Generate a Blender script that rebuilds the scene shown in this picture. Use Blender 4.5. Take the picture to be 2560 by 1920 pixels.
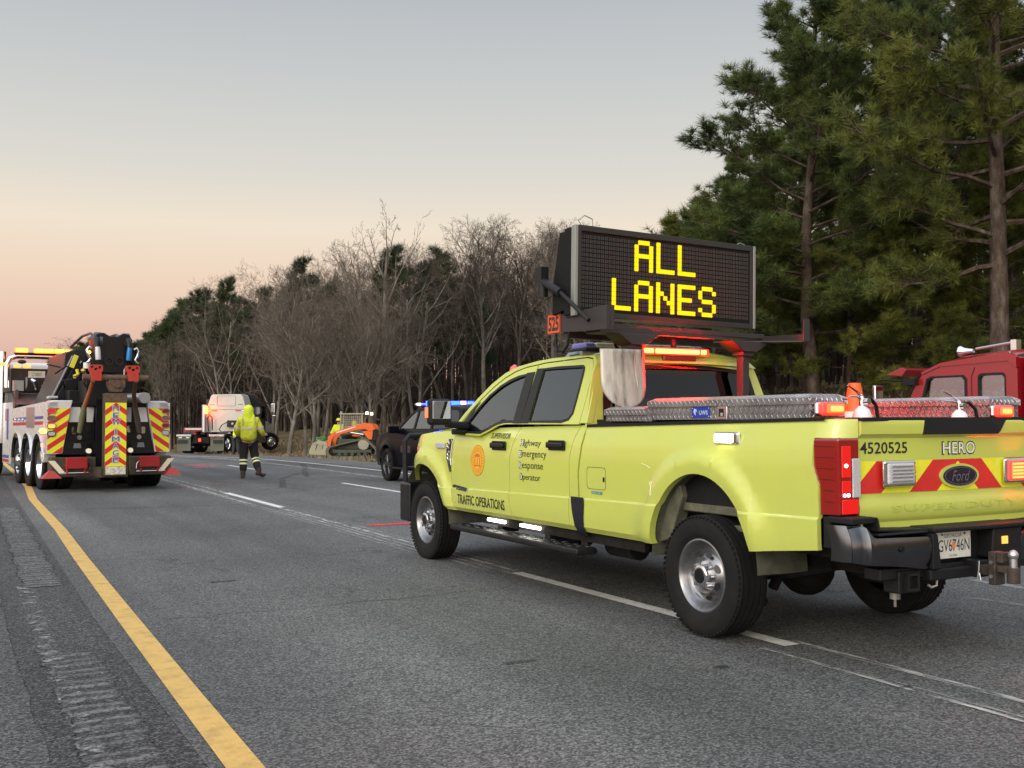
import bpy, bmesh, math, random
from math import sin, cos, pi, radians, sqrt, atan2, exp
from mathutils import Vector, Matrix
from mathutils.geometry import tessellate_polygon
random.seed(7)
S = bpy.context.scene
for o in list(bpy.data.objects): bpy.data.objects.remove(o)
# ------------------------------------------------------------ camera
CAMH, YAW, PIT, ROLL = 1.424, 0.499, 0.035, -0.003
cd = bpy.data.cameras.new('camera'); cam = bpy.data.objects.new('camera', cd)
S.collection.objects.link(cam); S.camera = cam
cd.sensor_width = 36.0; cd.lens = 36.0*2608/2560; cd.clip_start = 0.1; cd.clip_end = 5000
_f = Vector((sin(YAW)*cos(PIT), cos(YAW)*cos(PIT), sin(PIT)))
_r = Vector((cos(YAW), -sin(YAW), 0)); _u = _r.cross(_f)
_r2 = _r*cos(ROLL)+_u*sin(ROLL); _u2 = -_r*sin(ROLL)+_u*cos(ROLL)
cam.matrix_world = Matrix(((_r2.x,_u2.x,-_f.x,0),(_r2.y,_u2.y,-_f.y,0),(_r2.z,_u2.z,-_f.z,CAMH),(0,0,0,1)))
# ------------------------------------------------------------ world: clear dusk sky, afterglow behind the camera
W = bpy.data.worlds.new('World'); S.world = W; W.use_nodes = True
nt = W.node_tree; N = nt.nodes; L = nt.links
bg = N['Background']
tc = N.new('ShaderNodeTexCoord'); sep = N.new('ShaderNodeSeparateXYZ'); L.new(tc.outputs['Generated'], sep.inputs[0])
def ramp(nodes, stops, interp='LINEAR'):
    r = nodes.new('ShaderNodeValToRGB'); r.color_ramp.interpolation = interp
    e = r.color_ramp.elements
    while len(e) < len(stops): e.new(0.5)
    for el, (p, c) in zip(e, stops): el.position = p; el.color = (c[0], c[1], c[2], 1)
    return r
def s2l(*c): return tuple(((x/255)/12.92 if x/255 <= .04045 else ((x/255+.055)/1.055)**2.4) for x in c)
SKY_STOPS = [(0.0, s2l(160,128,122)), (0.028, s2l(204,156,144)), (0.07, s2l(219,181,164)), (0.13, s2l(229,204,182)), (0.18, s2l(229,216,197)),
             (0.23, s2l(210,207,199)), (0.30, s2l(194,196,195)), (0.38, s2l(176,181,186)), (1.0, s2l(120,142,178))]
rp = ramp(N, SKY_STOPS); L.new(sep.outputs['Z'], rp.inputs['Fac'])
# azimuth: brighter, warmer glow where the sun went down (behind the camera)
GX, GY = -sin(YAW+0.5), -cos(YAW+0.5)
dt = N.new('ShaderNodeVectorMath'); dt.operation = 'DOT_PRODUCT'; L.new(tc.outputs['Generated'], dt.inputs[0]); dt.inputs[1].default_value = (GX, GY, 0.15)
gr = ramp(N, [(0.0, (0,0,0)), (0.15, (0,0,0)), (0.7, (.95,.92,.86)), (1.0, (2.2,2.0,1.75))], 'EASE'); L.new(dt.outputs['Value'], gr.inputs['Fac'])
zr = ramp(N, [(0.0, (0,0,0)), (0.42, (0,0,0)), (1.0, (.80,.84,.86))]); L.new(sep.outputs['Z'], zr.inputs['Fac'])
a1 = N.new('ShaderNodeMixRGB'); a1.blend_type = 'ADD'; a1.inputs[0].default_value = 1; L.new(rp.outputs[0], a1.inputs[1]); L.new(gr.outputs[0], a1.inputs[2])
a2 = N.new('ShaderNodeMixRGB'); a2.blend_type = 'ADD'; a2.inputs[0].default_value = 1; L.new(a1.outputs[0], a2.inputs[1]); L.new(zr.outputs[0], a2.inputs[2])
L.new(a2.outputs[0], bg.inputs['Color']); bg.inputs['Strength'].default_value = 1.12
sl = bpy.data.lights.new('sun', 'SUN'); sl.energy = 0.55; sl.angle = radians(22); sl.color = (1, .92, .83)
so = bpy.data.objects.new('sun', sl); S.collection.objects.link(so)
so.rotation_euler = Vector((-GX*cos(radians(24)), -GY*cos(radians(24)), -sin(radians(24)))).to_track_quat('-Z', 'Y').to_euler()
S.view_settings.view_transform = 'Standard'; S.view_settings.look = 'None'; S.view_settings.exposure = 0.0; S.view_settings.gamma = 1.0
S.render.engine = 'CYCLES'
# ------------------------------------------------------------ helpers
COL = S.collection
def link(o): COL.objects.link(o); return o
def tag(o, label=None, cat=None, group=None, kind=None):
    if label: o['label'] = label
    if cat: o['category'] = cat
    if group: o['group'] = group
    if kind: o['kind'] = kind
    return o
def thing(name, label, cat, loc=(0,0,0), rz=0.0, group=None):
    o = bpy.data.objects.new(name, None); link(o); o.empty_display_size = .3
    o.location = loc; o.rotation_euler = (0,0,rz); return tag(o, label, cat, group)
def copy_tree(o, parent=None):
    c = o.copy(); link(c)
    if parent: c.parent = parent
    for ch in [k for k in bpy.data.objects if k.parent == o]: copy_tree(ch, c)
    return c
def vec(a): return Vector(a)
def frame(d):
    d = Vector(d).normalized(); a = Vector((0,0,1)) if abs(d.z) < .95 else Vector((1,0,0))
    x = d.cross(a).normalized(); return x, x.cross(d).normalized(), d
class MB:
    def __init__(s): s.v = []; s.f = []; s.m = []; s.k = 0
    def add(s, vs, fs):
        n = len(s.v); s.v += [tuple(p) for p in vs]; s.f += [tuple(i+n for i in f) for f in fs]; s.m += [s.k]*len(fs); return s
    def mat(s, k): s.k = k; return s
    def box(s, c, d, R=None):
        x,y,z = d[0]/2, d[1]/2, d[2]/2
        P = [Vector((i*x,j*y,k*z)) for i in (-1,1) for j in (-1,1) for k in (-1,1)]
        if R is not None: P = [R @ p for p in P]
        c = Vector(c); P = [p+c for p in P]
        return s.add(P, [(0,1,3,2),(4,6,7,5),(0,4,5,1),(2,3,7,6),(0,2,6,4),(1,5,7,3)])
    def bb(s, a, b): return s.box([(a[i]+b[i])/2 for i in range(3)], [abs(b[i]-a[i]) for i in range(3)])
    def prism(s, poly, fn, t0, t1):
        # poly 2d list, fn(u,v,t)->3d ; closed prism
        n = len(poly); A = [fn(u,v,t0) for u,v in poly]; B = [fn(u,v,t1) for u,v in poly]
        tri = tessellate_polygon([[Vector((u,v,0)) for u,v in poly]])
        fs = [tuple(t) for t in tri]+[tuple(i+n for i in reversed(t)) for t in tri]
        fs += [(i,i+n,(i+1)%n+n,(i+1)%n) for i in range(n)]
        return s.add(A+B, fs)
    def plate(s, outer, holes, fn, t0, t1):
        loops = [outer]+holes; flat = [p for l in loops for p in l]; n = len(flat)
        tri = tessellate_polygon([[Vector((u,v,0)) for u,v in l] for l in loops])
        A = [fn(u,v,t0) for u,v in flat]; B = [fn(u,v,t1) for u,v in flat]
        fs = [tuple(t) for t in tri]+[tuple(i+n for i in reversed(t)) for t in tri]
        b = 0
        for l in loops:
            m = len(l); fs += [(b+i,b+i+n,b+(i+1)%m+n,b+(i+1)%m) for i in range(m)]; b += m
        return s.add(A+B, fs)
    def tube(s, path, r, n=8, cap=True, flat=1.0):
        path = [Vector(p) for p in path]; k = len(path); rs = r if isinstance(r,(list,tuple)) else [r]*k
        vs = []; X = None
        for i,p in enumerate(path):
            d = (path[min(i+1,k-1)]-path[max(i-1,0)])
            if d.length < 1e-9: d = Vector((0,0,1))
            d.normalize()
            if X is None: X,Y,_ = frame(d)
            else:
                X = (X - d*X.dot(d)); X.normalize(); Y = d.cross(X)*-1; Y = X.cross(d)
            for j in range(n):
                a = 2*pi*j/n; vs.append(p+X*cos(a)*rs[i]+Y*sin(a)*rs[i]*flat)
        fs = [(i*n+j,i*n+(j+1)%n,(i+1)*n+(j+1)%n,(i+1)*n+j) for i in range(k-1) for j in range(n)]
        if cap: fs += [tuple(range(n))[::-1], tuple(range((k-1)*n,k*n))]
        return s.add(vs, fs)
    def cyl(s, a, b, r, r2=None, n=16): return s.tube([a,b], [r, r if r2 is None else r2], n)
    def lathe(s, prof, o, ax, n=32, close=False):
        # prof [(dist along axis, radius)]
        X,Y,D = frame(ax); o = Vector(o); vs = []
        for (t,r) in prof:
            for j in range(n):
                a = 2*pi*j/n; vs.append(o+D*t+X*cos(a)*r+Y*sin(a)*r)
        k = len(prof); fs = [(i*n+j,i*n+(j+1)%n,(i+1)*n+(j+1)%n,(i+1)*n+j) for i in range(k-1) for j in range(n)]
        if close: fs += [((k-1)*n+j,(k-1)*n+(j+1)%n,(j+1)%n,j) for j in range(n)]
        return s.add(vs, fs)
    def ball(s, c, r, n=12, m=8):
        r = r if isinstance(r,(tuple,list)) else (r,r,r); vs = []
        for i in range(m+1):
            t = pi*i/m
            for j in range(n):
                a = 2*pi*j/n; vs.append((c[0]+r[0]*sin(t)*cos(a), c[1]+r[1]*sin(t)*sin(a), c[2]+r[2]*cos(t)))
        return s.add(vs, [(i*n+j,(i+1)*n+j,(i+1)*n+(j+1)%n,i*n+(j+1)%n) for i in range(m) for j in range(n)])
    def grid(s, fn, us, vs_, flip=False):
        P = [fn(u,v) for u in us for v in vs_]; m = len(vs_)
        fs = []
        for i in range(len(us)-1):
            for j in range(m-1):
                q = (i*m+j,(i+1)*m+j,(i+1)*m+j+1,i*m+j+1); fs.append(q[::-1] if flip else q)
        return s.add(P, fs)
    def pieces(s):
        par = list(range(len(s.v)))
        def fd(a):
            while par[a] != a: par[a] = par[par[a]]; a = par[a]
            return a
        for f in s.f:
            for i in f[1:]: par[fd(i)] = fd(f[0])
        grp = {}
        for f in s.f: grp.setdefault(fd(f[0]), []).append(f)
        out = []
        for k,fs in grp.items():
            ids = sorted({i for f in fs for i in f}); mp = {i:n for n,i in enumerate(ids)}; m = MB(); m.v = [s.v[i] for i in ids]; m.f = [tuple(mp[i] for i in f) for f in fs]; m.m = [0]*len(m.f); out.append(m)
        return out
    def build(s, name, mats, parent=None, smooth=None, bevel=0, weld=False, segs=2, fixn=False, split=False):
        if split:
            ps = s.pieces()
            if len(ps) > 1: return [p.build(name, mats, parent, smooth, bevel, weld, segs, fixn) for p in ps][0]
        me = bpy.data.meshes.new(name); me.from_pydata(s.v, [], s.f)
        if not isinstance(mats,(list,tuple)): mats = [mats]
        for m in mats: me.materials.append(m)
        if len(mats) > 1: me.polygons.foreach_set('material_index', s.m)
        if weld or fixn:
            bm = bmesh.new(); bm.from_mesh(me)
            if weld: bmesh.ops.remove_doubles(bm, verts=bm.verts, dist=1e-4); bmesh.ops.dissolve_degenerate(bm, edges=bm.edges, dist=1e-5)
            if fixn: bmesh.ops.recalc_face_normals(bm, faces=bm.faces)
            bm.to_mesh(me); bm.free()
        me.update()
        if smooth:
            me.polygons.foreach_set('use_smooth', [True]*len(me.polygons)); me.set_sharp_from_angle(angle=radians(smooth))
        o = bpy.data.objects.new(name, me); link(o)
        if parent: o.parent = parent
        if bevel:
            b = o.modifiers.new('bevel','BEVEL'); b.width = bevel; b.segments = segs; b.limit_method = 'ANGLE'; b.angle_limit = radians(40)
            b.harden_normals = True
            me.polygons.foreach_set('use_smooth', [True]*len(me.polygons))
            if not smooth: me.set_sharp_from_angle(angle=radians(35))
        return o
def text_mb(st, u0, v0, u1, v1, fn, t=0.003, mb=None, shear=0, bold=0, outline=0, space=1.0):
    """real lettering fitted into the rectangle, mapped by fn(u,v,t)"""
    mb = mb or MB()
    c = bpy.data.curves.new('t','FONT'); c.body = st; c.size = 1; c.shear = shear; c.offset = bold; c.resolution_u = 3; c.space_character = space
    o = bpy.data.objects.new('t', c); COL.objects.link(o)
    dg = bpy.context.evaluated_depsgraph_get(); me = bpy.data.meshes.new_from_object(o.evaluated_get(dg))
    vs = [v.co.copy() for v in me.vertices]; fs = [tuple(p.vertices) for p in me.polygons]
    bpy.data.objects.remove(o); bpy.data.curves.remove(c); bpy.data.meshes.remove(me)
    x0 = min(v.x for v in vs); x1 = max(v.x for v in vs); y0 = min(v.y for v in vs); y1 = max(v.y for v in vs)
    P = [fn(u0+(v.x-x0)/(x1-x0)*(u1-u0), v0+(v.y-y0)/(y1-y0)*(v1-v0), t) for v in vs]
    return mb.add(P, fs)
# ------------------------------------------------------------ materials 
MATS = {}
def mat(name, col=(.5,.5,.5), rough=.5, metal=0, coat=0, spec=.5, emit=None, es=0, var=0, vs=4, bump=0, bs=60, dirt=None, dirtamt=.3, ds=3, coord='Object', rvar=0, crough=.05, alpha=1):
    if name in MATS: return MATS[name]
    m = bpy.data.materials.new(name); m.use_nodes = True; n = m.node_tree.nodes; l = m.node_tree.links
    b = n['Principled BSDF']; b.inputs['Base Color'].default_value = (*col,1); b.inputs['Roughness'].default_value = rough
    b.inputs['Metallic'].default_value = metal; b.inputs['Coat Weight'].default_value = coat; b.inputs['Coat Roughness'].default_value = crough
    b.inputs['Specular IOR Level'].default_value = spec
    if emit: b.inputs['Emission Color'].default_value = (*emit,1); b.inputs['Emission Strength'].default_value = es
    t = None
    if var or bump or dirt or rvar:
        t = n.new('ShaderNodeTexCoord')
    if var or dirt:
        prev = None
        if var:
            z = n.new('ShaderNodeTexNoise'); z.inputs['Scale'].default_value = vs; z.inputs['Detail'].default_value = 6; z.inputs['Roughness'].default_value = .65
            l.new(t.outputs[coord], z.inputs['Vector'])
            r = ramp(n, [(.3, tuple(c*(1-var) for c in col)), (.7, tuple(min(1,c*(1+var)) for c in col))]); l.new(z.outputs['Fac'], r.inputs[0]); prev = r.outputs[0]
        if dirt:
            z = n.new('ShaderNodeTexNoise'); z.inputs['Scale'].default_value = ds; z.inputs['Detail'].default_value = 8; z.inputs['Roughness'].default_value = .7
            l.new(t.outputs[coord], z.inputs['Vector'])
            r = ramp(n, [(.45, (0,0,0)), (.7, (1,1,1))]); l.new(z.outputs['Fac'], r.inputs[0])
            mm = n.new('ShaderNodeMath'); mm.operation = 'MULTIPLY'; mm.inputs[1].default_value = dirtamt; l.new(r.outputs[0], mm.inputs[0])
            x = n.new('ShaderNodeMixRGB'); l.new(mm.outputs[0], x.inputs[0]); x.inputs[1].default_value = (*col,1); x.inputs[2].default_value = (*dirt,1)
            if prev: l.new(prev, x.inputs[1])
            prev = x.outputs[0]
        l.new(prev, b.inputs['Base Color'])
    if rvar:
        z = n.new('ShaderNodeTexNoise'); z.inputs['Scale'].default_value = 9; z.inputs['Detail'].default_value = 5; l.new(t.outputs[coord], z.inputs['Vector'])
        mr = n.new('ShaderNodeMapRange'); mr.inputs['To Min'].default_value = max(.02,rough-rvar); mr.inputs['To Max'].default_value = rough+rvar
        l.new(z.outputs['Fac'], mr.inputs['Value']); l.new(mr.outputs[0], b.inputs['Roughness'])
    if bump:
        z = n.new('ShaderNodeTexNoise'); z.inputs['Scale'].default_value = bs; z.inputs['Detail'].default_value = 4; l.new(t.outputs[coord], z.inputs['Vector'])
        bp = n.new('ShaderNodeBump'); bp.inputs['Strength'].default_value = bump; bp.inputs['Distance'].default_value = .01
        l.new(z.outputs['Fac'], bp.inputs['Height']); l.new(bp.outputs[0], b.inputs['Normal'])
    MATS[name] = m; return m
def lampmat(name, col, es): return mat(name, (.05,.05,.05), .3, emit=col, es=es)
def glassmat(name, tint, gloss=.14, rough=.02):
    m = bpy.data.materials.new(name); m.use_nodes = True; n = m.node_tree.nodes; l = m.node_tree.links
    n.remove(n['Principled BSDF']); out = n['Material Output']
    tr = n.new('ShaderNodeBsdfTransparent'); tr.inputs[0].default_value = (*tint,1)
    gl = n.new('ShaderNodeBsdfGlossy'); gl.inputs['Roughness'].default_value = rough; gl.inputs[0].default_value = (.95,.97,1,1)
    fr = n.new('ShaderNodeFresnel'); fr.inputs[0].default_value = 1.5
    ad = n.new('ShaderNodeMath'); ad.operation = 'ADD'; ad.inputs[1].default_value = gloss; ad.use_clamp = True; l.new(fr.outputs[0], ad.inputs[0])
    mx = n.new('ShaderNodeMixShader'); l.new(ad.outputs[0], mx.inputs[0]); l.new(tr.outputs[0], mx.inputs[1]); l.new(gl.outputs[0], mx.inputs[2]); l.new(mx.outputs[0], out.inputs[0])
    MATS[name] = m; return m
LIME = mat('lime_paint', (.545,.60,.105), .24, coat=.8, var=.04, vs=.8, dirt=(.36,.38,.16), dirtamt=.22, ds=1.6, rvar=.05, bump=.012, bs=3)
BLACKP = mat('black_plastic', (.008,.008,.009), .6, spec=.3, bump=.12, bs=260, rvar=.1)
BLACKG = mat('black_gloss', (.006,.006,.007), .3, coat=.15, spec=.4)
BLACKM = mat('black_metal', (.010,.010,.011), .5, metal=.1, spec=.35, var=.3, vs=5, rvar=.1)
TRIM = mat('window_trim', (.010,.010,.010), .42, spec=.35, rvar=.06)
RUBBER = mat('tyre_rubber', (.0085,.008,.0078), .8, spec=.25, bump=.15, bs=90, dirt=(.028,.025,.021), dirtamt=.35, ds=5, rvar=.1)
UNDER = mat('underbody', (.009,.008,.0075), .8, spec=.25, var=.5, vs=8, bump=.3, bs=30, dirt=(.03,.024,.018), dirtamt=.5, ds=6)
STEEL = mat('painted_steel_rim', (.27,.27,.28), .30, metal=.85, coat=.2, rvar=.08, dirt=(.09,.085,.08), dirtamt=.5, ds=9)
CHROME = mat('chrome', (.78,.78,.8), .09, metal=1, rvar=.04)
DCHROME = mat('bumper_chrome', (.15,.155,.17), .2, metal=1, rvar=.06, dirt=(.06,.055,.05), dirtamt=.35, ds=5, bump=.03, bs=5)
ALU = mat('aluminium', (.55,.55,.56), .36, metal=.9, rvar=.1)
GLASS = glassmat('window_glass', (.84,.86,.88), .14)
GLASSD = glassmat('dark_glass', (.07,.07,.075), .015)
RUST = mat('rusty_iron', (.13,.085,.055), .8, metal=.3, var=.5, vs=14, bump=.4, bs=60, dirt=(.20,.10,.05), dirtamt=.6, ds=12)
WHITEP = mat('white_paint', (.72,.72,.70), .35, coat=.4, var=.05, vs=2, dirt=(.45,.43,.38), dirtamt=.3, ds=2)
INTER = mat('cab_interior', (.09,.09,.09), .8, bump=.1, bs=40)
RETRED = mat('red_sheeting', (.62,.022,.018), .42, coat=.3, var=.08, vs=40)
RETYEL = mat('yellow_sheeting', (.80,.78,.03), .42, coat=.3, var=.06, vs=40)
REDP = mat('red_paint', (.29,.006,.013), .28, coat=.8, rvar=.05, dirt=(.2,.03,.03), dirtamt=.2)
ORANGE = mat('orange_plastic', (.85,.13,.02), .45, var=.12, vs=8)
ORANGEP = mat('orange_paint', (.80,.13,.015), .35, coat=.4, dirt=(.4,.12,.05), dirtamt=.4, ds=4)
WHITER = mat('white_reflective', (.75,.74,.70), .5)
BLACKINK = mat('black_vinyl', (.015,.014,.016), .45)
WHITEINK = mat('white_vinyl', (.78,.78,.76), .45)
L_RED = lampmat('red_lamp', (1,.0058,.0012), 150)
L_MID = lampmat('red_lens_hot', (1,.055,.007), 5)
L_REDS = mat('red_lamp_soft', (.02,.0,.0), .3, emit=(1,.012,.008), es=.85)
L_HALO = lampmat('red_lens_glow', (1,.014,.006), 4.5)
L_HALOA = lampmat('amber_lens_glow', (1,.22,.012), 3.0)
L_WHITE = lampmat('white_lamp', (1,.95,.85), 14)
L_AMB = lampmat('amber_lamp', (1,.085,.004), 60)
L_AMBS = lampmat('amber_lamp_soft', (1,.32,.04), 2.5)
L_BLUE = lampmat('blue_lamp', (.0004,.0017,1), 380)
L_LED = mat('led_amber', (.01,.01,.01), .5, spec=0, emit=(1,.66,.004), es=1.5)
LENSR = mat('red_lens', (.25,.004,.005), .06, coat=1, spec=.8, emit=(1,.01,.005), es=.015)
L_BAR = lampmat('red_bar_lamp', (1,.0010,.00025), 1300)
LENSC = mat('clear_lens', (.50,.50,.52), .16, coat=1, bump=.4, bs=120)
# ------------------------------------------------------------ terrain
def smooth(x): x = max(0.0,min(1.0,x)); return x*x*(3-2*x)
def sp(x, k=3.0): return k*math.log(1+exp(min(50,x/k)))
def roadz(Y): return -0.0185*sp(Y-40, 4)
def bend(Y):  # the road swings gently
    return 0.0 if Y < 8 else (0.0175*(Y-8) if Y < 32 else 0.42+0.0175*(Y-32)-0.0016*(Y-32)**2 if Y < 110 else 0.42+1.365-9.73-0.232*(Y-110))
def gz(X, Y):
    X = X-bend(Y); z = roadz(Y)
    if X > 12.6:
        z += -0.22*smooth((X-12.6)/2.2)
        k = 2.75 if Y < 30 else 2.75-1.0*smooth((Y-30)/40)
        z += k*smooth((X-16.0)/11.5) + 0.14*max(0,min(X,90)-33)
        z += .05*sin(X*.9+Y*.37)*smooth((X-14)/3)+.04*sin(X*2.1-Y*1.3)*smooth((X-14)/3)
    if X < -3: z += -0.5*smooth((-3-X)/6)+ .05*sin(X*.3+Y*.2)
    return z
def asphalt(name, dark, light, speck, scale=1.0, lat=True):
    m = bpy.data.materials.new(name); m.use_nodes = True; n = m.node_tree.nodes; l = m.node_tree.links; b = n['Principled BSDF']
    t = n.new('ShaderNodeTexCoord')
    v = n.new('ShaderNodeTexVoronoi'); v.inputs['Scale'].default_value = 95*scale; l.new(t.outputs['Object'], v.inputs['Vector'])
    z = n.new('ShaderNodeTexNoise'); z.inputs['Scale'].default_value = 60*scale; z.inputs['Detail'].default_value = 5; z.inputs['Roughness'].default_value = .75; l.new(t.outputs['Object'], z.inputs['Vector'])
    sv = n.new('ShaderNodeSeparateColor'); l.new(v.outputs['Color'], sv.inputs[0])
    mx = n.new('ShaderNodeMath'); mx.operation = 'MULTIPLY'; l.new(sv.outputs[0], mx.inputs[0]); l.new(z.outputs['Fac'], mx.inputs[1])
    r = ramp(n, [(.08, dark), (.30, light), (.62, speck)]); l.new(mx.outputs[0], r.inputs[0])
    # broad mottling stretched along the road, wheel paths, stains
    mp = n.new('ShaderNodeMapping'); mp.inputs['Scale'].default_value = (.75,.05,1); l.new(t.outputs['Object'], mp.inputs['Vector'])
    z2 = n.new('ShaderNodeTexNoise'); z2.inputs['Scale'].default_value = .9; z2.inputs['Detail'].default_value = 5; l.new(mp.outputs[0], z2.inputs['Vector'])
    r2 = ramp(n, [(.32, (.60,.60,.61)), (.68, (1.28,1.28,1.26))]); l.new(z2.outputs['Fac'], r2.inputs[0])
    m1 = n.new('ShaderNodeMixRGB'); m1.blend_type = 'MULTIPLY'; m1.inputs[0].default_value = 1; l.new(r.outputs[0], m1.inputs[1]); l.new(r2.outputs[0], m1.inputs[2])
    z3 = n.new('ShaderNodeTexNoise'); z3.inputs['Scale'].default_value = .35; z3.inputs['Detail'].default_value = 7; z3.inputs['Roughness'].default_value = .6; l.new(t.outputs['Object'], z3.inputs['Vector'])
    r3 = ramp(n, [(.35, (.80,.80,.80)), (.6, (1.06,1.06,1.06))]); l.new(z3.outputs['Fac'], r3.inputs[0])
    m2 = n.new('ShaderNodeMixRGB'); m2.blend_type = 'MULTIPLY'; m2.inputs[0].default_value = 1; l.new(m1.outputs[0], m2.inputs[1]); l.new(r3.outputs[0], m2.inputs[2])
    # fine cracks
    vc = n.new('ShaderNodeTexVoronoi'); vc.feature = 'DISTANCE_TO_EDGE'; vc.inputs['Scale'].default_value = .33
    zz = n.new('ShaderNodeTexNoise'); zz.inputs['Scale'].default_value = 1.6; zz.inputs['Detail'].default_value = 6; l.new(t.outputs['Object'], zz.inputs['Vector'])
    am = n.new('ShaderNodeMixRGB'); am.blend_type = 'ADD'; am.inputs[0].default_value = .9; l.new(t.outputs['Object'], am.inputs[1]); l.new(zz.outputs['Color'], am.inputs[2]); l.new(am.outputs[0], vc.inputs['Vector'])
    rc = ramp(n, [(0, (.45,.45,.45)), (.0022, (.55,.55,.55)), (.005, (1,1,1))]); l.new(vc.outputs['Distance'], rc.inputs[0])
    z4 = n.new('ShaderNodeTexNoise'); z4.inputs['Scale'].default_value = .5; l.new(t.outputs['Object'], z4.inputs['Vector'])
    r4 = ramp(n, [(.50, (0,0,0)), (.58, (1,1,1))]); l.new(z4.outputs['Fac'], r4.inputs[0])
    m3 = n.new('ShaderNodeMixRGB'); m3.blend_type = 'MULTIPLY'; l.new(r4.outputs[0], m3.inputs[0]); l.new(m2.outputs[0], m3.inputs[1]); l.new(rc.outputs[0], m3.inputs[2])
    l.new(m3.outputs[0], b.inputs['Base Color']); b.inputs['Roughness'].default_value = .82; b.inputs['Specular IOR Level'].default_value = .35
    bp = n.new('ShaderNodeBump'); bp.inputs['Strength'].default_value = .75; bp.inputs['Distance'].default_value = .008; l.new(mx.outputs[0], bp.inputs['Height']); l.new(bp.outputs[0], b.inputs['Normal'])
    MATS[name] = m; return m
ASPH = asphalt('asphalt', (.050,.051,.050), (.128,.129,.125), (.30,.30,.285))
ASPHS = asphalt('shoulder_asphalt', (.018,.018,.018), (.066,.065,.065), (.26,.26,.25))
def paint(name, col, lo, hi, sc=30, stretch=(1,1,1), rough=.6, edge=None):
    """road paint worn through to the asphalt"""
    m = bpy.data.materials.new(name); m.use_nodes = True; n = m.node_tree.nodes; l = m.node_tree.links; b = n['Principled BSDF']; out = n['Material Output']
    t = n.new('ShaderNodeTexCoord'); mp = n.new('ShaderNodeMapping'); mp.inputs['Scale'].default_value = stretch; l.new(t.outputs['Object'], mp.inputs['Vector'])
    z = n.new('ShaderNodeTexNoise'); z.inputs['Scale'].default_value = sc; z.inputs['Detail'].default_value = 8; z.inputs['Roughness'].default_value = .75; l.new(mp.outputs[0], z.inputs['Vector'])
    r = ramp(n, [(lo, (0,0,0)), (hi, (1,1,1))]); 
    if edge is not None:
        # vertex attribute 'e' 0 at the strip's edge .. 1 inside
        at = n.new('ShaderNodeAttribute'); at.attribute_name = 'e'
        ma = n.new('ShaderNodeMath'); ma.operation = 'MULTIPLY_ADD'; l.new(at.outputs['Fac'], ma.inputs[0]); ma.inputs[1].default_value = edge; l.new(z.outputs['Fac'], ma.inputs[2])
        sb = n.new('ShaderNodeMath'); sb.operation = 'SUBTRACT'; l.new(ma.outputs[0], sb.inputs[0]); sb.inputs[1].default_value = edge
        l.new(sb.outputs[0], r.inputs[0])
    else: l.new(z.outputs['Fac'], r.inputs[0])
    z2 = n.new('ShaderNodeTexNoise'); z2.inputs['Scale'].default_value = 7; z2.inputs['Detail'].default_value = 8; z2.inputs['Roughness'].default_value = .7; l.new(t.outputs['Object'], z2.inputs['Vector'])
    rc = ramp(n, [(.3, tuple(c*.62 for c in col)), (.55, col)]); l.new(z2.outputs['Fac'], rc.inputs[0]); l.new(rc.outputs[0], b.inputs['Base Color']); b.inputs['Roughness'].default_value = rough
    z5 = n.new('ShaderNodeTexNoise'); z5.inputs['Scale'].default_value = 60; z5.inputs['Detail'].default_value = 3; l.new(t.outputs['Object'], z5.inputs['Vector'])
    bp = n.new('ShaderNodeBump'); bp.inputs['Strength'].default_value = .6; bp.inputs['Distance'].default_value = .006; l.new(z5.outputs['Fac'], bp.inputs['Height']); l.new(bp.outputs[0], b.inputs['Normal'])
    tr = n.new('ShaderNodeBsdfTransparent'); mx = n.new('ShaderNodeMixShader'); l.new(r.outputs[0], mx.inputs[0]); l.new(tr.outputs[0], mx.inputs[1]); l.new(b.outputs[0], mx.inputs[2]); l.new(mx.outputs[0], out.inputs[0])
    MATS[name] = m; return m
def strip(name, path, width, zoff, m, label=None, step=.5, jag=0):
    """painted line following path [(X,Y)], road height, vertex attribute e for worn edges"""
    pts = []
    for (a,b),(c,d) in zip(path, path[1:]):
        k = max(1,int(abs(d-b)/step))
        for i in range(k): pts.append((a+(c-a)*i/k, b+(d-b)*i/k))
    pts.append(path[-1]); vs = []; fs = []; es = []
    for i,(x,y) in enumerate(pts):
        for j,(o,e) in enumerate(((-.5,0),(-.32,1),(.32,1),(.5,0))):
            vs.append((x+o*width+random.uniform(-jag,jag)*(1-e), y, roadz(y)+zoff)); es.append(e if 0 < i < len(pts)-1 else e)
    for i in range(len(pts)-1):
        for j in range(3): a = i*4+j; fs.append((a,a+1,a+5,a+4))
    me = bpy.data.meshes.new(name); me.from_pydata(vs,[],fs); me.materials.append(m)
    at = me.attributes.new('e','FLOAT','POINT'); at.data.foreach_set('value', [float(e) for e in es]); me.update()
    o = bpy.data.objects.new(name, me); link(o); o['kind'] = 'structure'; return o
def axis(segs):
    out = []
    for a,b,n in segs: out += [a+(b-a)*i/n for i in range(n)]
    return out+[segs[-1][1]]
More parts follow.
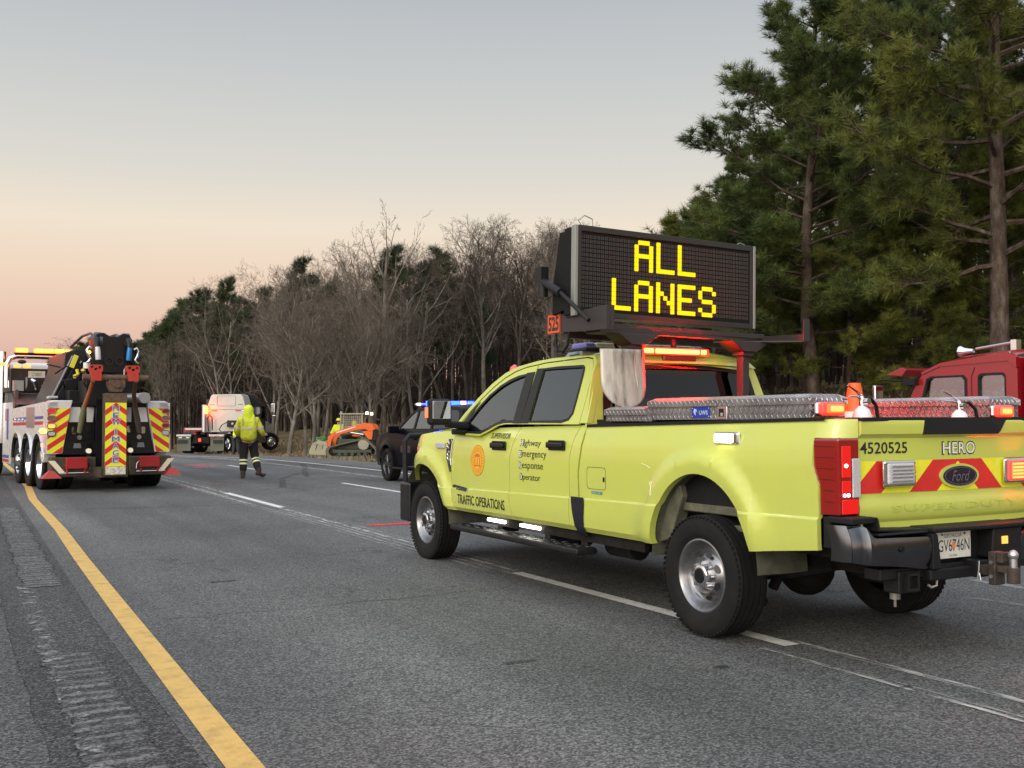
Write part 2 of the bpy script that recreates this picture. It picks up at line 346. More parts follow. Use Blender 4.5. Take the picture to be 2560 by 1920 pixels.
# ground sheet
gm = bpy.data.materials.new('winter_grass_soil'); gm.use_nodes = True; n = gm.node_tree.nodes; l = gm.node_tree.links; b = n['Principled BSDF']
t = n.new('ShaderNodeTexCoord'); z = n.new('ShaderNodeTexNoise'); z.inputs['Scale'].default_value = .45; z.inputs['Detail'].default_value = 9; z.inputs['Roughness'].default_value = .7; l.new(t.outputs['Object'], z.inputs['Vector'])
r = ramp(n, [(.3,(.06,.052,.030)),(.45,(.135,.10,.058)),(.58,(.18,.14,.078)),(.72,(.10,.10,.042))]); l.new(z.outputs['Fac'], r.inputs[0])
z2 = n.new('ShaderNodeTexNoise'); z2.inputs['Scale'].default_value = 9; z2.inputs['Detail'].default_value = 8; z2.inputs['Roughness'].default_value = .8; l.new(t.outputs['Object'], z2.inputs['Vector'])
r2 = ramp(n, [(.3,(.5,.5,.5)),(.7,(1.5,1.45,1.35))]); l.new(z2.outputs['Fac'], r2.inputs[0])
mm = n.new('ShaderNodeMixRGB'); mm.blend_type = 'MULTIPLY'; mm.inputs[0].default_value = 1; l.new(r.outputs[0], mm.inputs[1]); l.new(r2.outputs[0], mm.inputs[2]); l.new(mm.outputs[0], b.inputs['Base Color']); b.inputs['Roughness'].default_value = .95; b.inputs['Specular IOR Level'].default_value = .1
bp = n.new('ShaderNodeBump'); bp.inputs['Strength'].default_value = 1; bp.inputs['Distance'].default_value = .06; l.new(z2.outputs['Fac'], bp.inputs['Height']); l.new(bp.outputs[0], b.inputs['Normal'])
g = MB(); ys = axis([(-300,-10,10),(-10,80,120),(80,200,40),(200,900,14)])
us = axis([(-500,-20,8),(-20,-3,6),(-3,12.4,6),(12.4,40,60),(40,120,16),(120,700,10)])
g.grid(lambda u,y: (u+bend(y), y, gz(u+bend(y),y)-(.06 if -3.3 < u < 12.9 else 0)), us, ys, flip=False)
o = g.build('ground', gm, smooth=60); o['kind'] = 'structure'
yr = axis([(-60,0,20),(0,60,80),(60,420,70)])
g = MB(); g.grid(lambda u,y: (u+(bend(y) if u > 2 or y > 30 else bend(y)), y, roadz(y)), axis([(.98,12.7,10)]), yr); o = g.build('road', ASPH, smooth=60); o['kind'] = 'structure'
g = MB(); g.grid(lambda u,y: (u+bend(y), y, roadz(y)-.002), axis([(-3.2,.98,4)]), yr); o = g.build('hard_shoulder', ASPHS, smooth=60); o['kind'] = 'structure'
# coarse old strip at the far left of the frame
OLD = asphalt('old_shoulder_strip', (.030,.031,.030), (.105,.105,.100), (.27,.27,.26))
g = MB(); random.seed(3)
yy = axis([(-2,30,160)]); jj = [random.uniform(-.012,.012) for _ in yy]
g.grid(lambda u,k: ((-1.5 if u == 0 else .43-.004*yy[k]+jj[k])+bend(yy[k]), yy[k], roadz(yy[k])+.003), [0,1], list(range(len(yy)))); o = g.build('old_pavement', OLD); o['kind'] = 'structure'
# rumble grooves milled in the shoulder
RUM = asphalt('milled_asphalt', (.018,.018,.018), (.066,.065,.065), (.26,.26,.25), scale=.8)
def _worn(m):
    n = m.node_tree.nodes; l = m.node_tree.links; b = n['Principled BSDF']; src = b.inputs['Base Color'].links[0].from_socket
    at = n.new('ShaderNodeAttribute'); at.attribute_name = 'w'; z = n.new('ShaderNodeTexNoise'); z.inputs['Scale'].default_value = 38; z.inputs['Detail'].default_value = 6; z.inputs['Roughness'].default_value = .8
    t = n.new('ShaderNodeTexCoord'); l.new(t.outputs['Object'],z.inputs[0]); r = ramp(n,[(.36,(0,0,0)),(.58,(1,1,1))]); l.new(z.outputs['Fac'],r.inputs[0])
    mu = n.new('ShaderNodeMath'); mu.operation = 'MULTIPLY'; l.new(at.outputs['Fac'],mu.inputs[0]); l.new(r.outputs[0],mu.inputs[1]); x = n.new('ShaderNodeMixRGB'); l.new(mu.outputs[0],x.inputs[0]); l.new(src,x.inputs[1]); x.inputs[2].default_value = (.42,.42,.41,1); l.new(x.outputs[0],b.inputs['Base Color'])
_worn(RUM)
def rumble(name, y0, y1, xw, pitch, depth, wear):
    g = MB(); nx = 10; per = 16; ny = int((y1-y0)/pitch*per); random.seed(5); w = []; rnd = [random.uniform(.7,1.3) for _ in range(200)]
    for i in range(nx+1):
        for j in range(ny+1):
            y = y0+(y1-y0)*j/ny; k = int(j/per); a = (j%per)/per; u = i/nx; e = smooth(u/.14)*smooth((1-u)/.14)*(1 if 0 < j < ny else 0)
            scoop = sin(pi*(a-.25)/.5)**1 if .25 < a < .75 else 0
            x0,x1 = xw(y); g.v.append((x0+bend(y)+(x1-x0)*u+.015*sin(k*1.7)+.01*random.uniform(-1,1)*(u in (0,1)), y+.008*sin(u*5+k), roadz(y)+.0015+e*(.004-depth*scoop*rnd[k])))
            w.append(wear*e*rnd[k+3]*(1.0 if (.10 < a < .30 or .70 < a < .84) else .12))
    for i in range(nx):
        for j in range(ny): a = i*(ny+1)+j; g.f.append((a,a+ny+1,a+ny+2,a+1)); g.m.append(0)
    o = g.build(name, RUM, smooth=80); at = o.data.attributes.new('w','FLOAT','POINT'); at.data.foreach_set('value',w); o['kind'] = 'structure'; return o
rumble('rumble_strip', 9.9, 19.2, lambda y:(.585,.905), .28, .045, .30)
rumble('rumble_strip', 3.9, 7.0, lambda y:(.54,.85), .28, .040, .28)
DUST = paint('pale_dust', (.42,.42,.40), .50, .70, sc=9, edge=.22)
strip('seam_dust', [(.58,3.5),(.60,7),(.63,10)], .16, .0035, DUST)
YEL = paint('yellow_paint', (.64,.40,.105), .17, .25, sc=26, edge=.14)
WHT = paint('white_line_paint', (.72,.71,.66), .22, .40, sc=22, edge=.10, stretch=(1,.5,1))
WHTF = paint('faded_white_paint', (.50,.49,.45), .43, .58, sc=14, edge=.14, stretch=(1.8,.22,1))
SCR = paint('scuffed_white', (.50,.49,.46), .44, .60, sc=20, edge=.10, stretch=(3,.10,1))
SCR2 = paint('scuffed_white_faint', (.42,.41,.39), .46, .64, sc=26, edge=.06, stretch=(3,.12,1))
strip('yellow_edge_line', [(1.03,1.0),(1.11,4.34),(1.135,5.6),(1.19,8.0),(1.28,11.7),(1.38,15),(1.47,21.1),(1.66,25.3),(1.80,33),(1.95,42),(2.1,60)], .145, .004, YEL)
strip('lane_dash', [(4.72,4.98),(4.73,8.6)], .125, .004, WHT, step=.25)
strip('lane_dash', [(4.93,17.0),(4.97,21.0)], .13, .004, WHT)
strip('lane_dash', [(5.15,30),(5.25,34)], .13, .004, WHT)
strip('lane_dash', [(8.04,18.4),(8.08,23.0)], .12, .004, WHT)
strip('lane_dash', [(8.17,30.6),(8.22,34.5)], .12, .004, WHT)
strip('lane_dash', [(8.02,3),(8.02,6.2)], .12, .004, WHTF)
strip('white_edge_line', [(11.0,10),(11.08,28),(11.07,36),(10.98,41.5),(10.6,46),(9.6,54),(8.0,64)], .13, .004, WHT)
strip('old_edge_line', [(9.75,24),(9.83,30),(9.86,35),(9.8,41),(9.3,48)], .22, .004, WHTF)
strip('old_edge_line', [(10.4,38),(9.7,44.7),(8.3,50),(6.6,56)], .35, .005, WHTF)
for dx,y0,y1,w,mt in ((.10,-2,5.1,.05,WHTF),(.07,.5,5.1,.03,SCR),(-.22,-1.5,5.0,.05,WHTF),(-.16,1.0,4.0,.03,SCR2),(.02,8.6,17,.10,WHTF),(-.20,8.9,25,.05,SCR),(-.10,8.4,16.5,.05,SCR),(.14,9,14,.04,SCR),(.0,17,21,.06,SCR),(.06,21,32,.12,WHTF),(-.20,18,31,.10,WHTF),(-.30,10,24,.06,SCR2),(.20,16,30,.05,SCR2),(-.12,20,33,.06,SCR),(.05,21,30,.07,WHTF),(-.3,19,30,.08,SCR2),(.45,24,34,.05,SCR2)):
    strip('tyre_scuff', [(4.72+.018*(y-5)*.6+dx, y) for y in (y0,(y0+y1)/2,y1)], w, .005+.001*(abs(dx)*3), mt, step=.3)
strip('tyre_scuff', [(7.2,5.6),(7.6,3.0)], .10, .004, SCR2); strip('tyre_scuff', [(8.3,4.8),(8.0,1.5)], .06, .004, SCR)
# dark tyre marks, tan spill and red lens flare ghosts laid on as colour
SKID = paint('rubber_mark', (.035,.033,.032), .45, .65, sc=10, edge=.15, stretch=(2,.25,1))
strip('tyre_mark', [(8.2,26),(8.9,28.5),(9.7,31),(10.7,34.5)], .22, .006, SKID); strip('tyre_mark', [(9.9,31.2),(10.9,33),(12,34.6)], .18, .006, SKID)
strip('tyre_mark', [(6.4,22),(7.4,25.5),(8.6,28)], .2, .006, SKID)
TAN = paint('dried_spill', (.20,.135,.085), .50, .74, sc=2.2, edge=.2); strip('dried_spill', [(6.2,20.5),(6.5,24.5)], 1.4, .005, TAN); strip('dried_spill', [(5.3,22.5),(6.0,25.5)], 1.0, .0055, TAN)
GHOST = paint('red_flare_ghost', (.85,.03,.03), .38, .52, sc=12, edge=.1)  # red lens flare ghost painted onto the asphalt
strip('flare_ghost', [(5.45,13.35),(5.45,13.55)], .78, .006, GHOST, step=.1); 
GHOST2 = paint('pale_flare_ghost', (.60,.16,.17), .38, .58, sc=7, edge=.16)  # paler flare ghost, likewise put into the road colour
for k in range(4): strip('flare_ghost', [(7.2+.25*(k%2),33.2+k*.75),(7.2+.25*(k%2),33.7+k*.75)], .9, .006, GHOST2, step=.1)
CRK = mat('crack_sealed',(.030,.030,.030),.9)
def crack(pts, w):
    g = MB(); P_ = []
    for (a,b),(c,d) in zip(pts,pts[1:]):
        n_ = max(2,int(math.hypot(c-a,d-b)/.12)); P_ += [(a+(c-a)*i/n_+random.uniform(-.02,.02), b+(d-b)*i/n_+random.gauss(0,.022)) for i in range(n_)]
    for (a,b),(c,d) in zip(P_,P_[1:]):
        q = w*random.uniform(.3,1.2); g.add([(a,b,roadz(b)+.002),(c,d,roadz(d)+.002),(c,d+q,roadz(d)+.002),(a,b+q,roadz(b)+.002)],[(0,1,2,3)])
    o = g.build('road_crack', CRK); o['kind'] = 'structure'
crack([(1.5,18.6),(2.9,18.1),(4.7,18.0)],.05); crack([(1.42,7.87),(1.8,7.83),(2.75,7.79),(4.4,7.9)],.010); crack([(.59,7.81),(1.03,7.79)],.012); crack([(.05,7.68),(.55,7.7)],.014); crack([(5.2,14.5),(7.9,14.9)],.02); crack([(8.2,27),(11,27.6)],.03)
OIL = paint('oil_stain', (.028,.028,.029), .36, .55, sc=6, edge=.3)
for x,y,w,h in ((3.95,4.72,.14,.05),(5.4,6.9,.35,.22),(3.0,5.4,.25,.05),(4.5,3.9,.16,.03),(2.2,9.4,.3,.05)): strip('oil_stain', [(x,y),(x,y+h)], w, .006, OIL, step=h/3)
# ------------------------------------------------------------ lime supervisor pickup (local: x right, y forward, z up, origin rear axle on ground)
PX0, PY0 = 5.355, 5.48
pk = thing('pickup_truck', 'lime yellow crew cab pickup parked on the road, carrying the message board', 'pickup truck', (PX0,PY0,0))
def rk(z, y): return z-0.0185*y*max(0,min(1,(z-.56)/.28))
_ZB = [.50,.56,.60,.70,.838,.846,1.0,1.15,1.25,1.33,1.38,1.42]
_WB = [.915,.952,.980,.992,.994,.979,.984,.983,.975,.957,.945,.925]
def interp(x, xs, ys):
    if x <= xs[0]: return ys[0]
    for a,b,c,d in zip(xs,xs[1:],ys,ys[1:]):
        if x <= b: return c+(d-c)*(x-a)/(b-a)
    return ys[-1]
FA = (4.47,.405,.575,.575); RA = (-.015,.47,.53,.60)
def flare(y,z):
    f = 0
    for (cy,cz,a,b) in (FA,RA):
        r = sqrt(((y-cy)/a)**2+((z-cz)/b)**2) if z > cz-.3 else abs(y-cy)/a
        f = max(f, .034*smooth((1.30-r)/.13)-.010*smooth((1.1-r)/.1))
    return f
def Wd(y, zb):
    w = interp(zb,_ZB,_WB)+flare(y, rk(zb,y))*(1 if zb > .5 else 1)
    if y > 4.45: w -= .38*max(0,(y-4.45))**2*1.6
    return w
def archz(y):
    z = -1
    for (cy,cz,a,b) in (FA,RA):
        if abs(y-cy) < a: z = max(z, cz+b*sqrt(max(0,1-((y-cy)/a)**2)))
    return z
ROWS = [.50,.535,.56,.575,.60,.65,.70,.76,.80,.834,.840,.848,.88,.93,.98,1.04,1.10,1.15,1.19,1.22,1.25,1.28,1.31,1.33,1.35,1.37,1.385,1.40,1.412]
def panel(name, YA, YB, top, bottom=lambda y:.556, n=24, m=None, side=-1, parent=pk, dense=()):
    """body side panel between seam curves YA(z) > YB(z)"""
    ts = [i/n for i in range(n+1)]
    for (cy,cz,a,b) in (FA,RA):
        y0 = YA(.8); y1 = YB(.8)
        for k in range(0,41):
            y = cy+a*cos(pi*k/40)*.9999; t = (y-y0)/(y1-y0)
            if 0 < t < 1: ts.append(t)
    ts = sorted(set(round(t,5) for t in ts))
    g = MB(); vs = []; nr = len(ROWS)
    for t in ts:
        for zb in ROWS:
            y = YA(zb)*(1-t)+YB(zb)*t; z = rk(zb,y)
            lo = max(bottom(y), archz(y)); hi = top(y); z2 = min(max(z,lo),hi)
            zz = z2+.0185*y*max(0,min(1,(z2-.56)/.28)) if abs(z2-z) > 1e-6 else zb
            vs.append((side*Wd(y,zz), y, z2))
    fs = []
    for i in range(len(ts)-1):
        for j in range(nr-1):
            a = i*nr+j; q = (a,a+nr,a+nr+1,a+1); fs.append(q if side < 0 else q[::-1])
    g.add(vs, fs)
    # return flanges round the panel edge so it has thickness
    def flange(idx, d):
        P = [vs[i] for i in idx]; Q = [(p[0]-side*d, p[1], p[2]) for p in P]
        g.add(P+Q, [(i,i+1,i+1+len(P),i+len(P)) for i in range(len(P)-1)])
    flange([i*nr for i in range(len(ts))], .05); flange(list(range(nr)), .03); flange([(len(ts)-1)*nr+j for j in range(nr)], .03)
    o = g.build(name, m or LIME, parent, smooth=28, weld=True); return o
ydoor_f = lambda z: interp(z,[.50,.60,.70,.95,1.28,1.45],[3.68,3.735,3.76,3.785,3.755,3.74])
yB = lambda z: interp(z,[.50,.56,.815,1.157,1.33,1.41],[2.545,2.548,2.594,2.592,2.52,2.46])
yC = lambda z: interp(z,[.50,.56,.83,1.14,1.306,1.41],[1.588,1.589,1.596,1.599,1.553,1.49])
yG = lambda z: interp(z,[.50,.565,1.04,1.383],[1.452,1.454,1.462,1.40])
yE = lambda z: interp(z,[.50,.95,1.24],[4.90,4.87,4.80])
topD = lambda y: interp(y,[2.65,2.95,3.15,4],[1.398,1.345,1.288,1.285]) 
topF = lambda y: interp(y,[3.7,3.77,4.28,4.61,4.77,4.9],[1.325,1.326,1.309,1.279,1.236,1.17])
cab_bottom = lambda y: .553
G_ = .004
for sd in (-1,1):
    panel('front_fender', lambda z: yE(z), lambda z: ydoor_f(z)+G_, topF, side=sd, n=14)
    dr = panel('front_door', lambda z: ydoor_f(z)-G_, lambda z: yB(z)+G_, topD, side=sd, n=10)
    dr2 = panel('rear_door', lambda z: yB(z)-G_, lambda z: yC(z)+G_, lambda y:1.400, side=sd, n=10)
    panel('cab_corner', lambda z: yC(z)-G_, lambda z: yG(z)+.012, lambda y:1.42, side=sd, n=4)
    bedtop = lambda y: 1.405-.0185*y
    panel('bed_side', lambda z: yG(z)-.012, lambda z: interp(z,[.5,1.05,1.12,1.2],[-1.09,-1.088,-1.048,-1.046]), bedtop, bottom=lambda y:.557 if y > 0 else .557-.115*y, side=sd, n=26)
    # greenhouse : tilted frames
    def up(u,v,t,sd=sd): return (sd*(.962-.33*(v-1.40)-.010*((u-2.4)/1.0)**2+t-.9*max(0,v-1.85)**2), u, v)
    FDo = [(2.470,1.392),(2.445,1.55),(2.412,1.82),(2.415,1.905),(2.60,1.893),(2.78,1.862),(2.97,1.806),(3.15,1.725),(3.33,1.62),(3.52,1.49),(3.70,1.345),(3.745,1.284),(3.15,1.284),(2.97,1.335),(2.86,1.372),(2.72,1.392)]
    FDg = [(2.555,1.412),(2.558,1.832),(2.70,1.817),(2.85,1.787),(3.00,1.740),(3.18,1.655),(3.34,1.545),(3.47,1.43),(3.54,1.315),(3.15,1.312),(3.00,1.352),(2.88,1.392),(2.74,1.412)]
    RDo = [(1.495,1.392),(1.493,1.60),(1.503,1.80),(1.522,1.875),(1.56,1.915),(1.64,1.928),(2.30,1.915),(2.398,1.905),(2.400,1.82),(2.435,1.55),(2.460,1.392)]
    RDg = [(1.760,1.412),(1.66,1.432),(1.620,1.478),(1.618,1.60),(1.624,1.80),(1.632,1.848),(1.66,1.866),(2.05,1.872),(2.295,1.868),(2.30,1.80),(2.312,1.412)]
    o1 = MB().plate(FDo,[FDg],up,-.02,.0).build('window_frame', LIME, dr, fixn=True); o2 = MB().plate(RDo,[RDg],up,-.02,.0).build('window_frame', LIME, dr2, fixn=True)
    def ring(pts, w):
        c = Vector((sum(p[0] for p in pts)/len(pts), sum(p[1] for p in pts)/len(pts)))
        out = []
        n_ = len(pts)
        for i in range(n_):
            a,b,c_ = Vector(pts[i-1]),Vector(pts[i]),Vector(pts[(i+1)%n_]); d1 = (b-a).normalized(); d2 = (c_-b).normalized()
            nn = Vector((-(d1+d2).y,(d1+d2).x)); nn.normalize()
            if nn.dot(c-b) < 0: nn = -nn
            out.append(tuple(b+nn*w))
        return out
    def big(pts,w): return ring(pts,-w)
    gi = ring(FDg,.004)
    g = MB(); g.plate(big(FDg,.010),[ring(FDg,.016)],up,-.004,.006); g.prism([(3.54,1.30),(3.39,1.545),(3.33,1.60),(3.44,1.54),(3.70,1.315),(3.72,1.295)], up, .001, .008)
    g.prism([(2.425,1.40),(2.418,1.85),(2.560,1.845),(2.565,1.40)],up,.001,.007); g.build('window_trim', TRIM, dr, fixn=True)
    g = MB(); g.plate(big(RDg,.008),[ring(RDg,.014)],up,-.004,.006); g.prism([(2.295,1.40),(2.285,1.875),(2.394,1.875),(2.430,1.40)],up,.001,.006); g.build('window_trim', TRIM, dr2, fixn=True)
    MB().prism(gi,up,-.012,-.009).build('window', GLASS, dr, fixn=True); MB().prism(ring(RDg,.004),up,-.012,-.009).build('window', GLASS, dr2, fixn=True)
    # cab frame: roof rail + rear pillar
    Co = [(1.385,1.40),(1.41,1.60),(1.455,1.80),(1.485,1.89),(1.54,1.948),(1.8,1.957),(2.2,1.957),(2.45,1.947),(2.78,1.913),(2.99,1.862),(3.20,1.772),(3.42,1.640),(3.62,1.50),(3.80,1.345),(3.755,1.29),(3.71,1.352),(3.53,1.498),(3.34,1.630),(3.155,1.735),(2.975,1.816),(2.785,1.871),(2.60,1.902),(2.40,1.914),(2.30,1.924),(1.635,1.937),(1.555,1.923),(1.515,1.880),(1.495,1.80),(1.485,1.60),(1.487,1.40)]
    MB().prism(Co,up,-.06,.003).build('roof_rail', LIME, pk, fixn=True, bevel=.006)
    # mirror
    g = MB(); s_ = sd
    g.tube([(s_*.93,3.52,1.37),(s_*1.10,3.46,1.385),(s_*1.2,3.44,1.39)],[.045,.035,.03],10); g.tube([(s_*.93,3.50,1.31),(s_*1.12,3.46,1.32)],.028,8)
    mh = MB(); mh.box((s_*1.29,3.40,1.505),(.23,.10,.245)); mo = mh.build('side_mirror', BLACKP, pk, bevel=.035, segs=3)
    g.build('mirror_arm', BLACKP, mo)
    MB().box((s_*1.29,3.345,1.525),(.18,.006,.165)).build('mirror_glass', mat('mirror',(.75,.77,.8),.03,metal=1), mo, bevel=.002)
    MB().box((s_*1.415,3.41,1.50),(.012,.06,.10)).build('marker', mat('amber_marker',(.7,.28,.12),.2,emit=(1,.2,.05),es=.5), mo, bevel=.003)
    # handles
    for hy,hz,d in ((2.785,1.200,dr),(1.785,1.222,dr2)):
        g = MB(); w = sd*(.984)
        g.box((w+sd*.004,hy,hz),(.014,.255,.082)); h = g.build('door_handle', BLACKP, d, bevel=.012)
        g = MB(); g.box((w+sd*.028,hy-.005,hz+.004),(.026,.235,.034)); g.box((w+sd*.018,hy+.115,hz+.002),(.03,.035,.05)); g.build('grip', BLACKG, h, bevel=.010)
    # fender vent badge
    g = MB(); P = [(3.895,1.245),(3.815,1.245),(3.805,1.20),(3.835,1.05),(3.805,.93),(3.84,.925),(3.905,1.05),(3.93,1.15)]
    g.prism([(a-.02,b) for a,b in P], lambda u,v,t,sd=sd:(sd*(Wd(u,v+.0185*u)+t),u,v), -.01, .007); vo = g.build('fender_vent', BLACKG, pk, fixn=True)
    g = MB(); Q = [(3.885,1.232),(3.905,1.15),(3.88,1.05),(3.82,.94)]; g.tube([(sd*(Wd(a-.02,b+.075)+.010),a-.03,b) for a,b in Q],.008,6); g.tube([(sd*(Wd(a-.02,b+.075)+.010),a-.085,b) for a,b in [(3.89,1.235),(3.86,1.215),(3.875,1.06),(3.86,.99)]],.005,6); 
    for k in range(5): g.box((sd*(.995),3.835+.008*(k%2),1.20-.04*k),(.016,.05,.012))
    g.build('vent_trim', CHROME, vo)
    g = MB(); g.box((sd*(Wd(4.03,1.25)+.012),4.035,1.178),(.03,.20,.062)); g.build('side_lamp', LENSC, pk, bevel=.014, segs=3)
    # arch lip liners
    for (cy,cz,a,b) in (FA,RA):
        g = MB(); pr = []
        for k in range(33):
            th = pi*k/32; pr.append((cy+(a+.012)*cos(th), cz+(b+.012)*sin(th)))
        g.grid(lambda i,x: (sd*x, pr[i][0], pr[i][1]), range(33), [.965,.55]); g.add([(sd*.55,p[0],p[1]) for p in pr]+[(sd*.55,cy,.35)],[(i,i+1,33) for i in range(32)]); g.build('wheel_arch_liner', mat('arch_liner',(.085,.087,.06),.85,var=.4,vs=9,bump=.3,bs=30), pk, smooth=60)
g = MB(); g.bb((-.86,-.56,.80),(-.80,.42,.86)); g.bb((-.84,-.50,.70),(-.78,.38,.74)); g.prism([(.56,.55),(.40,.95),(.30,1.02),(.26,.90),(.40,.60)],lambda u,v,t:(t,u,v),-.90,-.80); g.build('inner_brace', mat('brace_olive',(.13,.13,.085),.7,var=.4,vs=7,bump=.3,bs=25,dirt=(.04,.035,.025),dirtamt=.6,ds=5), pk, fixn=True, bevel=.01)
# bed: dark rail caps, inner walls, floor, front wall
g = MB()
for sd in (-1,1):
    g.grid(lambda u,y: (sd*(.945-.10*u), y, 1.408-.0185*y+.010), [0,1], [1.39-.1*k for k in range(26)]); 
    g.grid(lambda u,y: (sd*.948, y, 1.397-.0185*y+.021*u), [0,1], [1.39-.1*k for k in range(26)])
    g.bb((sd*.845,-1.13,.80),(sd*.855,1.39,1.43))
g.build('bed_rail_cap', BLACKP, pk, split=True)
g = MB(); g.bb((-.845,-1.13,.86),(.845,1.38,.90)); g.bb((-.845,1.36,.86),(.845,1.40,1.40)); g.build('bed_floor', BLACKP, pk)
# hood, cowl, roof, windshield, nose
def hood(u,y):
    w = max(.05, Wd(y,1.33)-.02)*(1 if abs(u)==1 else 1); e = topF(y)-.004
    return (u*w, y, e+.082*(1-abs(u)**3.0)*min(1,(4.93-y)/.35+.15)+(.018 if .3<abs(u)<.62 else 0))
g = MB(); g.grid(hood, [-1,-.97,-.92,-.85,-.75,-.63,-.6,-.45,-.31,-.28,0,.28,.31,.45,.6,.63,.75,.85,.92,.97,1], [3.70+.08*k for k in range(15)]); g.build('hood', LIME, pk, smooth=40)
def roof(u,y):
    w = .962-.33*(interp(y,[1.40,1.48,1.55,2.2,2.45,2.8,3.0],[1.80,1.90,1.957,1.957,1.945,1.908,1.862])-1.40); w -= .9*.107**2
    z = interp(y,[1.40,1.46,1.50,1.56,1.8,2.2,2.45,2.8,3.0],[1.84,1.90,1.935,1.953,1.957,1.957,1.946,1.908,1.858]); return (u*w*1.0, y, z+.062*(1-abs(u)**2.6)*min(1,.35+(y-1.4)/.25))
g = MB(); g.grid(roof, [-1+.1*k for k in range(21)], [1.425,1.44,1.46,1.50,1.56,1.7,1.9,2.1,2.3,2.5,2.7,2.85,3.0]); g.build('roof', LIME, pk, smooth=50)
def wsh(u,v): # windshield
    y = 3.0+.80*v; z = 1.858-.50*v-.03*v*(1-v); w = .962-.33*(z-1.40)-.02; return (u*w, y+.10*(1-u*u), z+.055*(1-u*u)*(1-v))
g = MB(); g.grid(wsh, [-1+.2*k for k in range(11)], [0,.25,.5,.75,1]); g.build('windscreen', GLASSD, pk, smooth=60)
g = MB(); g.bb((-.9,3.6,1.22),(.9,3.86,1.31)); g.build('cowl', BLACKP, pk)
# cab back wall with dark window
def bk(u,v,t):
    y = 1.385+.10*smooth((v-1.36)/.6)*.9; return (u*(1), y-.045*(1-(u/.9)**2)+t, v)
CBo = [(-.93,.60),(.93,.60),(.95,1.38),(.90,1.62),(.845,1.80),(.80,1.895),(.70,1.94),(.35,1.975),(0,1.985),(-.35,1.975),(-.70,1.94),(-.80,1.895),(-.845,1.80),(-.90,1.62),(-.95,1.38)]
CBg = [(-.78,1.36),(.78,1.36),(.765,1.60),(.72,1.80),(.66,1.835),(.3,1.862),(0,1.868),(-.3,1.862),(-.66,1.835),(-.72,1.80),(-.765,1.60)]
MB().plate(CBo,[CBg],bk,-.0,.02).build('cab_back', LIME, pk, fixn=True)
g = MB().plate([(a*1.03,1.60+(b-1.60)*1.05) for a,b in CBg],[[(a*.955,1.60+(b-1.60)*.93) for a,b in CBg]],bk,-.012,-.001); rw_ = MB().prism(CBg,bk,.0,.004).build('rear_window', GLASSD, pk, fixn=True); g.build('window_trim', TRIM, rw_, fixn=True)
g = MB(); g.box((0,1.455,1.935),(.34,.05,.045)); g.build('high_stop_lamp', LENSR, pk, bevel=.01)
# interior
g = MB()
g.bb((-.86,1.45,.62),(.86,3.7,.72)); 
for x in (-.45,.45):
    for y in (2.72,1.70):
        g.box((x,y+.2,.98),(.52,.5,.2)); g.box((x,y-.10,1.28),(.50,.14,.58),Matrix.Rotation(.22,3,'X')); g.box((x,y-.20,1.66),(.27,.10,.17))
g.box((0,3.42,1.16),(1.75,.45,.30)); g.build('seats_and_dash', INTER, pk, bevel=.03)
g = MB(); g.lathe([(-.012,.178),(.0,.19),(.012,.178)], (-.43,3.10,1.28), (0,-.9,.42), 20); g.build('steering_wheel', BLACKP, pk)
# nose: grille, headlamps, black replacement bumper, push bars
g = MB(); g.bb((-.60,4.80,.78),(.60,4.95,1.21)); [g.bb((-.58,4.95,.84+.08*k),(.58,4.965,.87+.08*k)) for k in range(4)]; g.build('grille', BLACKP, pk, bevel=.01)
for sd in (-1,1):
    g = MB(); g.prism([(.60,.86),(.84,.86),(.87,1.02),(.86,1.18),(.60,1.20)], lambda u,v,t,sd=sd:(sd*u,4.80+.10*(1-(u-.6)/.27)+t,v), 0, .03); hl = g.build('headlight', LENSC, pk, fixn=True)
    g = MB(); g.bb((sd*.868,4.775,.91),(sd*.895,4.835,1.15)); g.build('amber_marker', L_AMBS if False else mat('marker_lens',(.75,.16,.08),.2,emit=(1,.12,.04),es=.7), hl, bevel=.01)
g = MB(); g.bb((-.98,4.86,.345),(.98,5.12,.765)); g.build('front_bumper', BLACKG, pk, bevel=.03)
g = MB()
for sd in (-1,1):
    g.tube([(sd*.90,5.14,.76),(sd*.90,5.16,1.20),(sd*.84,5.18,1.26),(sd*.4,5.2,1.26)],.030,8); g.bb((sd*.40,5.12,.5),(sd*.44,5.24,1.2))
g.tube([(-.5,5.2,1.26),(.5,5.2,1.26)],.03,8); g.tube([(-.9,5.2,.9),(.9,5.2,.9)],.025,8); g.build('push_bar', BLACKM, pk)
# running boards + ground lamps
for sd in (-1,1):
    g = MB(); g.box((sd*.955,2.53,.405),(.20,2.30,.055)); g.box((sd*.80,2.95,.45),(.2,.08,.08)); g.box((sd*.80,2.1,.45),(.2,.08,.08)); g.box((sd*.86,1.55,.47),(.05,.09,.16)); rb = g.build('running_board', BLACKM, pk, bevel=.02)
    g = MB(); [g.box((sd*(.90+.05*(k%3)),1.45+.06*k,.435),(.03,.03,.008)) for k in range(36)]; g.build('tread_studs', mat('stud',(.12,.12,.12),.4,metal=.5), rb)
for y0,y1 in ((3.135,2.80),(2.515,2.175)):
    g = MB(); g.box((-.915,(y0+y1)/2,.512),(.022,abs(y0-y1),.026)); g.build('ground_lamp', L_WHITE, pk, bevel=.006)
g = MB(); g.bb((-.90,.7,.47),(-.86,3.7,.545)); g.bb((.90,.7,.47),(.86,3.7,.545)); g.build('rocker_sill', UNDER, pk, split=True)
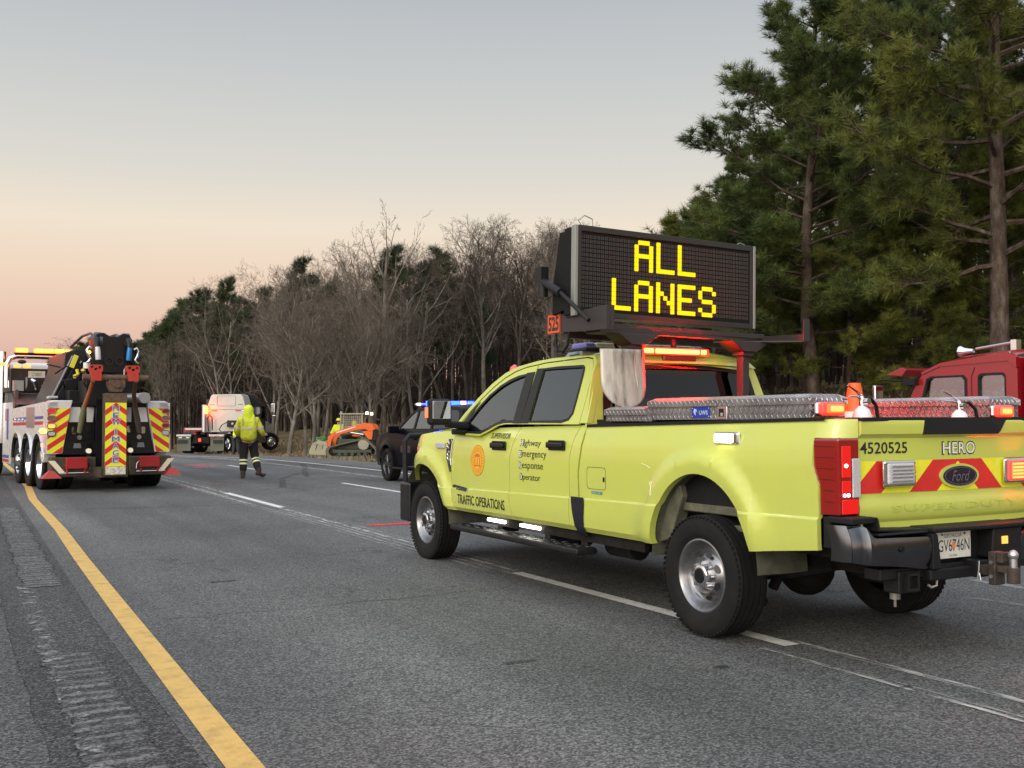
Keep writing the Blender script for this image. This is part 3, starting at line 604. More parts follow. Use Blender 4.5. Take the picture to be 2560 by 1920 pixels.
# black tape over the cab/bed gap
g = MB(); 
tp = [(z,1.535+.02*sin(z*9),1.375+.015*sin(z*14)) for z in (.52,.56,.60,.66,.72,.78,.815,.826)]
vs = []; 
for z,a,b in tp:
    a += (.0 if z < .8 else 0); 
    for k in range(4): y = a+(b-a)*k/3; vs.append((-(Wd(y,z+.012)+.006), y-(.05*(.7-z) if z<.7 else 0), z))
g.add(vs,[(i*4+j,i*4+j+4,i*4+j+5,i*4+j+1) for i in range(len(tp)-1) for j in range(3)]); g.build('tape_patch', mat('black_tape',(.012,.012,.022),.3,bump=.25,bs=25), pk, smooth=60)
# fuel door, label
yy_ = lambda u,v,t: (-(Wd(u,v+.0185*u)+t), u, v)
def rrect(x0,y0,x1,y1,r,n=4):
    P = []
    for (cx,cy,a0) in ((x1-r,y1-r,0),(x0+r,y1-r,90),(x0+r,y0+r,180),(x1-r,y0+r,270)):
        for k in range(n+1): a = radians(a0+90*k/n); P.append((cx+r*cos(a),cy+r*sin(a)))
    return P
g = MB(); R1 = rrect(1.076,.897,1.338,1.067,.03); R2 = rrect(1.080,.901,1.334,1.063,.028)
g.plate(R1,[R2],yy_,-.001,.0015); fd = g.build('fuel_door', mat('seam_dark',(.10,.11,.02),.7), pk, fixn=True)
g = MB(); g.bb((-.990,1.084,.962),(-.999,1.094,.995)); g.build('catch', BLACKG, fd)
g = MB(); g.prism([(1.277,.861),(1.277,.883),(1.126,.883),(1.126,.861)],yy_,.001,.002); fl = g.build('fuel_label', mat('teal_label',(.03,.22,.17),.5), pk, fixn=True)
tl = lambda u,v,t: (-(Wd(-u,v-.0185*u)+t), -u, v)   # text: u runs rearward
text_mb('DIESEL ONLY',-1.27,.865,-1.133,.879,tl,.0035).build('lettering', mat('teal_text',(.5,.65,.6),.5), fl)
# lettering on the doors
g = MB(); rows = [('H','ighway',1.262,1.205,-2.414,-2.06,0),('E','mergency',1.166,1.108,-2.424,-1.955,1),('R','esponse',1.068,1.010,-2.424,-2.006,0),('O','perator',.972,.915,-2.412,-2.05,1)]
gw = MB()
for a,b,zt,zb_,u0,u1,desc in rows:
    z0 = zt-.062 if True else zb_
    text_mb(a,u0,z0+.002,u0+.056,zt+.002,tl,.0022,g,bold=.045); text_mb(a,u0+.007,z0+.009,u0+.049,zt-.005,tl,.0040,gw,bold=0)
    d = .016
    text_mb(b,u0+.060,z0+.006-(d if b in ('ighway','mergency','esponse','perator') else 0),u1,zt-(.0 if b in('ighway',) else .012),tl,.0022,g,bold=.004)
ho = g.build('lettering', BLACKINK, dr if False else [o for o in bpy.data.objects if o.name=='rear_door'][0]); gw.build('lettering_fill', WHITEINK, [o for o in bpy.data.objects if o.name=='rear_door'][0], split=True)
FD = [o for o in bpy.data.objects if o.name=='front_door'][0]
text_mb('TRAFFIC OPERATIONS',-3.628,.630,-2.672,.720,tl,.0022,space=1.0,bold=.012).build('lettering', BLACKINK, FD)
text_mb('SUPERVISOR',-2.990,1.262,-2.620,1.312,tl,.0030,shear=.25,bold=.01).build('lettering', mat('grey_ink',(.06,.06,.05),.5), FD)
# door seal: orange-gold disc with ring work
def disc(c,ry,rz,t,m,name,par,r0=0):
    g = MB(); n_=48; A=[(c[0]+ry*cos(2*pi*k/n_),c[1]+rz*sin(2*pi*k/n_)) for k in range(n_)]
    if r0: g.plate(A,[[(c[0]+ry*r0*cos(2*pi*k/n_),c[1]+rz*r0*sin(2*pi*k/n_)) for k in range(n_)]],tl,t-.001,t)
    else: g.prism(A,tl,t-.001,t)
    return g.build(name,m,par,fixn=True)
SEALB = mat('seal_brown',(.50,.15,.015),.5); SEALO = mat('seal_gold',(.82,.42,.03),.5,var=.1,vs=60)
sc = (-3.216,1.055); d1 = disc(sc,.143,.143,.002,SEALB,'door_seal',FD)
g = MB(); 
def ringp(r1,r0,t):
    A=[(sc[0]+r1*cos(2*pi*k/48),sc[1]+r1*sin(2*pi*k/48)) for k in range(48)]; B=[(sc[0]+r0*cos(2*pi*k/48),sc[1]+r0*sin(2*pi*k/48)) for k in range(48)]; g.plate(A,[B],tl,t-.0005,t)
ringp(.137,.126,.0032); ringp(.092,.086,.0032); g.prism([(sc[0]+.082*cos(2*pi*k/40),sc[1]+.082*sin(2*pi*k/40)) for k in range(40)],tl,.0025,.0032)
ringp(.124,.095,.0029)
g.build('seal_field', SEALO, d1.parent if False else FD, fixn=True)
g = MB()
for k in range(28):
    a = 2*pi*k/28; ca,sa = cos(a),sin(a); 
    g.prism([(sc[0]+.100*ca-.004*sa,sc[1]+.100*sa+.004*ca),(sc[0]+.119*ca-.004*sa,sc[1]+.119*sa+.004*ca),(sc[0]+.119*ca+.004*sa,sc[1]+.119*sa-.004*ca),(sc[0]+.100*ca+.004*sa,sc[1]+.100*sa-.004*ca)],tl,.003,.0038)
for x in (-.05,0,.05): g.prism([(sc[0]+x-.007,sc[1]-.04),(sc[0]+x+.007,sc[1]-.04),(sc[0]+x+.007,sc[1]+.03),(sc[0]+x-.007,sc[1]+.03)],tl,.0032,.004)
g.prism([(sc[0]-.062,sc[1]-.055),(sc[0]+.062,sc[1]-.055),(sc[0]+.062,sc[1]-.043),(sc[0]-.062,sc[1]-.043)],tl,.0032,.004)
g.prism([(sc[0]-.06*cos(pi*k/10),sc[1]+.032+.032*sin(pi*k/10)) for k in range(11)],tl,.0032,.004)
g.build('seal_emblem', SEALB, FD, fixn=True)
# engine badge
g = MB(); g.prism([(-3.73,.775),(-3.66,.79),(-3.64,.765),(-3.43,.755),(-3.425,.785),(-3.64,.80),(-3.72,.805),(-3.76,.79)],tl,.002,.009); g.build('badge', BLACKG, FD, fixn=True)
g = MB(); g.prism([(-3.425,.756),(-3.41,.756),(-3.41,.785),(-3.425,.785)],tl,.003,.011); text_mb('POWER STROKE',-3.645,.766,-3.44,.782,tl,.0105,g); g.build('badge_trim', mat('badge_grey',(.3,.3,.3),.3,metal=.8), FD)
# white warning lamp on the bed side
g = MB(); g.box((-.975,-.300,1.308),(.03,.235,.078)); wl = g.build('warning_lamp', CHROME, pk, bevel=.02, segs=4)
g = MB(); g.box((-.993,-.285,1.308),(.022,.165,.058)); g.build('lens', L_WHITE, wl, bevel=.018, segs=4)
# dent scratches in front of rear arch
g = MB(); 
for P in ([(.52,.985),(.495,.955),(.475,.925),(.47,.90)],[(.505,.995),(.49,.98)],[(.62,1.115),(.55,1.100),(.51,1.085)]): g.tube([yy_(a,b,.0005) for a,b in P],.004,5,flat=.4)
g.build('paint_scratch', mat('bare_scratch',(.75,.76,.62),.4), pk)
# --------------------------------------------------------- rear end
def rp(u,v,t): # tailgate surface, slightly proud at the top spoiler
    y = -1.215; y -= .028*smooth((v-1.315)/.03)*smooth((1.44-v)/.05+.4); y -= .012*smooth((1.0-abs(v-.915)/.07)); y += .014*smooth((.86-v)/.03)
    return (u, y-t-.03*(1-(u/.8)**2), v)
# body-side rear return and tailgate
zs = [.80,.82,.835,.85,.86,.875,.90,.93,.96,.985,.997,1.0,1.05,1.10,1.15,1.185,1.19,1.205,1.25,1.29,1.305,1.315,1.325,1.34,1.36,1.39,1.41,1.418]
g = MB(); us_ = [-.80+.08*k for k in range(21)]; g.grid(lambda u,v: rp(u,v,0), us_, zs, flip=True)
g.grid(lambda u,v: (u, rp(u,1.418,0)[1]+.10*v, 1.418+.006*v), us_, [0,1], flip=True)
for s_ in (-1,1): g.grid(lambda a,v: (s_*.80, rp(.8,v,0)[1]+.06*a, v), [0,1], zs)
g.grid(lambda a,v: (a, -1.10, .82+.55*v), [-.8,.8],[0,1])
tg = g.build('tailgate', LIME, pk, smooth=25)
def clipx(poly, x0, x1):
    for (k,s_) in ((x0,1),(x1,-1)):
        out = []
        for i in range(len(poly)):
            a,b = poly[i-1],poly[i]; ia = (a[0]-k)*s_ >= 0; ib = (b[0]-k)*s_ >= 0
            if ia != ib: t = (k-a[0])/(b[0]-a[0]); out.append((k,a[1]+(b[1]-a[1])*t))
            if ib: out.append(b)
        poly = out
    return poly
def sliced(g, poly, fn, t0, t1, w=.08):
    a = min(p[0] for p in poly); b = max(p[0] for p in poly); k = max(1,int((b-a)/w))
    for i in range(k):
        q = clipx(poly, a+(b-a)*i/k, a+(b-a)*(i+1)/k)
        if len(q) > 2: g.prism(q, fn, t0, t1)
cz0,cz1 = 1.002,1.186
fr = lambda u,v,t: rp(u,v,t)
g = MB(); P = [(-.305,1.432),(-.325,1.335),(.34,1.335),(.44,1.432)]; sliced(g,P,fr,.002,.012); g.prism([(-.80,1.414),(.80,1.414),(.80,1.436),(-.80,1.436)],lambda u,v,t:(u,-1.20-.03*(1-(u/.8)**2)-t*.055,v),-2.2,1); g.build('tailgate_cap', BLACKP, tg, fixn=True)
cz_dummy = 0
def rowlerp(ub,ut,w): return [(ub,cz0),(ub+w,cz0),(ut+w,cz1),(ut,cz1)]
gy_ = MB(); g = MB()
gy_.grid(lambda u,v: rp(u,v,.0015), us_, [cz0+(cz1-cz0)*k/12 for k in range(13)], flip=True); gy_.build('yellow_chevron_sheeting', RETYEL, tg)
for s_ in (-1,1):
    for ub,wt in ((.185,.225),(.632,.235)):
        q = [(ub,cz0),(ub+wt,cz0),(ub+wt-.39,cz1),(ub-.39,cz1)]
        q = [(ub,cz0),(ub+.225,cz0),(ub-.195+.225,cz1),(ub-.195,cz1)]
        q = clipx([(s_*a,b) for a,b in q] if s_ > 0 else [(-a,b) for a,b in q][::-1], -.80,.80)
        if len(q) > 2: sliced(g,q,fr,.0018,.003)
g.build('red_chevron_stripes', RETRED, tg, fixn=True)
g = MB(); [g.grid(lambda u,v: rp(u,v,.003+.0015*(v==cz0+.0153*k+.003)), us_, [cz0+.0153*k,cz0+.0153*k+.003,cz0+.0153*k+.006], flip=True) for k in range(1)]
text_mb('4520525',-.785,1.228,-.425,1.294,fr,.003,bold=.012).build('lettering', BLACKINK, tg)
g = MB(); text_mb('HERO',-.138,1.212,.162,1.294,fr,.0028,g,bold=.04,space=1.1); g.build('lettering_outline', BLACKINK, tg); g = MB(); text_mb('HERO',-.130,1.219,.154,1.287,fr,.0042,g,bold=.006,space=1.1); g.build('lettering', WHITEINK, tg)
g = MB(); text_mb('SUPER DUTY',-.56,.890,.56,.934,lambda u,v,t:(u,rp(u,v,t)[1],v),.0025,g,bold=.03,space=1.2); g.build('relief_shaded_lettering', mat('lime_relief_shade',(.50,.56,.095),.35), tg)  # flat letters; relief shading painted in as a slightly darker lime
# oval badge
g = MB(); E1 = [(.005+.172*cos(2*pi*k/48),1.086+.073*sin(2*pi*k/48)) for k in range(48)]; g.prism(E1,fr,.002,.012); ob = g.build('oval_badge_ring', LIME, tg, fixn=True)
g = MB(); E2 = [(.005+.148*cos(2*pi*k/48),1.086+.059*sin(2*pi*k/48)) for k in range(48)]; g.prism(E2,fr,.012,.018); g.build('oval_badge', mat('badge_navy',(.012,.008,.03),.15,coat=1), tg, fixn=True)
g = MB(); E3 = [(.005+.138*cos(2*pi*k/48),1.086+.052*sin(2*pi*k/48)) for k in range(48)]; E4 = [(.005+.134*cos(2*pi*k/48),1.086+.049*sin(2*pi*k/48)) for k in range(48)]; g.plate(E3,[E4],fr,.018,.019)
text_mb('Ford',-.075,1.055,.085,1.118,fr,.0195,g,shear=.35); g.build('badge_lettering', mat('badge_silver',(.35,.34,.38),.25,metal=.8), tg)
# flashing lamps on the gate
def sq_lamp(x,z,lens,name,lit):
    g = MB(); g.box((x,-1.262,z),(.262,.03,.152)); b_ = g.build(name, CHROME, tg, bevel=.03, segs=4)
    g = MB(); g.box((x,-1.277,z),(.215,.022,.120)); g.build('lens', L_HALO if lit else lens, b_, bevel=.022, segs=4)
    if lit: g = MB(); g.box((x,-1.282,z),(.185,.020,.100)); g.build('hot_zone', L_MID, b_, bevel=.02, segs=3)
    g = MB(); [g.box((x,-1.290,z+dz),(.17,.008,.012 if lit else .007)) for dz in (-.042,-.02,0,.02,.042)]; g.build('lit_rows' if lit else 'lens_ribs', lens if lit else ALU, b_)
sq_lamp(-.522,1.113,LENSC,'gate_lamp',0); sq_lamp(.532,1.106,L_RED,'gate_lamp',1)
# tail lights: wrap-round lens
TP = [(-1.0,1.312),(-.985,1.318),(-.745,1.316),(-.745,.875),(-.965,.878),(-.985,.893),(-.985,1.05),(-1.0,1.12)]
for sd in (-1,1):
    g = MB(); P = [(1.046,1.318),(1.046,1.125),(1.056,1.10),(1.080,1.065),(1.088,1.03),(1.088,.885),(1.235,.885),(1.235,1.318)]
    g.prism([(-a,b) for a,b in P], lambda u,v,t,sd=sd:(sd*t,u,v), .808, .972); tlx = g.build('tail_light', LENSR, pk, fixn=True, bevel=.012, segs=3)
    g = MB(); g.bb((sd*.880,-1.236,1.10),(sd*.950,-1.2415,1.275)); g.bb((sd*.880,-1.236,.985),(sd*.950,-1.2415,1.08)); g.bb((sd*.825,-1.236,.895),(sd*.950,-1.2415,.975)); g.build('lit_segment', L_REDS, tlx, bevel=.004, split=True)
    g = MB(); g.bb((sd*.81,-1.236,.985),(sd*.872,-1.246,1.205)); g.build('reverse_lens', LENSC, tlx, bevel=.012, segs=3)
    g = MB()
    for k in range(6): g.bb((sd*.975,-1.062-.012*(k>3)-.05*(k>3),1.27-.062*k),(sd*.9755,-1.20,1.273-.062*k))
    g.build('lens_lines', mat('dark_red',(.06,.004,.004),.3), tlx)
    for (yy0,zz,r_) in ((-1.2425,1.165,.011),(-1.2425,.99,.010),(-1.2425,.988,.010)):
        pass
    g = MB(); g.ball((sd*.92,-1.243,1.165),.010,8,5); g.ball((sd*.905,-1.243,1.0),.009,8,5); g.ball((sd*.935,-1.243,1.0),.009,8,5); g.build('bulb', L_WHITE, tlx, split=True)
    # body return around lamp
    pl_ = [(0,-1.046),(.002,-1.075),(.010,-1.11),(.028,-1.15),(.058,-1.185),(.10,-1.212),(.15,-1.226)]
    g = MB(); zz_ = [1.320,1.33,1.345,1.36,1.375,1.39,1.405,1.418,1.426]
    g.grid(lambda k,v: (sd*((Wd(-1.046,v-.0193)+.0005-pl_[k][0]) if k < 6 else .806), pl_[k][1], v), range(7), zz_)
    g.grid(lambda k,q: (sd*((Wd(-1.046,1.405)+.0005-pl_[k][0]) if k < 6 else .806)*(1-.04*q), pl_[k][1]+.03*q, 1.426+.003*q), range(7), [0,1]); g.grid(lambda k,q: (sd*((Wd(-1.046,1.30)-pl_[k][0]) if k < 6 else .806)*(1-.06*q), pl_[k][1]+.06*q, 1.320), range(7), [0,1])
    g.build('bed_corner', LIME, pk, smooth=60, fixn=True)
    g = MB(); g.bb((sd*.80,-1.16,.70),(sd*.955,-1.10,.875)); g.build('rear_valance', BLACKP, pk)
# tow mirrors done; rear bumper
g = MB(); 
def bump_sec(P, x0, x1, m, name, par=pk, bv=.02):
    g = MB(); g.prism(P, lambda u,v,t:(t,-u,v), x0, x1); return g.build(name, m, par, fixn=True, bevel=bv, segs=3)
for sd in (-1,1):
    g = MB(); O_ = [(.985,.838),(.905,.842),(.885,.825),(.855,.775),(.835,.768),(.43,.757),(.392,.735),(.362,.56),(.45,.572),(.62,.598),(.80,.615),(.88,.622),(.985,.64)]
    def bf(u,v,t,sd=sd):
        x = u; y = -1.385+.045*abs((v-.70)/.14)**2.2*(1 if v>.70 else .8)+t
        if u > .90: y += .9*(u-.90)**1.5+.02
        return (sd*x,y,v)
    xs_ = [.362,.392,.43,.5,.6,.7,.80,.835,.855,.885,.905,.93,.955,.975,.985]
    tz = lambda x: interp(x,[.362,.392,.43,.835,.855,.885,.905,.985],[.60,.735,.757,.768,.775,.825,.842,.838]); bz = lambda x: interp(x,[.362,.45,.62,.8,.88,.985],[.56,.572,.598,.615,.622,.64])
    g.grid(lambda x,k: bf(x,bz(x)+(tz(x)-bz(x))*k/10,0), xs_, range(11)); 
    g.grid(lambda k,m_: (sd*(.985+.022*sin(pi/2*min(1,m_/3))), bf(.985,.64+.198*k/10,0)[1]+.026*m_+.004, .64+.198*k/10), range(11), range(0,6))
    g.grid(lambda x,m_: (sd*x, bf(x,tz(x),0)[1]+.02*m_, tz(x)+.004*m_), xs_, range(0,3)); g.grid(lambda k,m_: (sd*(.362),bf(.362,.56+.04*k/4,0)[1]+.05*m_,.56+.04*k/4), range(5), range(3))
    g.build('bumper_end', DCHROME, pk, smooth=40, fixn=True)
    g = MB(); g.tube([bf(x,tz(x)-.003,-.003) for x in (.985,.95,.92,.905)],.004,5); g.build('bright_edge', CHROME, pk)
    g = MB(); g.bb((sd*.985,-1.16,.845),(sd*.80,-1.34,.882)); g.prism([(.80,.885),(.80,.80),(.40,.775),(.40,.80),(.78,.815)],lambda u,v,t,sd=sd:(sd*u,-t,v),1.24,1.36); g.bb((sd*.80,-1.20,.775),(sd*.40,-1.365,.792)); g.build('bumper_step_pad', BLACKP, pk, bevel=.012)
    g = MB(); g.cyl((sd*.655,-1.386,.70),(sd*.655,-1.396,.70),.016,n=14); g.build('parking_sensor', BLACKG, pk)
g = MB(); g.bb((-.40,-1.18,.50),(.40,-1.27,.80)); g.bb((-.40,-1.18,.775),(.40,-1.40,.805)); g.bb((-.40,-1.2,.50),(.40,-1.37,.565)); g.prism([(-.40,.565),(-.33,.565),(-.36,.775),(-.40,.775)],lambda u,v,t:(u,-t,v),1.25,1.39); g.prism([(.40,.565),(.30,.565),(.12,.60),(.14,.775),(.40,.775)],lambda u,v,t:(u,-t,v),1.25,1.38); g.build('bumper_centre', BLACKP, pk, bevel=.012)
g = MB(); g.bb((.205,-1.382,.68),(.26,-1.386,.725)); g.build('plate_lamp', L_AMBS, pk, bevel=.008)
# plate
g = MB(); g.bb((-.296,-1.318,.612),(.006,-1.322,.766)); pl = g.build('licence_plate', mat('plate_white',(.66,.65,.58),.45,var=.05,vs=30), pk, bevel=.006)
pf_ = lambda u,v,t:(u+.003,-1.323-t,v)
g = MB(); text_mb('GV6746N',-.280,.652,-.010,.722,pf_,.0005,g); text_mb('FULTON',-.185,.622,-.12,.634,pf_,.0005,g); [g.cyl((x,-1.322,.752),(x,-1.327,.752),.006,n=8) for x in (-.245,-.05)]; g.build('lettering', BLACKINK, pl)
g = MB(); text_mb('GEORGIA',-.232,.733,-.075,.755,pf_,.0005,g); g.build('state_name', mat('grey_ink2',(.12,.12,.14),.5), pl)
g = MB(); g.ball((-.145,-1.3225,.684),(.018,.0015,.024),14,8); g.build('peach_mark', mat('peach',(.75,.25,.10),.5), pl)
# chassis, axle, hitch
g = MB()
for x in (-.47,.47): g.bb((x-.035,-1.25,.50),(x+.035,4.9,.64))
g.cyl((-.80,0,.40),(.80,0,.40),.055,n=14); g.ball((0,.02,.38),(.20,.19,.19),16,10); g.ball((.05,-.75,.48),(.34,.34,.11),20,8)
for x in (-.52,.52): g.tube([(x,-.75,.52),(x,-.35,.42),(x,0,.36),(x,.4,.42),(x,.8,.52)],.03,6); g.cyl((x*.9,-.15,.30),(x*.75,-.35,.75),.035,n=10)
g.cyl((-.78,4.47,.42),(.78,4.47,.42),.05,n=12); g.ball((.2,4.47,.42),.15,12,8); g.tube([(.3,3.2,.45),(.3,1.2,.47),(.65,.6,.47),(.7,-.9,.50)],.05,8); g.bb((-.3,3.0,.42),(.3,4.3,.7)); g.bb((-.82,.75,.46),(-.5,2.2,.66)); g.cyl((-.62,1.15,.44),(-.62,1.5,.44),.10,n=12)
g.bb((-.80,-1.15,.62),(.8,-.6,.70)); g.tube([(-.56,-.08,.30),(-.60,-.12,.24),(-.58,-.2,.22)],.03,8); g.build('chassis', UNDER, pk, smooth=40)
g = MB(); g.bb((-.75,-1.20,.52),(.55,-1.32,.585)); g.bb((-.62,-1.22,.44),(-.45,-1.335,.565)); g.box((0,-1.33,.55),(.10,.16,.10)); g.bb((-.17,-1.33,.51),(-.30,-1.30,.575)); g.build('hitch_crossbar', BLACKM, pk, bevel=.008)
g = MB(); F1 = [(-.58,.455),(-.485,.455),(-.485,.555),(-.58,.555)]; F2 = [(-.565,.47),(-.50,.47),(-.50,.54),(-.565,.54)]; g.plate(F1,[F2],lambda u,v,t:(u,-1.335-t,v),0,.03); g.build('receiver_socket', BLACKM, pk, fixn=True)
hz = lambda x,y,z:(x,y,z)
g = MB(); g.bb((-.03,-1.33,.52),(.03,-1.50,.575)); g.bb((-.045,-1.475,.47),(.045,-1.52,.66)); g.bb((-.03,-1.52,.545),(.03,-1.61,.585)); g.cyl((0,-1.605,.49),(0,-1.605,.58),.036,n=12); g.cyl((-.05,-1.50,.64),(.05,-1.50,.64),.014,n=8); g.bb((-.035,-1.52,.60),(.035,-1.56,.66)); hb = g.build('tow_hitch', mat('hitch_iron',(.065,.050,.040),.7,metal=.4,var=.4,vs=14,bump=.4,bs=60), pk, bevel=.006)
g = MB(); g.ball((0,-1.605,.650),.03,16,10); g.cyl((0,-1.605,.58),(0,-1.605,.63),.022,n=12); [g.cyl((-.03-.02,-1.50,z),(-.056,-1.50,z),.012,n=6) for z in (.52,.60)]; g.tube([(-.05,-1.42,.60),(-.055,-1.42,.55),(-.06,-1.415,.50),(-.052,-1.43,.49),(-.05,-1.42,.53)],.004,5); g.build('tow_ball', ALU, hb, smooth=50)
g = MB(); g.tube([(-.33,-1.34,.575),(-.325,-1.35,.52),(-.33,-1.35,.47),(-.36,-1.34,.46),(-.38,-1.33,.475)],.008,6); g.cyl((-.50,-1.2,.385),(-.50,-1.2,.42),.03,n=10); g.cyl((-.50,-1.2,.34),(-.50,-1.2,.40),.008,n=6); g.build('trailer_cable', mat('dull_metal',(.30,.28,.25),.4,metal=.6), pk, split=True)
# wheels
def wheel(par, c, side, R=.398, w=.255, rim='steel', rr=.235, steer=0, name='wheel', tyremat=RUBBER):
    e = bpy.data.objects.new(name, None); link(e); e.parent = par; e.location = c; e.rotation_euler = (0,0,steer); ax = (side,0,0); h = w/2
    g = MB(); prof = [(-h*.75,rr),(-h*.95,rr+.03),(-h,rr+(R-rr)*.5),(-h*.97,R-.035),(-h*.86,R-.010),(-h*.8,R)]
    for k in range(5):
        x = -h*.72+k*h*.36; prof += [(x-.012,R),(x-.010,R-.009),(x-.002,R-.009),(x,R)]
    prof += [(h*.8,R),(h*.86,R-.010),(h*.97,R-.035),(h*1.0,rr+(R-rr)*.62),(h*1.01,rr+(R-rr)*.5),(h*.99,rr+(R-rr)*.3),(h*.95,rr+.03),(h*.78,rr),(h*.2,rr-.01)]
    g.lathe(prof,(0,0,0),ax,56)
    for k in range(64): # shoulder tread blocks
        a = 2*pi*k/64
        for q in (.87,): g.box((side*h*q,cos(a)*(R-.011),sin(a)*(R-.011)),(.028,.022,.008),Matrix.Rotation(a+pi/2,3,'X'))
    g.build('tyre', tyremat, e, smooth=40)
    if rim == 'steel':
        g = MB(); g.lathe([(h*.76,rr+.004),(h*.84,rr+.008),(h*.86,rr-.002),(h*.80,rr-.012),(h*.68,rr-.020),(h*.50,rr-.034),(h*.30,rr-.048),(h*.24,rr-.06),(h*.34,rr-.075),(h*.60,.135),(h*.66,.118),(h*.62,.10),(h*.58,.0001)],(0,0,0),ax,48); ro = g.build('rim', STEEL, e, smooth=35)
        g = MB()
        for k in range(8):
            a = 2*pi*(k+.5)/8; rm = .150; cx,cz = cos(a)*rm,sin(a)*rm; pts = []
            for q in range(12):
                b = 2*pi*q/12; t_ = .030*cos(b); r_ = .014*sin(b); pts.append((side*(h*(.60)+.012-(r_)*.9), cx-sin(a)*t_+cos(a)*r_, cz+cos(a)*t_+sin(a)*r_))
            g.add(pts,[tuple(range(12))])
        if 1: g.build('rim_hole', BLACKINK, ro)
        g = MB()
        for k in range(8): a = 2*pi*k/8; g.cyl((side*h*.60,cos(a)*.084,sin(a)*.084),(side*(h*.60+.038),cos(a)*.084,sin(a)*.084),.0135,n=8)
        g.lathe([(h*.56,.078),(h*.9,.072),(h*.95,.062),(h*.95,.050)],(0,0,0),ax,20); g.build('wheel_nuts', CHROME, ro, smooth=40)
        g = MB(); g.lathe([(h*.9,.052),(h*1.0,.046),(h*1.0,.0001)],(0,0,0),ax,20); g.build('hub_cap', BLACKG, ro, smooth=40)
    elif rim == 'alloy':
        g = MB(); g.lathe([(h*.80,rr+.005),(h*.84,rr-.005),(h*.55,rr-.03),(h*.1,rr-.03)],(0,0,0),ax,40)
        for k in range(6):
            for d in (-.13,.13):
                a = 2*pi*k/6+d; g.tube([(side*h*.55,cos(a)*.05,sin(a)*.05),(side*h*.62,cos(2*pi*k/6+d*1.6)*(rr-.02),sin(2*pi*k/6+d*1.6)*(rr-.02))],[.028,.016],6)
        g.lathe([(h*.6,.07),(h*.68,.05),(h*.68,.0001)],(0,0,0),ax,16); g.build('rim', mat('dark_alloy',(.08,.08,.085),.3,metal=.8), e, smooth=40)
    else:
        # polished truck wheel; 'front' bulges out, 'dual' dished in
        g = MB(); 
        if rim == 'dual': g.lathe([(h*.9,rr+.005),(h*.95,rr),(h*.8,rr-.02),(-h*.3,rr-.035),(-h*.9,rr-.05),(-h*.9,.12),(-h*.5,.11),(h*.3,.10),(h*.4,.08),(h*.4,.0001)],(0,0,0),ax,40)
        else: g.lathe([(h*.9,rr+.005),(h*.95,rr),(h*.7,rr-.03),(h*.9,.16),(h*1.1,.13),(h*1.25,.09),(h*1.3,.0001)],(0,0,0),ax,40)
        ro = g.build('rim', CHROME, e, smooth=40)
        g = MB(); q = -h*.85 if rim == 'dual' else h*.85; rb = .165 if rim == 'dual' else .20
        for k in range(10):
            a = 2*pi*k/10; g.cyl((side*q,cos(a)*rb,sin(a)*rb),(side*(q+.03),cos(a)*rb,sin(a)*rb),.022 if rim=='dual' else .028,n=8)
        g.build('wheel_nuts', CHROME if rim == 'dual' else BLACKINK, ro)
    return e
for x,s_ in ((-.845,-1),(.845,1)):
    wheel(pk,(x,0,.398),s_); wheel(pk,(x,4.47,.398),s_)
# antenna puck, roof beacon, clip
g = MB(); g.tube([(-.70,3.02,1.875),(-.70,3.01,1.915),(-.70,3.0,1.94)],[.045,.038,.012],12); g.build('roof_beacon', mat('beacon_red',(.75,.10,.06),.25,coat=.6), pk, smooth=50)
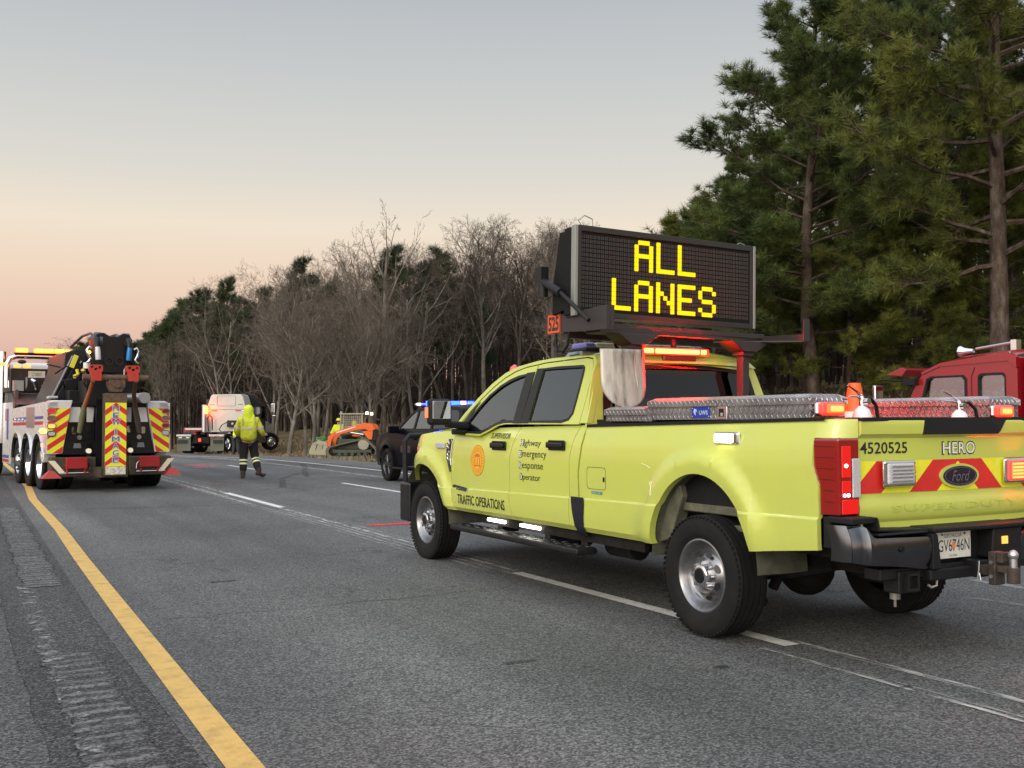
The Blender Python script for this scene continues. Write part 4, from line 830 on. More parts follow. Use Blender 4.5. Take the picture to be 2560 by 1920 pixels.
# ------------------------------------------------------------ things carried on the pickup (world coordinates via pickup offset)
def wp(x,y,z): return (PX0+x, PY0+y, z)
def diamond_plate(name='diamond_plate'):
    m = bpy.data.materials.new(name); m.use_nodes = True; n = m.node_tree.nodes; l = m.node_tree.links; b = n['Principled BSDF']
    b.inputs['Metallic'].default_value = .85; b.inputs['Roughness'].default_value = .34
    t = n.new('ShaderNodeTexCoord'); sp_ = n.new('ShaderNodeSeparateXYZ'); l.new(t.outputs['Object'], sp_.inputs[0])
    def math_(op,a,b_=None,c=None):
        q = n.new('ShaderNodeMath'); q.operation = op
        for i,x in enumerate((a,b_,c)):
            if x is None: continue
            if hasattr(x,'links') or hasattr(x,'node'): l.new(x,q.inputs[i])
            else: q.inputs[i].default_value = x
        return q.outputs[0]
    u = math_('ADD', sp_.outputs['X'], sp_.outputs['Y']); v = math_('ADD', sp_.outputs['Z'], math_('MULTIPLY', math_('SUBTRACT', sp_.outputs['X'], sp_.outputs['Y']), .0001))
    def lozenge(off, sgn):
        # cell coordinates
        P = .048
        cu = math_('SUBTRACT', math_('FRACT', math_('ADD', math_('DIVIDE', u, P), off)), .5); cv = math_('SUBTRACT', math_('FRACT', math_('ADD', math_('DIVIDE', v, P), off)), .5)
        a = math_('MULTIPLY', math_('ADD', cu, math_('MULTIPLY', cv, sgn)), .7071); c = math_('MULTIPLY', math_('SUBTRACT', cv, math_('MULTIPLY', cu, sgn)), .7071)
        d = math_('ADD', math_('ABSOLUTE', math_('MULTIPLY', a, 1.9)), math_('ABSOLUTE', math_('MULTIPLY', c, 6.5)))
        return math_('SUBTRACT', 1.0, math_('MINIMUM', d, 1.0))
    h = math_('MAXIMUM', lozenge(0.0, 1.0), lozenge(0.5, -1.0))
    bp = n.new('ShaderNodeBump'); bp.inputs['Strength'].default_value = 1; bp.inputs['Distance'].default_value = .012; l.new(h, bp.inputs['Height']); l.new(bp.outputs[0], b.inputs['Normal'])
    z = n.new('ShaderNodeTexNoise'); z.inputs['Scale'].default_value = 6; z.inputs['Detail'].default_value = 6; l.new(t.outputs['Object'], z.inputs['Vector'])
    r = ramp(n, [(.3,(.22,.22,.23)),(.7,(.40,.40,.41))]); l.new(z.outputs['Fac'], r.inputs[0]); 
    mx = n.new('ShaderNodeMixRGB'); l.new(math_('MULTIPLY',h,.8), mx.inputs[0]); l.new(r.outputs[0], mx.inputs[1]); mx.inputs[2].default_value = (.85,.84,.82,1); l.new(mx.outputs[0], b.inputs['Base Color'])
    MATS[name] = m; return m
DP = diamond_plate()
def toolbox(name, label, x0, x1, y0, y1, z0, z1, group, deep=0):
    t = thing(name, label, 'toolbox', wp((x0+x1)/2,(y0+y1)/2,z0), group=group); a = (x1-x0)/2; b = (y1-y0)/2; h = z1-z0
    MB().bb((-a,-b,0),(a,b,h-.055)).build('box_body', DP, t, bevel=.003)
    g = MB(); P = [(-a-.012,h-.058),(a+.012,h-.058),(a+.012,h-.018),(a-.03,h+.004),(-a+.03,h+.004),(-a-.012,h-.018)]
    A = [(u,-b-.012,v) for u,v in P]; B = [(u,b+.012,v) for u,v in P]; A[3] = (A[3][0],-b+.03,A[3][2]); A[4] = (A[4][0],-b+.03,A[4][2]); B[3]=(B[3][0],b-.03,B[3][2]); B[4]=(B[4][0],b-.03,B[4][2])
    g.add(A+B,[(0,1,2,3,4,5)]+[(i,(i+1)%6,(i+1)%6+6,i+6) for i in range(6)]+[(11,10,9,8,7,6)]); g.build('lid', DP, t, fixn=True)
    return t,a,b,h
tb,a,b,h = toolbox('side_toolbox','long tread plate toolbox on the near bed rail with a blue maker plate',-.935,-.655,-.985,.58,1.425,1.572,'tread plate boxes on the pickup bed')
MB().bb((-a-.003,.115,.012),(-a-.0005,.305,.087)).build('maker_plate', mat('plate_blue',(.015,.035,.30),.4), tb)
nf = lambda u,v,t:(-a-.0035-t,-u,v)
g = MB(); text_mb('UWS',-.225,.033,-.135,.062,nf,.001,g,bold=.02); g.prism([(-.285,.055),(-.275,.075),(-.255,.070),(-.245,.050),(-.262,.060),(-.262,.028),(-.275,.040)],nf,0,.001); [g.cyl((-a-.003,y_,z_),(-a-.006,y_,z_),.004,n=6) for y_ in (.125,.295) for z_ in (.022,.077)]; g.build('lettering', mat('plate_text',(.45,.55,.75),.5), tb)
g = MB(); g.bb((-a-.008,-.06,-.0),(-a,.035,.088)); lt = g.build('latch', CHROME, tb, bevel=.006); MB().bb((-a-.011,-.03,.02),(-a-.006,.018,.072)).build('latch_handle', BLACKG, lt, bevel=.003); MB().bb((-a-.014,-.02,.022),(-a-.010,.0,.045)).build('latch_tongue', ALU, lt, bevel=.002)
g = MB(); g.box((-.02,-b-.02,.062),(.20,.035,.078)); fl_ = g.build('flasher_housing', CHROME, tb, bevel=.015, segs=3)
g = MB(); g.box((-.01,-b-.045,.062),(.185,.040,.074)); g.build('flasher_lens', L_HALO, fl_, bevel=.018, segs=4); g = MB(); g.box((.0,-b-.053,.062),(.150,.036,.056)); g.build('hot_zone', L_MID, fl_, bevel=.015, segs=3); g = MB(); g.box((.005,-b-.060,.062),(.110,.032,.036)); g.build('lit_core', L_RED, fl_, bevel=.012, segs=3)
tb2,a2,b2,h2 = toolbox('side_toolbox','short tread-plate toolbox at the cab end of the near bed rail below the shovel',-.915,-.62,.66,1.17,1.415,1.520,'tread plate boxes on the pickup bed')
MB().bb((-a2-.006,-b2-.09,0),(-a2+.02,-b2-.001,.1)).build('bracket', DP, tb2)
tb3,a3,b3,h3 = toolbox('side_toolbox','tread-plate toolbox on the far bed rail seen across the bed, flasher at its rear end',.645,.935,-.985,1.10,1.425,1.572,'tread plate boxes on the pickup bed')
g = MB(); g.box((-.06,-b3-.02,.050),(.20,.035,.078)); fl2 = g.build('flasher_housing', CHROME, tb3, bevel=.015, segs=3)
g = MB(); g.box((-.06,-b3-.045,.050),(.170,.040,.074)); g.build('flasher_lens', L_HALO, fl2, bevel=.018, segs=4); g = MB(); g.box((-.06,-b3-.053,.050),(.135,.036,.056)); g.build('hot_zone', L_MID, fl2, bevel=.015, segs=3); g = MB(); g.box((-.06,-b3-.060,.050),(.100,.032,.036)); g.build('lit_core', L_RED, fl2, bevel=.012, segs=3)
def extinguisher(label, x, y, z, tilt, rz):
    t = thing('fire_extinguisher', label, 'extinguisher', wp(x,y,z), rz, 'fire extinguishers lying in the bed')
    g = MB(); g.tube([(0,0,-.30),(0,0,-.02),(0,0,.02),(0,0,.045)],[.058,.058,.045,.02],18); g.build('cylinder', mat('ext_white',(.75,.74,.74),.25,coat=.5), t, smooth=40)
    g = MB(); g.cyl((0,0,.04),(0,0,.10),.018,n=10); g.cyl((-.02,0,.085),(.05,0,.085),.010,n=8); g.tube([(0,0,.10),(-.05,0,.13),(-.13,0,.165)],[.012,.010,.006],6,flat=.5); g.tube([(0,0,.09),(-.06,0,.10),(-.12,0,.10)],[.008,.007,.005],6); g.cyl((.0,-.02,.07),(.0,-.05,.07),.020,n=12); g.build('valve', CHROME, t, smooth=40)
    g = MB(); g.tube([(.02,0,.085),(.08,0,.09),(.13,.0,.05),(.15,.0,-.03),(.14,.0,-.12)],.011,8); g.build('hose', BLACKP, t, smooth=60)
    t.rotation_euler = (tilt,0,rz)
extinguisher('fire extinguisher beside the traffic cone in the bed, chrome valve and black hose',-.56,-1.03,1.46,0,.1)
extinguisher('fire extinguisher further right by the far toolbox, chrome valve standing over the tailgate',.40,-.95,1.44,0,-.15)
# traffic cone
tc_ = thing('traffic_cone','orange traffic cone with white collar standing in the pickup bed','cone',wp(.265,-.20,.905))
g = MB(); g.lathe([(.0,.20),(.02,.20)],(0,0,0),(0,0,1),24); g.box((0,0,.015),(.38,.38,.03)); g.lathe([(.03,.155),(.25,.118),(.40,.092)],(0,0,0),(0,0,1),24); g.lathe([(.575,.070),(.73,.050),(.745,.050)],(0,0,0),(0,0,1),24); g.lathe([(.745,.044),(.775,.040),(.775,.028)],(0,0,0),(0,0,1),24); g.build('cone_body', ORANGE, tc_, smooth=40)
g = MB(); g.lathe([(.40,.0925),(.575,.0705)],(0,0,0),(0,0,1),24); g.build('white_collar', WHITER, tc_, smooth=40)
# scoop shovel hung from the rack
sh = thing('scoop_shovel','scratched aluminium scoop shovel hanging blade down behind the cab','shovel',wp(-.735,1.22,1.515),-.03)
nu,nv = 14,20
def blade(i,j):
    v = j/nv; hw = .205 if v > .42 else .205*sqrt(max(.0,1-((.42-v)/.42)**2)); x = (i/nu*2-1)*hw; hw2 = hw*(.92+.0*v)
    z = v*.46; y = -.05+.030*(x/.185)**2+.0015*cos(x*60+v*2)-.03*(1-v)
    return (x, y-.01*smooth((.5-v)/.5), z)
SHV = bpy.data.materials.new('worn_aluminium'); SHV.use_nodes = True; n = SHV.node_tree.nodes; l = SHV.node_tree.links; b_ = n['Principled BSDF']
t_ = n.new('ShaderNodeTexCoord'); mp_ = n.new('ShaderNodeMapping'); mp_.inputs['Scale'].default_value = (14,14,3.2); l.new(t_.outputs['Object'],mp_.inputs[0]); z_ = n.new('ShaderNodeTexNoise'); z_.inputs['Scale'].default_value = 1; z_.inputs['Detail'].default_value = 6; l.new(mp_.outputs[0],z_.inputs[0])
r_ = ramp(n,[(.30,(.05,.035,.03)),(.37,(.28,.26,.22)),(.55,(.52,.49,.43)),(.7,(.38,.36,.31))]); l.new(z_.outputs['Fac'],r_.inputs[0]); l.new(r_.outputs[0],b_.inputs['Base Color']); b_.inputs['Metallic'].default_value = .45; b_.inputs['Roughness'].default_value = .42
g = MB(); g.grid(blade, range(nu+1), range(nv+1)); bl = g.build('blade', SHV, sh, smooth=70); sm = bl.modifiers.new('thick','SOLIDIFY'); sm.thickness = .004
g = MB(); [g.tube([(x0,-.052,.44),(x0+.012,-.052,.30),(x0+.035,-.054,.18),(x1,-.056,.05)],[.004,.006,.007,.003],6) for x0,x1 in ((-.10,-.04),(.0,.012),(.08,.085))]; g.build('blade_ribs', SHV, bl, smooth=60)
g = MB(); g.tube([(-.02,-.025,.40),(-.02,.03,.10),(-.02,.06,-.45)],.016,10); g.build('handle', mat('ash_wood',(.35,.22,.12),.6,var=.2,vs=20), sh, smooth=60)
# roof lightbar (clear/white bar on the cab, blue end)
rb = thing('roof_lightbar','slim clear lightbar with a blue end lens on the pickup cab roof','lightbar',wp(0,2.02,2.02))
g = MB(); g.box((0,0,.0),(1.26,.26,.025)); g.build('bar_base', BLACKM, rb, bevel=.01)
g = MB(); g.box((0,0,.038),(1.04,.25,.045)); g.build('clear_cover', mat('clear_cover',(.62,.60,.55),.25,coat=.5,var=.2,vs=20), rb, bevel=.014, segs=3)
g = MB(); [g.box((s_*.575,0,.034),(.10,.24,.052)) for s_ in (-1,1)]; g.build('blue_lens', mat('blue_lens',(.16,.17,.60),.2,coat=.6), rb, bevel=.02, segs=3, split=True)
g = MB(); 
for s_ in (-1,1): g.tube([(s_*.52,0,-.01),(s_*.72,0,-.045),(s_*.765,0,-.10)],[.02,.02,.02],4); g.box((s_*.50,0,-.03),(.25,.12,.04))
g.build('mount_straps', mat('strap_grey',(.38,.39,.42),.4,metal=.5), rb)
# ------------------------------------------------------------ message sign and its rack
sg = thing('message_sign','black LED message board reading ALL LANES raised over the pickup cab','message sign',wp(0,1.57,2.09))
sx0,sx1 = -1.012,.832; z0,z1 = .150,.850
sg.rotation_euler = (0,.019,0)
BOARD = mat('sign_black',(.010,.010,.009),.65,spec=.15,bump=.05,bs=200)
lean = .035
def sf(u,v,t): return (u-.025*(v-z0)*0, -.10-t+lean*0*(v-z0), v)
g = MB(); g.bb((sx0,-.10,z0),(sx1,.06,z1)); cab_ = g.build('sign_cabinet', BOARD, sg, bevel=.006)
g = MB(); # frame
fw = .022
g.bb((sx0-.006,-.115,z0-.01),(sx0+fw,-.055,z1+.01)); g.bb((sx1-fw,-.115,z0-.01),(sx1+.004,-.06,z1+.01)); 
fo = g.build('side_frame', mat('frame_light',(.30,.315,.29),.4,metal=.5), cab_, bevel=.003, split=True)
g = MB(); g.bb((sx0+fw,-.114,z1-.035),(sx1-fw,.066,z1+.012)); g.bb((sx0+fw,-.114,z0-.012),(sx1-fw,.066,z0+.03)); g.bb((sx0+.02,-.113,z0),(sx0+.055,-.10,z1)); g.bb((sx1-.055,-.113,z0),(sx1-.02,-.10,z1)); g.build('top_and_bottom_frame', mat('frame_dark',(.03,.032,.028),.35,metal=.3), cab_, bevel=.003)
# wedge housing behind
g = MB(); g.prism([(.062,z0+.05),(.24,z0+.02),(.24,z0+.25),(.14,z1-.02),(.062,z1-.02)],lambda u,v,t:(t,u,v),sx0+.005,sx1-.02); g.build('rear_housing', BOARD, cab_, fixn=True)
NC,NR = 47,16; pit = (sx1-sx0-.125)/NC; pr = (z1-z0-.115)/NR
FONT = {'A':['01110','10001','10001','11111','10001','10001','10001'],'L':['10000','10000','10000','10000','10000','10000','11111'],'N':['10001','11001','11001','10101','10011','10001','10001'],'E':['11111','10000','10000','11110','10000','10000','11111'],'S':['01110','10001','10000','01110','00001','10001','01110']}
FONT['N'] = ['10001','10001','11001','10101','10011','10001','10001']
FONT['S'] = ['01110','10001','10000','01110','00001','10001','01110']
lit = set()
for word,row in (('ALL',0),('LANES',9)):
    c0 = (NC-(6*len(word)-1))//2-1
    for k,ch in enumerate(word):
        for r_,line in enumerate(FONT[ch]):
            for c_,b__ in enumerate(line):
                if b__ == '1': lit.add((c0+6*k+c_,row+r_))
gd = MB(); GLS = {}
for c_ in range(NC):
    for r_ in range(NR):
        x = sx0+.060+(c_+.5)*pit; z = z1-.055-(r_+.5)*pr
        if (c_,r_) in lit:
            c00 = 14 if r_ < 8 else 8; gl = GLS.setdefault((r_ < 8,(c_-c00)//6), MB())
            for dx in (-.25,.25):
                for dz in (-.25,.25): gl.cyl((x+dx*pit*1.05,-.101,z+dz*pr*.98),(x+dx*pit*1.05,-.108,z+dz*pr*.98),.0098,n=8)
            gl.box((x,-.1025,z),(pit*.97,.004,pr*.86))
        else:
            for dx in (-.22,.22):
                for dz in (-.25,0,.25): gd.box((x+dx*pit,-.1012,z+dz*pr),(.0085,.003,.0035))
gd.build('unlit_pixels', mat('led_grey',(.13,.13,.118),.5,spec=.2), cab_)
[q.build('lit_letter', L_LED, cab_) for q in GLS.values()]
g = MB()
for k in range(1,8): x = sx0+.075+k*6*pit; g.bb((x-.001,-.1002,z0+.05),(x+.001,-.1008,z1-.05))
g.build('panel_joints', BLACKINK, cab_)
g = MB(); g.tube([(sx0+.10,-.05,z1+.01),(sx0+.06,-.05,z1+.06),(sx0+.12,-.05,z1+.105),(sx0+.20,-.04,z1+.085),(sx0+.20,-.05,z1+.03),(sx0+.15,-.05,z1+.015)],.0045,6); g.tube([(sx1-.18,-.05,z1+.01),(sx1-.12,-.05,z1+.04),(sx1-.07,-.05,z1+.03),(sx1-.05,-.05,z1+.01)],.004,6); g.build('lifting_cable', mat('cable_grey',(.25,.25,.24),.5), cab_, split=True)
# rack: beams, posts, cross members
g = MB(); bx = []
RZ0,RZ1 = .005,.190
RACK = mat('rack_paint',(.035,.030,.030),.5,spec=.4)
rkb = MB()
for s_,y0,y1 in ((-1,-.50,.40),(1,-.62,.30)):
    x = s_*.955
    rkb.prism([(y0,RZ0),(y1,RZ0+.03),(y1,RZ1-.02),(y0+.25,RZ1-.01),(y0,RZ1)] if s_ < 0 else [(y0,RZ0),(y0+.03,RZ0),(y1,RZ0+.04),(y1,RZ0+.085),(y0+.03,RZ0+.06),(y0+.03,RZ1),(y0,RZ1)],lambda u,v,t:(t,u,v),x-.02,x+.02)
    rkb.bb((x-s_*.018,y0-.006,RZ0),(x-s_*.05,y0+.006,RZ1))
    if s_ > 0: rkb.prism([(.93,-.62),(.93,-.50),(.62,-.08),(.40,-.08)],lambda u,v,t:(u,v,t),RZ0-.006,RZ0+.004)
rkb.bb((-.95,-.10,.06),(.95,-.04,.10)); rkb.bb((-.95,.10,-.02),(.95,.16,.04)); rkb.bb((-.90,-.30,.0),(-.4,-.1,.05)); rkb.build('rack_frame', RACK, sg, fixn=True, bevel=.003)
g = MB()
for s_ in (-1,1):
    x = .57*s_; g.bb((x-.035,-.30,-1.15),(x+.035,-.22,-.10))
g.build('rack_posts', RACK, sg, fixn=True, bevel=.004, split=True)
g = MB()
for s_ in (-1,1):
    x = .57*s_; g.prism([(x-.20,.0),(x+.20,.0),(x+.07,-.085),(x-.07,-.085)],lambda u,v,t:(u,t,v),-.36,-.16); g.prism([(x-.06,-.085),(x+.06,-.085),(x+.06,-.115),(x+.045,-.12),(x-.045,-.12),(x-.06,-.115)],lambda u,v,t:(u,t,v),-.33,-.19)
g.build('post_head', RACK, sg, fixn=True, bevel=.004, split=True)
g = MB()
for y_,z_ in ((-.20,.035),(-.30,.012)): g.bb((-.50,y_-.009,z_-.007),(.42,y_+.009,z_+.007))
g.build('rack_rail', RACK, sg, split=True)
# actuator strut, plate 525, hoses
g = MB(); g.cyl((-1.065,.33,.46),(-1.065,.02,.33),.035,n=12); g.cyl((-1.065,.02,.33),(-1.03,-.34,.08),.018,n=10); g.cyl((-1.065,.30,.44),(-1.065,.30,.32),.045,n=12); g.box((-1.06,.33,.50),(.07,.10,.14)); g.build('lift_actuator', BLACKM, sg, smooth=40)
g = MB(); g.tube([(-.98,.22,.03),(-.98,.23,-.06),(-.98,.19,-.12),(-.98,.10,-.13),(-.98,.04,-.08),(-.98,.02,.02)],.012,8); g.tube([(-.6,-.05,-.02),(-.58,-.05,-.08),(-.50,-.04,-.13),(-.40,-.03,-.15)],.013,8); g.build('cable_loop', BLACKP, sg, smooth=60, split=True)
g = MB(); g.bb((-.977,.16,.02),(-.981,.37,.19)); np_ = g.build('number_plate', mat('orange_plate',(.75,.10,.025),.5), sg)
g = MB(); q_ = lambda u,v,t:(-.982-t,-u,v); text_mb('525',-.345,.045,-.185,.165,q_,.001,g,bold=.03); fr_ = [(-.368,.022),(-.162,.022),(-.162,.188),(-.368,.188)]; g.plate(fr_,[[(-.360,.030),(-.170,.030),(-.170,.180),(-.360,.180)]],q_,0,.0006); g.build('lettering', BLACKINK, np_)
# red light bar below the sign
lb = thing('red_lightbar','glowing red warning bar behind the cab under the message sign','lightbar',wp(-.085,1.40,1.985))
g = MB(); g.box((0,.0,0),(.68,.035,.05)); g.build('bar_body', BLACKM, lb, bevel=.008)
g = MB(); [g.box((x,-.024,0),(w_,.020,.040)) for x,w_ in ((-.275,.10),(.015,.45),(.285,.06))]; g.build('lit_bar', L_BAR, lb, bevel=.008, split=True); g = MB(); g.box((0,-.012,0),(.69,.028,.056)); g.build('red_cover', L_HALO, lb, bevel=.01)
g = MB(); g.bb((-.02,-.0,.02),(.02,.02,.10)); g.build('bracket', BLACKM, lb)
# ------------------------------------------------------------ trees
def barkmat(name, a, b_, c, sc=3):
    m = bpy.data.materials.new(name); m.use_nodes = True; n = m.node_tree.nodes; l = m.node_tree.links; b = n['Principled BSDF']
    t = n.new('ShaderNodeTexCoord'); mp = n.new('ShaderNodeMapping'); mp.inputs['Scale'].default_value = (1,1,.35); l.new(t.outputs['Object'],mp.inputs[0])
    z = n.new('ShaderNodeTexNoise'); z.inputs['Scale'].default_value = sc; z.inputs['Detail'].default_value = 8; z.inputs['Roughness'].default_value = .75; l.new(mp.outputs[0],z.inputs[0])
    r = ramp(n,[(.3,a),(.5,b_),(.72,c)]); l.new(z.outputs['Fac'],r.inputs[0])
    oi = n.new('ShaderNodeObjectInfo'); rr = ramp(n,[(0,(.7,.68,.68)),(1,(1.25,1.22,1.2))]); l.new(oi.outputs['Random'],rr.inputs[0])
    mx = n.new('ShaderNodeMixRGB'); mx.blend_type = 'MULTIPLY'; mx.inputs[0].default_value = 1; l.new(r.outputs[0],mx.inputs[1]); l.new(rr.outputs[0],mx.inputs[2]); l.new(mx.outputs[0],b.inputs['Base Color'])
    b.inputs['Roughness'].default_value = .9; b.inputs['Specular IOR Level'].default_value = .15
    bp = n.new('ShaderNodeBump'); bp.inputs['Strength'].default_value = .8; bp.inputs['Distance'].default_value = .03; l.new(z.outputs['Fac'],bp.inputs['Height']); l.new(bp.outputs[0],b.inputs['Normal'])
    MATS[name] = m; return m
BARKG = barkmat('grey_bark',(.05,.044,.037),(.16,.145,.122),(.36,.33,.285))
BARKD = barkmat('dark_bark',(.022,.018,.015),(.062,.051,.042),(.115,.096,.078))
BARKP = barkmat('pine_bark',(.022,.017,.013),(.075,.056,.043),(.18,.15,.125),5)
TWIG = barkmat('twig_bark',(.075,.063,.051),(.14,.118,.096),(.23,.195,.16),1.2)
TWIGD = barkmat('twig_dark',(.022,.0175,.015),(.044,.035,.029),(.078,.062,.051),1.2)
def needlemat(name, c0, c1, c2):
    m = bpy.data.materials.new(name); m.use_nodes = True; n = m.node_tree.nodes; l = m.node_tree.links; b = n['Principled BSDF']
    t = n.new('ShaderNodeTexCoord'); z = n.new('ShaderNodeTexNoise'); z.inputs['Scale'].default_value = .8; z.inputs['Detail'].default_value = 5; l.new(t.outputs['Object'],z.inputs[0])
    r = ramp(n,[(.32,c0),(.5,c1),(.68,c2)]); l.new(z.outputs['Fac'],r.inputs[0])
    oi = n.new('ShaderNodeObjectInfo'); rr = ramp(n,[(0,(.75,.8,.8)),(1,(1.2,1.15,1.0))]); l.new(oi.outputs['Random'],rr.inputs[0])
    mx = n.new('ShaderNodeMixRGB'); mx.blend_type = 'MULTIPLY'; mx.inputs[0].default_value = 1; l.new(r.outputs[0],mx.inputs[1]); l.new(rr.outputs[0],mx.inputs[2]); l.new(mx.outputs[0],b.inputs['Base Color'])
    b.inputs['Roughness'].default_value = .6; b.inputs['Specular IOR Level'].default_value = .3
    tr = n.new('ShaderNodeBsdfTranslucent'); l.new(mx.outputs[0],tr.inputs[0]); ms = n.new('ShaderNodeMixShader'); ms.inputs[0].default_value = .25; l.new(b.outputs[0],ms.inputs[1]); l.new(tr.outputs[0],ms.inputs[2]); l.new(ms.outputs[0],n['Material Output'].inputs[0])
    MATS[name] = m; return m
NEED = needlemat('pine_needles',(.045,.068,.024),(.090,.125,.036),(.155,.19,.052))
NEEDY = needlemat('pine_needles_olive',(.060,.076,.020),(.125,.145,.030),(.20,.215,.048))
NEEDF = needlemat('far_pine_needles',(.022,.036,.016),(.042,.066,.024),(.070,.096,.034))
def rv(a=1): return Vector((random.gauss(0,a),random.gauss(0,a),random.gauss(0,a)))
def grow(MBs, p, d, Ln, r, lev, cfg):
    """one branch; spawns children"""
    nseg = cfg['seg'][lev]; pts = [p.copy()]; q = p.copy(); dd = d.normalized(); rs = [r]
    for i in range(nseg):
        dd = (dd + rv(cfg['wob'][lev]) + Vector((0,0,cfg['up'][lev]))).normalized(); q = q+dd*(Ln/nseg); pts.append(q.copy()); rs.append(r*(1-(i+1)/nseg*cfg['taper'][lev]))
    MBs[min(lev,len(MBs)-1)].tube(pts, rs, (7,5,4,3,3,3)[lev], cap=False)
    if lev >= cfg['max']: return
    nch = cfg['n'][lev]; nch = random.randint(int(nch*.8),int(nch*1.2+.5)); a0 = random.random()*6.28
    for k in range(nch):
        t = cfg['t0'][lev]+(1-cfg['t0'][lev])*((k+random.random()*.8)/nch); t = min(.98,t); f = t*nseg; i = min(nseg-1,int(f)); pp = pts[i].lerp(pts[i+1],f-i)
        dr = (pts[i+1]-pts[i]).normalized(); X,Y,_ = frame(dr); a = a0+k*2.4+random.gauss(0,.3); ang = radians(random.gauss(cfg['ang'][lev],9))
        nd = dr*cos(ang)+(X*cos(a)+Y*sin(a))*sin(ang)
        ll = Ln*cfg['len'][lev]*(1-.45*t*cfg.get('cone',1))*random.uniform(.7,1.2); rr = max(cfg['rmin'], rs[i]*cfg['rad'][lev]*random.uniform(.8,1.1))
        grow(MBs, pp, nd, ll, rr, lev+1, cfg)
VASE = dict(max=4, seg=[6,5,4,3,2], wob=[.06,.13,.18,.22,.25], up=[.02,.06,.05,.04,.04], taper=[.72,.8,.85,.85,.8], n=[10,8,7,7,0], t0=[.24,.2,.15,.10,0], ang=[44,44,46,46,40], len=[.60,.52,.48,.46,.4], rad=[.55,.55,.55,.55,.5], rmin=.0075, cone=.8)
TALL = dict(VASE, up=[.02,.12,.08,.06,.05], n=[13,8,7,6,0], t0=[.34,.18,.15,.1,0], ang=[38,40,42,44,40], len=[.44,.52,.5,.48,.4])
def bare_proto(kind, h, r, stems=1, bark=None, tw=None, seed=1, lean=0, cfgmod=None):
    random.seed(seed); tr = MB(); cr = MB(); cfg = dict(VASE if kind=='vase' else TALL)
    if cfgmod: cfg.update(cfgmod)
    for s_ in range(stems):
        a = 6.28*s_/max(1,stems)+random.random(); off = Vector((cos(a)*.25*(stems>1),sin(a)*.25*(stems>1),-.15)); d = Vector((cos(a)*(.16*(stems>1)+lean)+random.gauss(0,.03),sin(a)*.16*(stems>1)+random.gauss(0,.03),1))
        grow([tr,tr,cr], off, d, h*(.86 if kind=='vase' else .92)*random.uniform(.9,1.0), r*(1 if stems==1 else .75), 0, cfg)
    return tr,cr
def far(o): o.location = (0,0,-500)
protos = []
def make_bare(name, *a, bark=BARKG, tw=TWIG, **k):
    tr,cr = bare_proto(*a, **k); e = bpy.data.objects.new(name, None); link(e); tr.build('trunk', bark, e, smooth=60); cr.build('crown', tw, e); protos.append(e); return e
B = [make_bare('bare_tree','vase',11,.17,stems=2,seed=11), make_bare('bare_tree','vase',11,.20,stems=3,seed=12), make_bare('bare_tree','tall',11,.16,seed=13), make_bare('bare_tree','tall',11,.17,seed=14,bark=BARKD,tw=TWIGD),
     make_bare('bare_tree','tall',11,.16,seed=15,stems=2,bark=BARKD,tw=TWIGD), make_bare('bare_tree','vase',11,.18,seed=16,lean=.22,cfgmod=dict(t0=[.22,.2,.2,.15,0]))]
